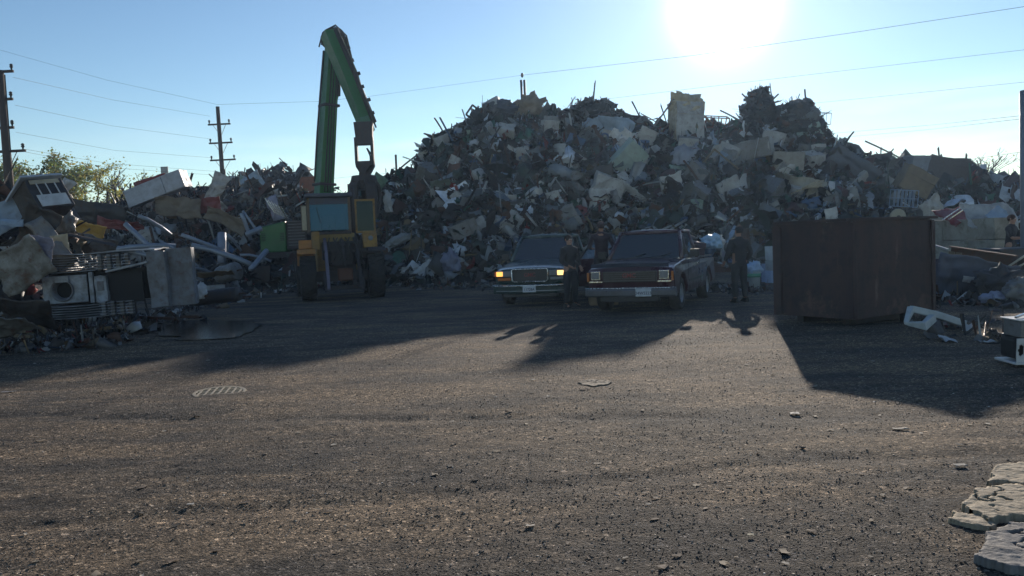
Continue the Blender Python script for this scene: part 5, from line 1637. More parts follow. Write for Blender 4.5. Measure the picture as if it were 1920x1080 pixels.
# bags, bucket and cartons beside them
p = G(1413, 541)
t = thing('bucket', 'pale bucket with a green band beside the person in black', 'bucket', (p.x, p.y, 0))
mb = MB(); mb.lathe([(0, 0.01), (0.17, 0.01), (0.215, 0.50), (0.225, 0.51), (0.20, 0.51), (0.16, 0.05), (0, 0.04)], 22); mb.build('bucket_shell', paint('bucket_white', (0.55, 0.62, 0.64), 0.45, 0, 0.25, 0, 3), t, smooth=True)
mb = MB(); mb.lathe([(0.203, 0.34), (0.214, 0.34), (0.221, 0.45), (0.208, 0.45)], 22); mb.build('band', paint('green_band', (0.10, 0.35, 0.22), 0.5, 0, 0.2, 0, 3), t, smooth=True)
bag('plastic_bag', 'pale blue bag bulging out of the green banded bucket', (p.x, p.y, 0.60), (0.42, 0.36, 0.36), paint('sky_bag', (0.45, 0.58, 0.75), 0.35, 0, 0.15, 0, 3, 0.5), 81, amp=0.4)
for k, (px, py, w, h, z, lb, m) in enumerate(((1436, 528, 0.30, 0.62, 0.31, 'tall lavender carton standing behind the pale bucket', paint('lavender_carton', (0.34, 0.40, 0.55), 0.7, 0, 0.2, 0, 3)),
                                              (1450, 530, 0.38, 0.40, 0.20, 'pale blue carton at the bottom of the stack by the steel bin', paint('pale_carton', (0.42, 0.50, 0.65), 0.7, 0, 0.2, 0, 3)),
                                              (1451, 530, 0.38, 0.32, 0.57, 'grey white carton with dark marks, in the middle of the stack by the steel bin', DULLWHITE),
                                              (1450, 530, 0.36, 0.46, 0.97, 'tall grey white carton on top of the stack by the steel bin', WHITE))):
    p = G(px, py)
    t = thing('carton', lb, 'carton', (p.x, p.y + (0.0 if k else -0.2), z), E(0, 0, 12 + 6 * k))
    mb = MB(); subbox(mb, (0, 0, 0), (w, w * 0.9, h * 0.99), 3); o = mb.build('carton_box', m, t, bevel=0.006); jitter(o, 0.012, 4, k)
    mb = MB(); mb.box((0, -w * 0.46, h * 0.1), (w * 0.5, 0.004, 0.03)); mb.build('tape', plain('tape_dark', (0.08, 0.08, 0.1), 0.6), t)
sheet('metal_sheet', 'curled white plastic strip standing left of the person in black', at(1357, 470, 20.9), E(5, -6, 30), 0.18, 0.85, WHITE, 0.6, 82)
sheet('metal_sheet', 'long pale trim bent beside the pale blue bag', at(1372, 440, 21.0), E(5, 35, 30), 0.10, 0.5, PALEBLUE, 0.6, 83)

# bent white post lying by the steel bin
t = thing('bent_post', 'bent white square post lying on the ground right of the steel bin', 'post', (0, 0, 0))
WP = paint('white_post', (0.48, 0.54, 0.57), 0.5, 0, 0.35, 0.1, 4)
g0 = G(1808, 618); gA = Vector((g0.x, g0.y, 0.09)); D0 = g0.y
P1 = at(1708, 579, D0 - 0.2); P2 = at(1697, 606, D0 - 0.45); P3 = at(1733, 611, D0 - 0.7); P4 = at(1742, 600, D0 - 0.5)
mb = MB(); mb.tube([gA, (gA + P1) / 2 + Vector((0, 0, 0.02)), P1], [0.075, 0.075, 0.07], 4); mb.build('post_length', WP, t, bevel=0.012)
mb = MB(); mb.tube([P1, P2 + Vector((0.01, 0, 0))], [0.07, 0.04], 4); mb.build('post_end', WP, t, bevel=0.012)
mb = MB(); mb.tube([P2, P3, P4 + Vector((0.05, 0, 0.03))], [0.03, 0.09, 0.08], 4); mb.build('foot_plate', WP, t, bevel=0.012)

# ------------------------------------------------------------------ right side of the yard
def bunker_wall():
    a = at(1740, 470, 25.5); b = at(1884, 470, 22.5)
    d = (b - a); L = math.hypot(d.x, d.y); yaw = math.atan2(d.y, d.x)
    t = thing('bunker_wall', 'stained pale concrete block wall behind the steel bin', 'concrete wall', (a.x, a.y, 0), (0, 0, yaw))
    m = paint('stained_concrete', (0.36, 0.34, 0.28), 0.9, 0, 0.75, 0.35, 1.6, 0.5, rustc=(0.10, 0.085, 0.065))
    n = 3
    for r_ in range(3):
        for k in range(n):
            o_ = 0.0 if r_ % 2 == 0 else 0.0
            w = L / n
            mb = MB(); subbox(mb, (w * (k + 0.5) + o_, 0, 0.30 + 0.60 * r_), (w - 0.02, 0.6, 0.585), 4); o = mb.build('block', m, t, bevel=0.02); jitter(o, 0.02, 1.5, k + r_ * 3)
    return t


bunker_wall()
sheet('metal_sheet', 'dark red roofing sheet with bright edges lying on the block wall', at(1805, 402, 24.2), E(-62, -8, 14), 1.3, 1.0, RED, 0.1, 90)
for k, (x0, y0, x1, y1) in enumerate(((1768, 412, 1800, 390), (1778, 412, 1812, 389))):
    pole_piece('bright_strip', 'bright metal strip along the red roofing sheet', at(x0, y0, 23.9), at(x1, y1, 24.3), 0.018, CHROME, 'metal strip', 4, 0, 'bright strips on the red sheet')
sheet('metal_sheet', 'sloping dirty white sheet leaning on the block wall by the worker', at(1858, 403, 23.4), E(-35, 6, 10), 1.5, 0.9, DULLWHITE, 0.25, 91)
sheet('metal_sheet', 'pale blue triangular sheet beside the head of the leaning worker', at(1876, 408, 22.8), E(-20, -35, 5), 0.5, 0.6, PALEBLUE, 0.3, 92)
# low dark trailer bed with a channel beam and crushed panel in front
t = thing('flat_trailer', 'low dark blue trailer top under the arms of the worker', 'trailer', at(1905, 470, 20.6) * 1.0, (0, 0, R(-8)))
t.location.z = 0
mb = MB(); mb.box((0.2, 0, 0.98), (1.7, 1.3, 0.07)); mb.build('deck', paint('navy_deck', (0.05, 0.06, 0.085), 0.55, 0, 0.3, 0.2, 3), t, bevel=0.01)
mb = MB(); mb.box((0.2, -0.66, 0.86), (1.7, 0.06, 0.26)); mb.build('side_board', DARKM, t, bevel=0.01)
for x in (-0.45, 0.9):
    wheel(t, x, 0.1, 0.36, 0.2, BROWN)
mb = MB(); mb.box((0.2, 0.1, 0.66), (1.4, 1.0, 0.5)); mb.build('frame', BLACK, t, bevel=0.01)
# rusty channel
A = at(1782, 478, 20.2); B_ = at(1906, 497, 19.0)
t = thing('channel_beam', 'rusty brown steel channel lying across the right side scrap', 'beam', (A + B_) / 2)
d = (B_ - A); q = d.to_track_quat('X', 'Z').to_matrix()
mb = MB(); L = d.length
mb.box((0, 0, 0), (L, 0.03, 0.42), q); mb.build('web', BROWN, t, bevel=0.004)
for s in (-1, 1):
    mb = MB(); mb.box(q @ Vector((0, -0.07, s * 0.21)), (L, 0.16, 0.03), q); mb.build('flange', paint('rust_light', (0.16, 0.07, 0.045), 0.8, 0, 0.3, 0.5, 4), t, bevel=0.004)
for x in (-0.72, -0.55):
    mb = MB(); mb.box(q @ Vector((x, -0.03, 0)), (0.14, 0.02, 0.18), q); mb.build('opening_plate', TAN, t)
sheet('metal_sheet', 'large slate blue crushed panel below the rusty channel', at(1828, 522, 18.4), E(10, 12, -12), 1.65, 0.95, paint('slate_blue', (0.085, 0.10, 0.145), 0.6, 0, 0.4, 0.15, 2.5), 0.25, 95)
sheet('paper_label', 'pale striped label stuck near the slate blue crushed panel', at(1816, 524, 18.05), E(8, 10, -12), 0.22, 0.14, DULLWHITE, 0.1, 96, None, 'label')
pole_piece('metal_strip', 'pale strip poking from behind the bin at the wall foot', at(1745, 458, 21.5), at(1778, 468, 20.2), 0.03, GALV, 'metal strip', 4)
pole_piece('metal_strip', 'bright pale bar crossing the scrap below the trailer', at(1890, 500, 18.6), at(1930, 474, 18.9), 0.025, CREAM, 'metal strip', 5)
pole_piece('metal_strip', 'second pale bar below the bright one at the right edge', at(1893, 508, 18.4), at(1935, 487, 18.7), 0.02, CREAM, 'metal strip', 5)
bag('plastic_bag', 'small lavender bag on the ground left of the grey bundle at the right edge', at(1865, 560, 16.9), (0.5, 0.3, 0.26), paint('lav_bag', (0.28, 0.31, 0.42), 0.5, 0, 0.2, 0, 3), 97, amp=0.35)
bag('scrap_bundle', 'grey bundle half out of the picture at the right edge', at(1912, 546, 16.8), (0.55, 0.45, 0.5), GREYM, 98, 'scrap bundle', amp=0.35)
bag('scrap_bundle', 'dark heap of rags under the pale bars at the right', at(1880, 535, 17.6), (0.9, 0.6, 0.6), DARKM, 99, 'scrap bundle', amp=0.45)
sheet('metal_sheet', 'dark indigo sheet in the gap between bin and crushed panel', at(1762, 510, 19.5), E(10, 8, 20), 0.7, 0.6, paint('indigo', (0.05, 0.05, 0.10), 0.6), 0.4, 100)

# cast-off furnace casing at the lower right edge
g0 = G(1880, 690)
t = thing('dryer_casing', 'white appliance casing with round openings at the lower right edge', 'appliance casing', (g0.x + 0.16, g0.y, 0.0), E(0, 0, -4)); t.scale = (0.9, 0.9, 0.9); g0 = g0 + Vector((0.16, 0, -0.06))
mb = MB()
for z0, z1, y0 in ((0.03, 0.06, 0), ):
    mb.box((0.42, 0.25, 0.045), (0.88, 0.52, 0.03))
mb.build('base_plate', WHITE, t, bevel=0.006)
def holed_front(w, h, holes, m, parent, y=0.0, z0=0.06):
    nx, nz = 60, 26
    X, Z = np.meshgrid(np.linspace(0, w, nx), np.linspace(z0, z0 + h, nz))
    keep = np.ones(X.shape, bool)
    for (cx, cz, rx, rz) in holes:
        keep &= (((X + w / nx / 2 - cx) / rx) ** 2 + ((Z + h / nz / 2 - cz) / rz) ** 2) > 1
    Yy = y + 0.03 * np.sin(Z * 14) * 0.4 + 0.012 * fbm(X, Z, 6, 3, 4)
    o = grid_mesh('front_panel', X, Yy, Z, m, parent, mask=keep)
    so = o.modifiers.new('s', 'SOLIDIFY'); so.thickness = 0.012
    return o
fp = holed_front(0.86, 0.30, [(0.27, 0.21, 0.095, 0.095), (0.055, 0.21, 0.035, 0.075)], WHITE, t)
mb = MB(); M = Matrix.Translation((0.27, -0.01, 0.21)) @ Matrix.Rotation(R(90), 4, 'X')
mb.lathe([(0.092, -0.03), (0.112, 0.012), (0.100, 0.02), (0.086, 0.0), (0.086, -0.08)], 26, M); mb.build('ring', GALV, fp, smooth=True)
mb = MB(); mb.box((0.43, 0.27, 0.22), (0.82, 0.40, 0.28)); mb.build('inner_drum', BLACK, t, bevel=0.05)
mb = MB(); subbox(mb, (0.45, 0.2, 0.47), (0.80, 0.42, 0.20), 4); o = mb.build('top_tray', GREYM, t, bevel=0.012); jitter(o, 0.012, 4, 3)
mb = MB(); mb.box((0.45, 0.2, 0.585), (0.86, 0.48, 0.018)); mb.build('tray_rim', WHITE, t, bevel=0.006)
pole_piece('metal_strip', 'bright strip lying on top of the white appliance casing', g0 + Vector((0.05, 0.1, 0.61)), g0 + Vector((0.5, 0.42, 0.66)), 0.016, CHROME, 'metal strip', 4)
# steel post at the right edge
mb = MB(); pa = at(1919, 470, 20.3)
mb.tube([(0, 0, 0), (0, 0, 2.5), (0, 0, at(1919, 172, 20.3).z)], 0.10, 20); mb.lathe([(0.10, 0), (0.09, 0.03), (0.0, 0.045)], 20, Matrix.Translation((0, 0, at(1919, 172, 20.3).z)))
o = mb.build('steel_post', paint('post_blue_grey', (0.20, 0.24, 0.32), 0.5, 0.2, 0.25, 0.1, 3), smooth=True); o.location = (at(1921, 300, 20.3).x, pa.y, 0)
tag(o, 'thick blue grey steel post at the right edge of the yard', 'post')

# ------------------------------------------------------------------ yellow wheel loader
YEL = paint('loader_yellow', (0.34, 0.19, 0.035), 0.55, 0, 0.8, 0.35, 2.5)
ORG = paint('loader_orange', (0.50, 0.21, 0.04), 0.5, 0, 0.5, 0.2, 2.5)
LAV = paint('worn_arm_grey', (0.20, 0.18, 0.24), 0.5, 0.1, 0.35, 0.25, 2.5)
GREASE = paint('greasy_iron', (0.035, 0.03, 0.032), 0.6, 0.2, 0.4, 0.35, 4)
CABGLASS = glass_mat('cab_glass', (0.6, 0.82, 0.90), 0.45, 0.03, (0.05, 0.20, 0.36), 1.3)  # strong blue film colour stands for sky reflected in the panes


def lug_tyre(t, x, y, r=0.74, w=0.52, name='wheel'):
    M = Matrix.Translation((x, y, r)) @ Matrix.Rotation(R(90), 4, 'Y')
    h = w / 2; q = MB()
    q.lathe([(r * 0.55, -h * 0.9), (r * 0.8, -h), (r * 0.93, -h * 0.95), (r * 0.965, -h * 0.7), (r * 0.97, 0), (r * 0.965, h * 0.7), (r * 0.93, h * 0.95), (r * 0.8, h), (r * 0.55, h * 0.9), (r * 0.5, 0), (r * 0.55, -h * 0.9)], 40, M)
    for k in range(22):
        a = 2 * math.pi * k / 22
        for s in (-1, 1):
            aa = a + (0.14 if s > 0 else 0)
            c = M @ Vector((math.cos(aa) * r * 0.97, math.sin(aa) * r * 0.97, s * h * 0.46))
            rot = (M.to_3x3() @ Matrix.Rotation(aa, 3, 'Z') @ Matrix.Rotation(R(28 * s), 3, 'X'))
            q.box(c, (0.05, 0.075, h * 0.95), rot)
    wh = q.build(name, RUBBER, t)
    q = MB(); side = 1 if x > 0 else -1; e = side * h
    q.lathe([(r * 0.55, e * 0.85), (r * 0.5, e * 0.9), (r * 0.42, e * 0.3), (r * 0.2, e * 0.35), (r * 0.16, e * 0.7), (0, e * 0.72)], 24, M); q.build('rim', YEL, wh, smooth=True)


def loader():
    c = G(648, 563)
    t = thing('wheel_loader', 'old yellow wheel loader with glazed cab facing the camera', 'wheel loader', (c.x - 0.1, c.y + 0.3, 0), (0, 0, R(15)))
    for x in (-1.1, 1.12):
        lug_tyre(t, x, 0.55)
    lug_tyre(t, -1.2, 3.5); lug_tyre(t, 1.2, 3.5)
    q = MB(); q.box((0, 0.6, 0.78), (1.75, 0.38, 0.34)); q.build('front_axle', GREASE, t, bevel=0.04)
    q = MB(); q.box((0, 1.1, 1.1), (0.95, 1.2, 0.7)); q.box((0, 0.55, 1.35), (0.8, 0.5, 0.5)); q.build('front_frame', GREASE, t, bevel=0.04)
    q = MB(); q.box((0.1, 0.38, 0.82), (0.5, 0.12, 0.42)); q.build('differential', paint('axle_brown', (0.16, 0.06, 0.03), 0.7, 0, 0.4, 0.3, 3), t, bevel=0.05)
    q = MB(); q.box((0, 3.2, 1.25), (1.5, 2.4, 1.0)); q.build('rear_frame', YEL, t, bevel=0.05)
    q = MB(); q.prism([(2.9, 1.7), (4.5, 1.7), (4.5, 2.2), (2.9, 2.55)], -0.62, 0.62); q.build('engine_hood', YEL, t, bevel=0.05)
    # lift arms: bent plates from the tower forward and down
    for x, m in ((-0.50, LAV), (0.52, GREASE)):
        q = MB(); q.prism([(1.15, 2.22), (1.45, 2.05), (0.55, 1.5), (-0.05, 0.95), (-0.35, 0.35), (-0.62, 0.38), (-0.35, 1.05), (0.25, 1.75)], x - 0.05, x + 0.05); q.build('lift_arm', m, t, bevel=0.02)
        q = MB(); q.tube([(x + 0.15, 1.0, 1.1), (x + 0.15, 0.3, 1.2)], 0.075, 12); q.tube([(x + 0.15, 0.3, 1.2), (x + 0.15, -0.1, 1.22)], 0.04, 10); q.build('lift_cylinder', GREASE, t, smooth=True)
    q = MB(); q.box((0.15, 0.30, 1.60), (1.5, 0.14, 0.10)); q.build('cross_member', GREASE, t, bevel=0.02)
    q = MB(); q.tube([(0.05, 0.9, 1.95), (0.05, 0.1, 1.75)], 0.085, 12); q.tube([(0.05, 0.1, 1.75), (0.05, -0.4, 1.1)], 0.045, 10); q.build('tilt_cylinder', GREASE, t, smooth=True)
    q = MB(); q.prism([(-0.62, 0.30), (-0.35, 0.30), (0.0, 0.45), (-0.1, 0.95), (-0.45, 0.8)], -0.62, -0.54); q.prism([(-0.62, 0.30), (-0.35, 0.30), (0.0, 0.45), (-0.1, 0.95), (-0.45, 0.8)], 0.56, 0.64)
    q.box((0, -0.3, 0.42), (1.3, 0.1, 0.12)); q.build('coupler', GREASE, t, bevel=0.01)
    # fenders and body
    for s in (-1, 1):
        q = MB()
        pts = [(1.25, 1.15), (1.35, 1.55), (0.95, 1.70), (0.1, 1.70), (-0.12, 1.58), (-0.12, 1.54), (0.1, 1.64), (0.92, 1.64), (1.28, 1.5), (1.2, 1.15)]
        q.prism(pts, s * 0.84 - 0.0, s * 1.42); q.build('fender', ORG if s < 0 else GREASE, t, bevel=0.012)
    q = MB(); q.box((-0.80, 0.72, 1.98), (0.26, 0.5, 0.60)); q.build('step_box', YEL, t, bevel=0.03)
    q = MB(); q.box((-1.12, 1.0, 1.86), (0.46, 0.5, 0.30)); q.build('side_box', ORG, t, bevel=0.03)
    q = MB(); q.box((-1.27, 1.2, 1.1), (0.10, 0.3, 1.25)); q.build('ladder_post', YEL, t, bevel=0.02)
    q = MB(); q.box((0.98, 0.72, 1.93), (0.48, 0.4, 0.50)); cp = q.build('console', YEL, t, bevel=0.03)
    q = MB(); q.lathe([(0, 0.03), (0.075, 0.02), (0.085, 0)], 16, Matrix.Translation((1.0, 0.51, 2.0)) @ Matrix.Rotation(R(90), 4, 'X')); q.build('work_lamp', LENS, cp, smooth=True)
    q = MB(); q.box((-0.1, 1.1, 2.02), (1.2, 0.5, 0.42)); q.build('tower', paint('tower_yellow', (0.30, 0.20, 0.05), 0.6, 0, 0.6, 0.3, 3), t, bevel=0.03)
    q = MB(); q.box((0.15, 0.85, 1.62), (1.5, 0.45, 0.62)); q.build('hydraulic_block', GREASE, t, bevel=0.06)
    # hoses and small machinery between the arms
    g = random.Random(3)
    for k in range(9):
        x = -0.35 + 0.13 * k; q = MB()
        q.tube([(x, 0.7, 2.05), (x + g.uniform(-.1, .1), 0.25, 1.9), (x + g.uniform(-.2, .2), 0.15, 1.45), (x + g.uniform(-.1, .1), 0.5, 1.15)], 0.022, 6); q.build('hose', RUBBER, t, smooth=True)
    # cab
    z0, z1 = 2.27, 3.42; x0, x1 = -0.98, 0.36; y0, y1 = 0.85, 2.55
    q = MB()
    for x, y in ((x0, y0), (x1, y0), (x0, y1), (x1, y1)):
        q = MB(); q.box((x, y, (z0 + z1) / 2), (0.08, 0.09, z1 - z0)); q.build('cab_pillar', paint('pillar_brown', (0.16, 0.11, 0.07), 0.6, 0, 0.5, 0.3, 3), t, bevel=0.015)
    q = MB(); q.box(((x0 + x1) / 2, y0, z0 - 0.05), (x1 - x0 + 0.08, 0.12, 0.09)); q.build('cab_sill', GREASE, t, bevel=0.015)
    q = MB(); q.box(((x0 + x1) / 2 + 0.0, (y0 + y1) / 2 - 0.08, z1 + 0.06), (x1 - x0 + 0.22, y1 - y0 + 0.3, 0.13)); q.build('cab_roof', paint('roof_navy', (0.06, 0.07, 0.10), 0.5, 0, 0.4, 0.1, 3), t, bevel=0.04)
    q = MB(); q.box(((x0 + x1) / 2, y0 - 0.02, z1 - 0.13), (x1 - x0 - 0.1, 0.05, 0.22)); q.build('sun_visor', paint('visor', (0.05, 0.06, 0.10), 0.5), t, bevel=0.01)
    q = MB(); q.box(((x0 + x1) / 2, y0, (z0 + z1) / 2), (x1 - x0 - 0.09, 0.012, z1 - z0 - 0.1)); q.build('windscreen', CABGLASS, t)
    q = MB(); q.box(((x0 + x1) / 2, y1, (z0 + z1) / 2), (x1 - x0 - 0.09, 0.012, z1 - z0 - 0.1)); q.build('rear_window', CABGLASS, t)
    for x in (x0, x1):
        q = MB(); q.box((x, (y0 + y1) / 2, (z0 + z1) / 2), (0.012, y1 - y0 - 0.1, z1 - z0 - 0.1)); q.build('side_window', CABGLASS, t)
    q = MB(); q.tube([(-0.72, 0.82, 3.1), (-0.60, 0.82, 2.55)], 0.012, 5); q.build('wiper', TRIM, t)
    q = MB(); q.box((-0.30, 1.9, 2.5), (0.5, 0.14, 0.75)); q.box((-0.30, 1.65, 2.2), (0.5, 0.5, 0.14)); q.build('seat', SEAT, t, bevel=0.04)
    q = MB(); M = Matrix.Translation((-0.30, 1.3, 2.5)) @ Matrix.Rotation(R(55), 4, 'X'); q.lathe([(0.2, -0.015), (0.215, 0), (0.2, 0.015), (0.185, 0), (0.2, -0.015)], 20, M); q.tube([(-0.3, 1.15, 2.2), (-0.3, 1.3, 2.48)], 0.03, 6); q.build('steering_wheel', TRIM, t, smooth=True)
    q = MB(); q.box((-1.12, 1.2, 2.75), (0.20, 0.05, 0.9)); mo = q.build('side_mirror', plain('mirror_frame', (0.09, 0.07, 0.05), 0.6), t, bevel=0.01)
    q = MB(); q.box((-1.12, 1.17, 2.75), (0.15, 0.01, 0.8)); q.build('mirror_glass', plain('mirror_pale', (0.33, 0.32, 0.26), 0.2), mo)
    # second framed window to the right of the cab, a guard door
    gx0, gx1 = 0.58, 1.20
    q = MB()
    for x in (gx0, gx1): q.box((x, 0.95, 2.78), (0.07, 0.07, 1.12))
    for z in (2.22, 3.30): q.box(((gx0 + gx1) / 2, 0.95, z), (gx1 - gx0 + 0.03, 0.06, 0.07))
    q.build('guard_frame', YEL, t, bevel=0.01)
    q = MB(); q.box(((gx0 + gx1) / 2, 0.95, 2.76), (gx1 - gx0 - 0.06, 0.012, 1.0)); q.build('guard_glass', glass_mat('dark_glass', (0.10, 0.12, 0.14), 0.4, 0.03, (0.02, 0.03, 0.045), 1.3), t)
    q = MB(); q.tube([(0.48, 0.9, 2.2), (0.48, 0.9, 3.75)], 0.07, 12); q.build('exhaust_stack', GREASE, t, smooth=True)


loader()

# ------------------------------------------------------------------ green material handler
GRN = paint('handler_green', (0.014, 0.145, 0.024), 0.42, 0, 0.3, 0.1, 1.2)
GRN_LIT = paint('handler_green_lit', (0.04, 0.16, 0.09), 0.42, 0, 0.3, 0.1, 1.2)  # lighter copy of the green, the lit left side put into the colour


def beam(name, p0, p1, w0, w1, d0, d1, mats, parent, yaw, mid=None):
    """tapered box girder between two points; mats: (rest, left face painted as lit)"""
    p0 = Vector(p0); p1 = Vector(p1)
    ax = (p1 - p0).normalized()
    side = (Vector((math.cos(yaw), math.sin(yaw), 0))); side = (side - ax * side.dot(ax)).normalized(); fr = ax.cross(side)
    pts = [(p0, w0, d0)]
    if mid: pts.append((p0.lerp(p1, mid[0]) + side * mid[3], mid[1], mid[2]))
    pts.append((p1, w1, d1))
    vs = []
    for p, w, d in pts:
        for a, b in ((-1, -1), (1, -1), (1, 1), (-1, 1)): vs.append(p + side * a * w / 2 + fr * b * d / 2)
    q = MB(); n = len(pts)
    fs = [(3, 2, 1, 0), tuple(4 * (n - 1) + k for k in range(4))]; q.mat(0); q.add(vs, fs)
    o = len(q.v) - len(vs)
    for i in range(n - 1):
        for k in range(4):
            q.f.append((o + i * 4 + k, o + i * 4 + (k + 1) % 4, o + (i + 1) * 4 + (k + 1) % 4, o + (i + 1) * 4 + k)); q.m.append(1 if k == 3 else 0)  # left face gets the painted lit tone
    return q.build(name, mats, parent, bevel=0.03), side, fr


def handler():
    D = 40.0
    base = at(600, 520, D); base.z = 0
    t = thing('material_handler', 'tall green material handler with folded boom behind the loader', 'material handler', base)
    L = lambda v: Vector(v) - base
    def A(px, py, d=D): return L(at(px, py, d))
    YW = R(38)
    b0 = A(603, 430); b1 = A(624, 78)
    bo, side, fr = beam('boom', b0, b1, 0.78, 0.56, 0.68, 0.5, (GRN, GRN_LIT), t, YW)
    # darker collar and pins along the boom
    for f in (0.24, 0.66):
        p = b0.lerp(b1, f); q = MB(); q.box(p, (0.92 - 0.2 * f, 0.92 - 0.2 * f, 0.12), Euler((0, R(3), YW)).to_matrix()); q.build('boom_collar', GREASE, t, bevel=0.02)
    q = MB(); q.lathe([(0, -0.5), (0.42, -0.5), (0.42, 0.5), (0, 0.5)], 18, Matrix.Translation(A(624, 72)) @ Matrix.Rotation(R(90), 4, 'X') @ Matrix.Rotation(R(38), 4, 'Y')); q.build('boom_head', GREASE, t, bevel=0.02)
    # stick
    s0 = A(618, 62, D - 0.4); s1 = A(691, 250, D - 1.2)
    beam('stick', s0, s1, 0.70, 0.50, 0.72, 0.55, (GRN, GRN_LIT), t, R(30), (0.45, 0.72, 0.78, 0.08))
    q = MB(); d = (s1 - s0)
    q.tube([s0 + Vector((0.35, -0.2, 0.1)), s0.lerp(s1, 0.5) + Vector((0.42, -0.15, 0)), s1 + Vector((0.28, 0, 0.5))], 0.13, 10); q.build('stick_cylinder', GREASE, t, smooth=True)
    q = MB(); q.box(A(683, 232, D - 1.4), (0.45, 0.5, 0.62), E(0, -15, 30)); q.build('link_bracket', GRN_LIT, t, bevel=0.03)
    q = MB()
    for k in range(7):
        p = s0.lerp(s1, 0.06 + 0.13 * k) + Vector((0.46 + 0.06 * (k % 2), -0.1, 0.14)); q.box(p, (0.18, 0.3, 0.16), E(0, -20, 30))
    q.build('hose_clamp', GREASE, t, bevel=0.01)
    for k in range(3):
        q = MB(); o_ = Vector((0.06 * k, -0.1, 0.05 * k))
        q.tube([A(600, 90) + o_ * 2, A(606, 62) + o_, A(625, 52) + o_, A(646, 72) + o_, A(656, 115) + o_], 0.035, 6); q.build('hose', RUBBER, t, smooth=True)
    q = MB(); q.tube([A(590, 340), A(595, 250), A(601, 170), A(607, 95)], 0.05, 6); q.build('pipe_run', GREASE, t, smooth=True)
    q = MB(); q.tube([A(629, 160), A(634, 150), A(634, 180), A(628, 205), A(624, 215)], 0.03, 6); q.build('hose', RUBBER, t, smooth=True)
    for k in range(3):
        q = MB(); o_ = side * (0.16 * k - 0.16) - fr * 0.0
        q.tube([b0.lerp(b1, f) - fr * (0.40 - 0.1 * f) * (1 if fr.y > 0 else -1) + side * (0.14 * k - 0.14) for f in (0.2, 0.4, 0.6, 0.8, 0.97)], 0.028, 6); q.build('hose', RUBBER, t, smooth=True)
    for k in range(2):
        q = MB(); q.tube([s0 + Vector((0.42, -0.35, 0.0 + 0.1 * k)), s0.lerp(s1, 0.3) + Vector((0.52 + 0.05 * k, -0.4, 0)), s0.lerp(s1, 0.65) + Vector((0.46 + 0.06 * k, -0.4, 0)), s1 + Vector((0.42, -0.35, 0.2))], 0.035, 6); q.build('hose', RUBBER, t, smooth=True)
    # boom cylinder stub to the right
    q = MB(); q.tube([A(634, 180), A(635, 145)], 0.11, 10); q.build('boom_cylinder', GREASE, t, smooth=True)
    # clevis, link and grapple
    c0 = A(684, 268, D - 1.6)
    q = MB(); q.prism([(-0.45, 0.7), (0.42, 0.7), (0.36, -0.35), (-0.36, -0.35)], -0.22, 0.22, 'y'); o = q.build('stick_end', GREASE, t, bevel=0.03); o.location = c0 + Vector((0, 0, 0.25))
    q = MB()
    for x in (-0.38, 0.36): q.box((x, 0, 0.22), (0.13, 0.3, 1.15))
    q.prism([(-0.45, -0.3), (0.43, -0.3), (0.43, -0.55), (0.14, -1.05), (-0.14, -1.05), (-0.42, -0.55)], -0.16, 0.16, 'y'); o = q.build('clevis', GREASE, t, bevel=0.02); o.location = A(684, 290, D - 1.6)
    q = MB(); q.lathe([(0, -0.3), (0.2, -0.3), (0.26, -0.1), (0.2, 0.15), (0.1, 0.3), (0, 0.3)], 16); o = q.build('rotator', GREASE, t, smooth=True); o.location = A(683, 322, D - 1.6)
    for k in range(2):
        q = MB(); q.tube([A(688, 278, D - 1.8), A(694 + 4 * k, 292, D - 1.9), A(695 + 4 * k, 308, D - 1.9), A(687, 322, D - 1.8)], 0.035, 6); q.build('hose', RUBBER, t, smooth=True)
    gc = A(683, 352, D - 1.6)
    q = MB(); q.lathe([(0, 0.55), (0.55, 0.55), (0.62, 0.3), (0.5, -0.1), (0, -0.1)], 18); gp = q.build('grapple_housing', GREASE, t, bevel=0.02); gp.location = gc
    for k in range(5):
        a = 2 * math.pi * k / 5 + 0.3; ca, sa = math.cos(a), math.sin(a)
        q = MB()
        prof = [(0.45, 0.45), (0.70, 0.1), (0.78, -0.6), (0.55, -1.35), (0.12, -1.8), (0.10, -1.7), (0.45, -1.25), (0.66, -0.6), (0.60, 0.0), (0.42, 0.2)]
        q.prism(prof, -0.28, 0.28, 'y'); o = q.build('grapple_tine', GREASE, gp, bevel=0.02); o.rotation_euler = (0, 0, a)
    # engine house, left of the loader
    h0 = A(487, 474, D - 1.0); z0 = h0.z; z1 = A(487, 421, D - 1.0).z; zw = z1 - z0
    xl = A(487, 450, D - 1.0).x; xr = A(575, 450, D - 1.0).x; y0 = -1.0
    xm = A(536, 450, D - 1.0).x
    q = MB(); q.prism([(xl, z0), (xm, z0), (xm, z1 + 0.12), (xl + 0.1, z1 - 0.12), (xl, z1 - 0.25)], y0, y0 + 3.0, 'y'); eh = q.build('engine_house', paint('house_green', (0.025, 0.14, 0.035), 0.4, 0, 0.3, 0.1, 1.2), t, bevel=0.06)
    for s in (0.18, xm - xl - 0.16):
        q = MB()
        for k in range(5): q.box((xl + s, y0 - 0.006, z1 - 0.45 - 0.08 * k), (0.20, 0.02, 0.03))
        q.build('vent_slots', BLACK, eh)
    q = MB(); q.box(((xm + xr) / 2, y0 + 1.3, (z0 + z1) / 2 + 0.1), (xr - xm, 2.4, zw)); gr = q.build('grille_side', GREASE, t, bevel=0.04)
    q = MB()
    for k in range(9): q.box(((xm + xr) / 2, y0 + 0.09, z0 + 0.3 + 0.14 * k), (xr - xm - 0.2, 0.02, 0.03))
    q.build('grille_bar', GREYM, gr)
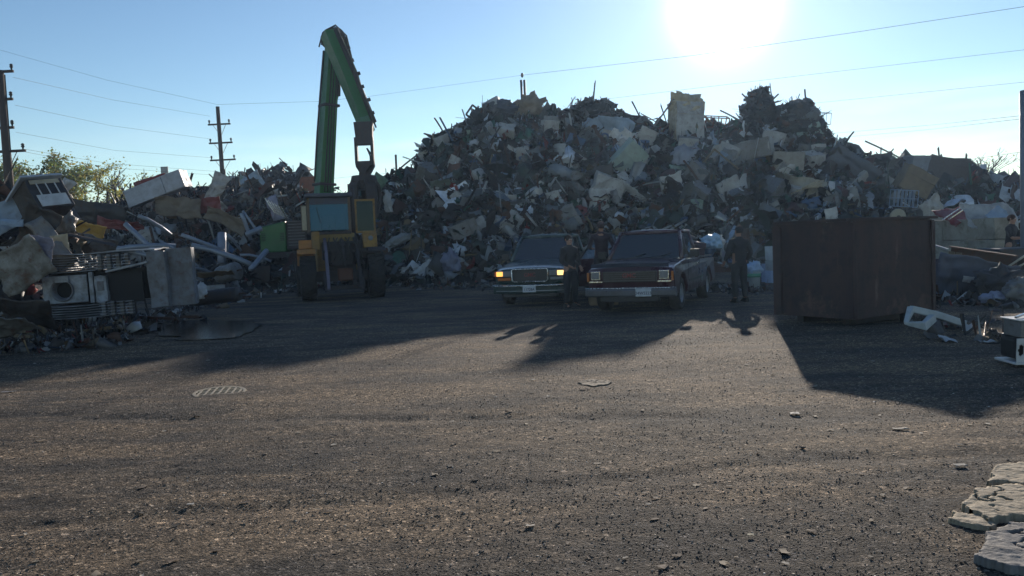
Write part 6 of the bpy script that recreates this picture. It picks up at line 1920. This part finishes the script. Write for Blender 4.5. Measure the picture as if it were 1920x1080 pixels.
    q = MB(); q.box(((xl + xr) / 2 + 1.0, y0 + 1.3, z0 - 0.14), (xr - xl + 1.6, 2.6, 0.26)); q.build('deck', GREASE, t, bevel=0.02)
    q = MB(); q.box((0.2, 0.4, z0 - 0.55), (2.2, 2.4, 0.5)); q.build('slew_base', GREASE, t, bevel=0.04)
    for (x, y) in ((-2.35, -0.9), (-2.35, 1.6), (1.4, -0.9), (1.4, 1.6)): lug_tyre(t, x, y, 0.58, 0.5)
    q = MB(); q.box((-0.4, 0.3, 0.7), (3.6, 0.3, 0.3)); q.build('axle', GREASE, t, bevel=0.03)
    q = MB(); q.prism([(-2.9, 0.3), (-1.9, 0.3), (-1.8, 1.05), (-2.75, 1.05)], -1.9, -1.7, 'y'); q.build('outrigger', GREASE, t, bevel=0.02)


handler()

# ------------------------------------------------------------------ left side
def louvred_unit():
    g0 = G(200, 606)
    Yc = g0.y
    pl = at(82, 540, Yc + 0.3); pr = at(326, 540, Yc + 1.2); pm = at(258, 570, Yc)
    w = 2.0; s = (pr.x - pl.x)
    t = thing('cooling_unit', 'crushed grey louvred cooling unit lying on the left heap with a black opening', 'cooling unit', (pl.x, Yc + 0.35, 0.12), E(0, -1.5, 4))
    W = pm.x - pl.x + 0.1; H_ = 1.62; De = 1.1
    M1 = paint('unit_grey', (0.31, 0.35, 0.41), 0.5, 0.1, 0.85, 0.25, 3.5); M2 = paint('unit_dirty', (0.17, 0.19, 0.225), 0.6, 0.1, 0.9, 0.35, 2.6)
    # left face half: fan plate with a round hole
    wl = W * 0.42
    nx, nz = 50, 40
    X, Z = np.meshgrid(np.linspace(0, wl, nx), np.linspace(0.42, 1.12, nz))
    k = (((X - wl * 0.44) / 0.24) ** 2 + ((Z - 0.75) / 0.27) ** 2) > 1
    o = grid_mesh('fan_plate', X, 0.04 * fbm(X, Z, 2, 3, 3), Z, M1, t, mask=k); so = o.modifiers.new('s', 'SOLIDIFY'); so.thickness = 0.02
    q = MB(); q.lathe([(0.25, -0.02), (0.29, 0.02), (0.27, 0.04), (0.23, 0.0), (0.2, -0.15)], 26, Matrix.Translation((wl * 0.44, -0.02, 0.75)) @ Matrix.Rotation(R(90), 4, 'X')); q.build('fan_ring', M2, o, smooth=True)
    q = MB(); q.box((wl * 0.44, 0.22, 0.75), (0.6, 0.05, 0.6)); q.build('fan_back', BLACK, t)
    q = MB(); q.box((wl * 0.46, -0.05, 1.03), (0.34, 0.05, 0.16)); q.build('name_plate', M1, t, bevel=0.01)
    q = MB(); q.box((wl + 0.13, -0.05, 0.78), (0.10, 0.10, 0.78)); q.build('upright', M1, t, bevel=0.01)
    q = MB(); subbox(q, (wl + 0.36, -0.02, 0.72), (0.30, 0.12, 0.66), 4); o = q.build('control_box', M1, t, bevel=0.01); jitter(o, 0.03, 4, 2)
    q = MB(); q.box((wl + 0.36, -0.095, 0.80), (0.16, 0.02, 0.24)); q.build('control_panel', M2, o)
    # louvres: thin bent fins above and below
    for zs, n, y1 in ((1.20, 7, 0.0), (0.02, 6, 0.0)):
        for i in range(n):
            z = zs + 0.062 * i
            q = MB(); ww = W * (0.50 if zs > 1 else 0.60)
            pts = [(0.02, y1, z), (ww * 0.5, y1 - 0.03, z - 0.012), (ww, y1, z + 0.006), (ww + 0.02, y1 + De, z + 0.03), (0.0, y1 + De, z + 0.02)]
            vs = pts + [(a, b, c + 0.014) for a, b, c in pts]
            q.add(vs, [(4, 3, 2, 1, 0), (5, 6, 7, 8, 9), (0, 1, 6, 5), (1, 2, 7, 6), (2, 3, 8, 7), (3, 4, 9, 8), (4, 0, 5, 9)]); q.build('louvre', M1, t)
    for i in range(4):
        x = W * 0.55 + 0.22 * i
        for z0, z1 in ((1.20, 1.60), (0.02, 0.40)):
            q = MB(); q.box((x, 0.06 + 0.02 * i, (z0 + z1) / 2), (0.09, 0.12, z1 - z0)); q.build('fin_stack', M2, t, bevel=0.006)
            for k2 in range(5):
                q = MB(); q.box((x + 0.02, -0.03, z0 + 0.05 + 0.075 * k2), (0.16, 0.16, 0.018)); q.build('louvre', M1, t)
    # back body, black cavity and plain end panels
    q = MB(); q.box((W * 0.5, De * 0.55 + 0.1, 0.80), (W * 0.96, De * 0.8, 0.80)); q.build('core', BLACK, t)
    q = MB(); q.box((wl + 0.95, 0.06, 0.72), (0.82, 0.06, 0.76)); q.build('cavity', BLACK, t)
    q = MB(); q.prism([(wl + 0.5, 1.12), (W + 0.02, 1.30), (W + 0.02, 1.36), (wl + 0.5, 1.18)], -0.08, 0.10, 'y'); q.build('lintel', M1, t, bevel=0.01)
    q = MB(); subbox(q, (W + 0.22, 0.30, 0.86), (0.46, 0.62, 1.45), 6); o = q.build('end_panel', M2, t, bevel=0.015); jitter(o, 0.05, 1.5, 4)
    q = MB(); subbox(q, (W + 0.62, 0.75, 0.90), (0.62, 0.9, 1.50), 6, Matrix.Rotation(R(12), 3, 'Z')); o = q.build('end_panel', M2, t, bevel=0.015); jitter(o, 0.05, 1.3, 8)
    q = MB(); subbox(q, (W * 0.55, De * 0.5, 1.66), (W * 1.05, De, 0.03), 6); o = q.build('top_sheet', M1, t); jitter(o, 0.05, 1.2, 5)


louvred_unit()
u = bpy.data.objects['cooling_unit']
u.location = at(86, 602, 16.3); u.scale = (0.775, 0.775, 0.775)
spill('scrap_litter', 'rubble and bent strips packed under the cooling unit', [(20, 632, 250, 622, 0.30, 520), (60, 612, 300, 604, 0.45, 420)], PAL_LEFT, 19, (0.10, 0.42))
# roofed cupboard at the top of the near left heap
t = thing('toppled_cabinet', 'toppled white roofed cabinet with open slots on the near left heap', 'cabinet', at(82, 376, 17.0), E(8, -30, -32)); t.scale = (0.78, 0.78, 0.78)
mb = MB(); subbox(mb, (0, 0, 0), (0.75, 1.0, 0.85), 4); o = mb.build('cabinet_body', DARKM, t, bevel=0.015); jitter(o, 0.03, 2, 3)
mb = MB(); subbox(mb, (-0.05, -0.02, 0.46), (1.02, 1.15, 0.06), 4, Matrix.Rotation(R(-4), 3, 'Y')); o = mb.build('roof_panel', paint('roof_white', (0.46, 0.52, 0.62), 0.45, 0, 0.25, 0.1, 2), t, bevel=0.015); jitter(o, 0.02, 2, 5)
mb = MB(); mb.box((0.385, 0, -0.22), (0.02, 0.8, 0.34)); mb.build('side_panel', WHITE, t, bevel=0.004)
mb = MB(); mb.box((0.385, 0, 0.34), (0.02, 0.8, 0.12)); mb.build('side_panel', CREAM, t, bevel=0.004)
for y in (-0.25, 0.0, 0.25):
    mb = MB(); mb.box((0.388, y, 0.12), (0.02, 0.03, 0.34)); mb.build('slot_bar', WHITE, t)
left_items = [
    ('sheet', at(28, 395, 16.9), E(10, -30, 15), 1.1, 0.5, PALEBLUE, 'pale blue folded lid left of the toppled roofed cabinet', 1),
    ('sheet', at(62, 440, 16.6), E(12, 30, 5), 0.7, 1.2, DARKM, 'dark leaning door below the toppled roofed cabinet', 2),
    ('sheet', at(95, 455, 16.4), E(8, -32, 5), 0.35, 1.1, GREYM, 'narrow grey slanting board below the toppled roofed cabinet', 3),
    ('sheet', at(40, 500, 15.9), E(14, -24, -10), 1.2, 0.8, paint('filthy_white', (0.30, 0.31, 0.31), 0.6, 0, 1.0, 0.4, 2.4), 'big dirty white panel slanting at the left edge of the picture', 4),
    ('sheet', at(14, 417, 16.3), E(5, 6, 0), 0.6, 0.14, PALEBLUE, 'thin pale blue strip at the left edge under the folded lid', 5),
    ('sheet', at(112, 372, 17.6), E(8, -62, 20), 0.9, 0.25, WHITE, 'narrow white board beside the toppled roofed cabinet', 6),
    ('sheet', at(75, 468, 15.9), E(14, 10, -5), 0.5, 0.5, paint('lilac', (0.22, 0.22, 0.30), 0.6), 'lilac grey plate right of the big dirty white panel', 7),
    ('sheet', at(118, 470, 16.5), E(10, -10, 30), 0.28, 0.7, CREAM, 'upright tan board above the louvred cooling unit', 8),
    ('sheet', at(150, 436, 24), E(20, 22, 10), 1.3, 0.8, YELLOWS, 'crumpled ochre yellow sheet behind the near left heap', 9),
    ('sheet', at(178, 462, 22.5), E(20, 14, 20), 1.1, 0.55, GREYM, 'shiny grey plate below the ochre yellow sheet', 10),
    ('sheet', at(50, 585, 14.9), E(40, 10, 0), 1.0, 0.7, DARKM, 'dark flat sheet low at the left edge heap', 11),
    ('sheet', at(20, 615, 14.6), E(55, -10, 0), 0.8, 0.5, GREYM, 'grey sheet lying at the foot of the left edge heap', 12),
]
for (k, p, r_, w, h, m, lb, sd) in left_items:
    sheet('metal_sheet', lb, p, r_, w, h, m, 0.25, 110 + sd)
bag('scrap_bundle', 'round grey bundle between cabinet and ochre sheet', at(122, 418, 17.5), (0.42, 0.4, 0.5), GREYM, 121, 'scrap bundle', amp=0.3)
# boards and planks near the ground
for k, (x0, y0, x1, y1, m, lb) in enumerate(((205, 615, 262, 590, WOOD, 'thin timber lath leaning below the cooling unit'), (0, 572, 22, 575, TAN, 'short tan board end at the left edge'), (0, 640, 60, 640, TAN, 'tan board lying on the ground at the left edge'),
                                             (30, 636, 62, 632, CREAM, 'small cream offcut on the tan board'), (120, 628, 210, 622, WOOD, 'dark wooden batten on the ground below the cooling unit'), (262, 600, 330, 604, BROWN, 'rusty bar lying beside the cooling unit'),
                                             (340, 604, 372, 600, BROWN, 'rusty bar on the ground behind the puddle'))):
    a = G(x0, y0 + 6); b = G(x1, y1 + 6); a.z = 0.10 + 0.05 * k % 0.2; b.z = 0.16
    pole_piece('board', lb, a, b, 0.045, m, 'board', 4)
# junk at the right end of the cooling unit
p = at(393, 527, 27.5); p.z = 0.45
cabinet('wooden_box', 'small box with a pale label on the ground left of the loader', 'box', p, E(0, 0, 20), (0.95, 0.6, 0.38), TAN, 0.02, 131, DULLWHITE, False)
sheet('metal_sheet', 'brown board laid over the small labelled box', at(405, 515, 27.4), E(75, 0, 10), 1.1, 0.6, WOOD, 0.1, 132)
bag('plastic_bag', 'glossy black sack beside the cooling unit', at(350, 545, 22.4), (0.8, 0.6, 0.6), plain('gloss_black', (0.012, 0.012, 0.014), 0.12), 133, amp=0.45)
bag('plastic_bag', 'small white sack beside the glossy black sack', at(376, 548, 22.2), (0.28, 0.3, 0.42), WHITE, 134, amp=0.35)
drumtank('metal_tank', 'dark tank lying on the ground left of the loader', at(405, 556, 22.3), E(85, 10, 75), 0.2, 1.4, DARKM, 'tank', 135)
drumtank('metal_tank', 'grey tub lying right of the labelled box', at(428, 512, 29), E(80, 0, 60), 0.3, 0.9, GREYM, 'tub', 136)
for k in range(8):
    a = at(335 + 10 * k, 560 + 3 * (k % 3), 22.0 + 0.1 * k); b = a + Vector((0.9, 0.2, 0.05 * (k % 2)))
    pole_piece('pipe', 'short rusty pipe among the junk behind the puddle', a, b, 0.03, BROWN, 'pipe', 6, 0.05, 'rusty pipes behind the puddle')
# features on the left heap
cabinet('mattress_box', 'long white rounded box lying aslant on top of the left heap', 'white box', at(296, 354, 40.5), E(8, 72, 4), (0.85, 0.8, 3.0), paint('bluish_white', (0.38, 0.43, 0.52), 0.5, 0, 0.5, 0.1, 2.2), 0.05, 140, None, False)
sheet('metal_sheet', 'dark red panel peeking over the long white box', at(283, 343, 41.4), E(6, -14, 0), 1.7, 0.55, RED, 0.15, 141)
sheet('metal_sheet', 'beige curved panel under the long white box', at(332, 390, 38.6), E(20, 4, 0), 2.2, 0.9, paint('beige', (0.19, 0.155, 0.115), 0.7, 0, 0.6, 0.2, 2), 0.45, 142)
sheet('metal_sheet', 'beige folded panel hanging at the right of the left heap', at(420, 415, 38), E(16, 28, 0), 1.9, 0.7, paint('beige', (0.27, 0.22, 0.16), 0.7), 0.4, 143)
sheet('metal_sheet', 'red crumpled panel right of the beige curved panel', at(393, 385, 39), E(10, -5, 0), 1.0, 0.7, RED, 0.35, 144)
sheet('metal_sheet', 'maroon car panel low on the left of the left heap', at(222, 422, 35.5), E(20, 8, 0), 1.9, 0.5, RED, 0.35, 145)
sheet('metal_sheet', 'dark angular body shell at the left end of the left heap', at(185, 400, 36.5), E(10, 12, 20), 2.2, 1.0, DARKM, 0.35, 146)
sheet('metal_sheet', 'torn pale flap standing near the top of the left heap', at(406, 352, 40.5), E(8, 25, 30), 0.7, 1.5, DULLWHITE, 0.5, 147)
sheet('metal_sheet', 'lavender slanted sheet with a bright edge near the loader', at(515, 390, 39), E(10, -20, 25), 0.5, 1.2, paint('lavender', (0.26, 0.28, 0.42), 0.4, 0.2), 0.3, 148)
sheet('metal_sheet', 'blue white plate near the top of the distant heap', at(473, 342, 55), E(8, -30, 0), 1.4, 1.1, PALEBLUE, 0.3, 149)
cabinet('appliance_casing', 'rust orange casing directly left of the green boom', 'casing', at(580, 350, 56), E(5, 0, 0), (1.1, 0.8, 1.3), paint('orange_rust', (0.22, 0.07, 0.03), 0.7, 0, 0.3, 0.3, 3), 0.05, 150, None, False)
pole_piece('pipe', 'thick upright grey pipe in front of the left heap', at(416, 437, 34.2), at(416, 494, 33.8), 0.17, paint('pipe_grey', (0.24, 0.27, 0.35), 0.5, 0.2, 0.2, 0.05, 3), 'pipe', 14)
for k, (x0, y0, x1, y1) in enumerate(((150, 445, 250, 470), (165, 460, 300, 486), (235, 420, 300, 480), (300, 452, 372, 500), (320, 470, 365, 512), (360, 460, 480, 500), (455, 395, 487, 440), (452, 400, 470, 450), (462, 440, 490, 428),
                                      (450, 478, 508, 490), (340, 440, 420, 470), (205, 470, 330, 462), (428, 440, 452, 470), (260, 405, 320, 440), (470, 505, 500, 470), (330, 500, 400, 512))):
    pole_piece('pipe', 'long bluish grey tube on the face of the left heap', at(x0, y0, 34.2 - 0.1 * k), at(x1, y1, 33.4 + 0.05 * k), 0.05 + 0.03 * (k % 3), paint('tube_blue', (0.27, 0.31, 0.38), 0.4, 0.3, 0.25, 0.1, 3), 'pipe', 8, 0.1 * (k % 2), 'tubes on the face of the left heap')
for k in range(6):
    a = at(497 + 6 * k, 372 + 3 * k, 38); b = at(516 + 5 * k, 400 + 2 * k, 37.6)
    pole_piece('bright_strip', 'thin shiny strip right beside the loader cab', a, b, 0.02, CHROME, 'metal strip', 4, 0, 'shiny strips by the loader')

# ------------------------------------------------------------------ poles and lines
POLEW = paint('pole_wood', (0.075, 0.055, 0.045), 0.9, 0, 0.3, 0.1, 4)
INS = plain('insulator', (0.05, 0.05, 0.06), 0.3)


def utility_pole(label, px, ptop, pbase, D, arms, r=0.16, armyaw=0.0, extra=None, lean=True):
    top = at(*ptop, D); bot = at(*pbase, D)
    f = (0 - bot.z) / (top.z - bot.z); foot = bot + (top - bot) * f
    t = thing('utility_pole', label, 'utility pole', (foot.x, foot.y, 0))
    tp = top - t.location
    q = MB(); q.tube([(0, 0, 0), tuple(tp * 0.5), tuple(tp)], [r * 1.2, r, r * 0.8], 12); q.build('pole', POLEW, t, smooth=True)
    for (xa, xb, y, drop) in arms:
        a = at(xa, y + 0.0, D) - t.location; b = at(xb, y + (xb - xa) * -0.05, D) - t.location
        q = MB(); q.tube([a, b], 0.085, 4); ar = q.build('crossarm', POLEW, t, bevel=0.01)
        for k, xx in enumerate((0.06, 0.94)):
            p = a.lerp(b, xx); q = MB()
            q.lathe([(0, 0.30), (0.05, 0.28), (0.09, 0.22), (0.05, 0.2), (0.09, 0.14), (0.05, 0.1), (0.03, 0)], 10, Matrix.Translation(p + Vector((0, 0, 0.06)))); q.build('insulator', INS, ar, smooth=True)
        m = a.lerp(b, 0.5)
        if drop:
            for s in (0.2, 0.8):
                q = MB(); q.tube([a.lerp(b, s), Vector((m.x * 0.3 + tp.x * 0.0, 0, m.z - 0.9))], 0.02, 4); q.build('brace', GREYM, ar)
    return t


up = utility_pole('large wooden utility pole with stacked crossarms at the left edge', 10, (0, 132), (18, 352), 40, [(-30, 25, 136, False), (-30, 24, 188, False), (-20, 26, 241, False), (-30, 48, 286, True)], 0.20)
utility_pole('wooden utility pole with three crossarms standing left of the boom', 412, (408, 200), (417, 325), 64, [(390, 432, 234, True), (392, 436, 269, True), (394, 442, 301, True)], 0.18)
utility_pole('small far utility pole with one crossarm between the left trees', 158, (158, 343), (162, 400), 120, [(143, 174, 361, False)], 0.16)
utility_pole('utility pole whose arm tips show right of the green boom', 610, (610, 285), (614, 350), 95, [(600, 624, 299, False), (600, 625, 315, False), (600, 626, 331, False)], 0.14)
# guy and hanging insulators on the big pole
q = MB(); q.tube([at(9, 140, 39.6), at(20, 285, 39.6)], 0.03, 5); o = q.build('cable', RUBBER); tag(o, 'thick cable hanging down beside the left edge utility pole', 'cable')
for k, (px, pa, pb, D, lb) in enumerate(((742, 290, 318, 70, 'thin post behind the left end of the heap'), (653, 345, 372, 80, 'thin post in the gap right of the boom'))):
    q = MB(); b_ = at(px, pb, D); a_ = at(px, pa, D); q.tube([(b_.x, D, 0), tuple(a_)], 0.09, 8); tag(q.build('post', POLEW), lb, 'post')
t = thing('twin_post', 'pair of dark posts rising behind the middle of the heap', 'post', (at(980, 190, 62).x, 62, 0))
for px in (977, 983):
    a_ = at(px, 150, 62); q = MB(); q.tube([(a_.x - t.location.x + 0.15, 0, 0), (a_.x - t.location.x, 0, a_.z)], 0.09, 8); q.build('upright', DARKM, t, smooth=True)
a_ = at(979, 141, 62); q = MB(); q.lathe([(0, -0.2), (0.1, -0.1), (0.1, 0.1), (0, 0.2)], 10, Matrix.Translation(a_ - t.location)); q.build('insulator', INS, t, smooth=True)
t = thing('sign_board', 'small pale board on a post beyond the long white box', 'sign', (at(310, 330, 75).x, 75, 0))
z_ = at(310, 320, 75).z; q = MB(); q.tube([(0, 0, 0), (0, 0, z_)], 0.12, 8); q.build('post', GREYM, t)
q = MB(); q.box((0, -0.1, z_ + 0.05), (0.65, 0.1, 0.6)); q.build('board', DULLWHITE, t, bevel=0.01)
t = thing('street_lamp', 'curved street lamp between the left trees', 'street lamp', (at(133, 380, 90).x, 90, 0))
q = MB(); o_ = t.location; q.tube([(0, 0, 0), at(133, 365, 90) - o_, at(138, 350, 90) - o_, at(150, 343, 90) - o_], 0.08, 6); q.build('lamp_arm', GREYM, t, smooth=True)
q = MB(); q.box(at(156, 342, 90) - o_, (0.9, 0.3, 0.16)); q.build('lamp_head', GREYM, t, bevel=0.05)


def wire(label, pts, D0, D1, r=0.016, sag=0.0):
    r = r * (0.62 if pts[0][0] > 500 else 0.45)
    P = [at(px, py, D0 + (D1 - D0) * i / (len(pts) - 1)) for i, (px, py) in enumerate(pts)]
    Q = []
    for i in range(len(P) - 1):
        for k in range(6): Q.append(P[i].lerp(P[i + 1], k / 6))
    Q.append(P[-1])
    n = len(Q) - 1
    Q = [q_ - Vector((0, 0, sag * 4 * (i / n) * (1 - i / n))) for i, q_ in enumerate(Q)]
    q = MB(); q.tube(Q, r, 4, caps=False); tag(q.build('power_line', RUBBER), label, 'power line')


wire('power line from the top arm of the left edge pole to the middle pole', [(25, 145), (210, 187), (394, 218)], 40, 64, 0.018)
wire('power line from the second arm of the left edge pole to the middle pole', [(28, 197), (210, 236), (398, 261)], 40, 64, 0.018)
wire('power line from the third arm of the left edge pole to the middle pole', [(30, 248), (215, 282), (400, 296)], 40, 64, 0.018)
wire('upper of two low lines crossing over the left trees', [(48, 280), (200, 306), (412, 322)], 40, 64, 0.018)
wire('lower of two low lines crossing over the left trees', [(48, 285), (200, 314), (412, 329)], 40, 64, 0.018)
wire('faint high line descending from the upper left corner', [(-20, 88), (200, 150), (408, 196), (600, 190), (690, 181), (979, 141)], 58, 62, 0.02)
wire('power line rising from the twin posts to the upper right corner', [(979, 141), (1300, 104), (1600, 61), (1950, 8)], 62, 40, 0.020)
wire('power line second from the top on the right', [(1100, 190), (1500, 142), (1950, 90)], 66, 44, 0.016)
wire('power line third from the top on the right', [(1500, 196), (1700, 176), (1950, 151)], 66, 44, 0.016)
wire('upper of the paired lines right of the peaks', [(1560, 250), (1740, 235), (1914, 217)], 60, 20.5, 0.014)
wire('lower of the paired lines right of the peaks', [(1575, 258), (1740, 243), (1914, 223)], 60, 20.5, 0.014)
wire('lowest line on the right above the bare tree', [(1795, 302), (1914, 285)], 60, 20.5, 0.014)
wire('short line between boom and heap', [(620, 335), (700, 327), (780, 321)], 95, 80, 0.02)


# ------------------------------------------------------------------ trees
def leaf_mat(name, c, c2):
    m, nt, b = new_mat(name)
    a = N(nt, 'ShaderNodeAttribute', attribute_name='tint')
    nt.links.new(a.outputs[0], b.inputs['Base Color'])
    b.inputs['Roughness'].default_value = 0.6
    tr = N(nt, 'ShaderNodeBsdfTranslucent'); nt.links.new(a.outputs[0], tr.inputs[0])
    mx = N(nt, 'ShaderNodeMixShader'); mx.inputs[0].default_value = 0.45
    nt.links.new(b.outputs[0], mx.inputs[1]); nt.links.new(tr.outputs[0], mx.inputs[2])
    nt.links.new(mx.outputs[0], nt.nodes['Material Output'].inputs[0])
    return m


LEAF = leaf_mat('leaves', 0, 0)
BARK = paint('bark', (0.09, 0.07, 0.055), 0.95, 0, 0.3, 0, 5)


def tree(label, px, pbase, ptop, D, width, leaves, cols, seed, name='leafy_tree', bare=False, lsize=0.16):
    g = random.Random(seed); gg = np.random.default_rng(seed)
    top = at(px, ptop, D); base = Vector((at(px, pbase, D).x, D, 0))
    h = top.z
    t = thing(name, label, 'tree', base)
    q = MB(); tips = []
    def grow(p, d, L, r, lv):
        n = 4; pts = [p]; cur = p
        for i in range(n):
            d = (d + Vector((g.uniform(-.22, .22), g.uniform(-.22, .22), g.uniform(-.05, .16)))).normalized()
            cur = cur + d * L / n; pts.append(cur)
        q.tube(pts, [r * (1 - 0.45 * i / n) for i in range(n + 1)], 6 if lv < 2 else 4, caps=False)
        if lv >= 2: tips.extend(pts[1:])
        if lv < 4:
            for k in range(g.choice((2, 3, 3)) if lv else 5):
                f = g.uniform(0.35, 1.0); i = min(n, int(f * n)); s = pts[i]
                a = g.uniform(0, 2 * math.pi); sp = g.uniform(0.5, 0.95) * width
                nd = (d + Vector((math.cos(a) * sp, math.sin(a) * sp, g.uniform(-.1, .3)))).normalized()
                grow(s, nd, L * g.uniform(0.5, 0.72), r * 0.52, lv + 1)
    grow(Vector((0, 0, 0)), Vector((0, 0, 1)), h * 0.55, h * (0.030 if bare or not leaves else 0.018), 0)
    tr = q.build('trunk', BARK, t, smooth=True)
    zmax = max(p.z for p in tips); s = h / zmax
    wx = 1.0 + 0.45 * width; tr.scale = (s * wx, s * wx, s)
    T = np.array([(p.x * s * wx, p.y * s * wx, p.z * s) for p in tips])
    if leaves:
        k = gg.integers(0, len(T), leaves)
        pos = T[k] + gg.normal(0, 0.28, (leaves, 3))
        V0, F0 = t_grid(1)
        V = V0[None] * (lsize * gg.uniform(0.6, 1.5, (leaves, 1, 1)))
        V = np.einsum('nij,nkj->nki', rotmats(leaves, gg), V) + pos[:, None]
        Fq = F0[None] + (np.arange(leaves) * 4)[:, None, None]
        cc = np.array(cols)[gg.integers(0, len(cols), leaves)] * gg.uniform(0.7, 1.3, (leaves, 1))
        quad_mesh('crown', V.reshape(-1, 3), Fq.reshape(-1, 4), LEAF, t, tint=np.repeat(cc, 4, axis=0))
    return t


OL = [(0.20, 0.26, 0.06), (0.26, 0.29, 0.08), (0.30, 0.24, 0.06), (0.14, 0.19, 0.06)]
YL = [(0.36, 0.34, 0.07), (0.42, 0.35, 0.06), (0.26, 0.28, 0.07)]
tree('bushy olive green tree behind the left edge pole', 48, 400, 270, 66, 1.2, 9000, OL, 1, lsize=0.13)
tree('olive tree left of the big pole, partly cut by the picture edge', -15, 400, 290, 68, 1.1, 7500, OL, 2, lsize=0.13)
tree('slender olive tree right of the bushy one, near the roofed cabinet', 92, 400, 300, 72, 1.0, 3200, OL, 3, lsize=0.12)
tree('airy spring tree with thin yellow green leaves left of the white box', 200, 420, 292, 76, 1.1, 5500, YL, 4, lsize=0.13)
tree('small bright yellow tree touching the red panel of the white box', 243, 420, 325, 80, 1.0, 4200, YL, 5, lsize=0.13)
tree('low yellow bush below the airy spring tree', 212, 440, 362, 76, 1.4, 4500, YL, 6, lsize=0.13)
tree('low olive bush between the far pole and the roofed cabinet', 138, 440, 350, 76, 1.4, 4500, OL, 7, lsize=0.13)
tree('faint bare tree right of the small yellow tree', 258, 420, 318, 95, 0.9, 0, [], 9, 'bare_tree')
tree('bare multi stemmed tree rising behind the right end of the heap', 1858, 400, 278, 66, 1.4, 0, [], 8, 'bare_tree')
tree('bare thin tree beside the steel post, behind the heap', 1893, 400, 284, 70, 1.3, 150, YL, 12, 'bare_tree', lsize=0.1)


# ------------------------------------------------------------------ thin bluish haze added to lift the shadows
def haze():
    mb = MB(); mb.box((0, 55, 9.0), (260, 190, 20.0))
    m = bpy.data.materials.new('shadow_lift_haze'); m.use_nodes = True; nt = m.node_tree
    nt.nodes.remove(nt.nodes['Principled BSDF'])
    v = nt.nodes.new('ShaderNodeVolumePrincipled')
    v.inputs['Color'].default_value = (0.45, 0.68, 1.0, 1); v.inputs['Density'].default_value = 0.0005; v.inputs['Anisotropy'].default_value = 0.55
    nt.links.new(v.outputs[0], nt.nodes['Material Output'].inputs['Volume'])
    o = mb.build('haze', m); tag(o, kind='stuff')


haze()
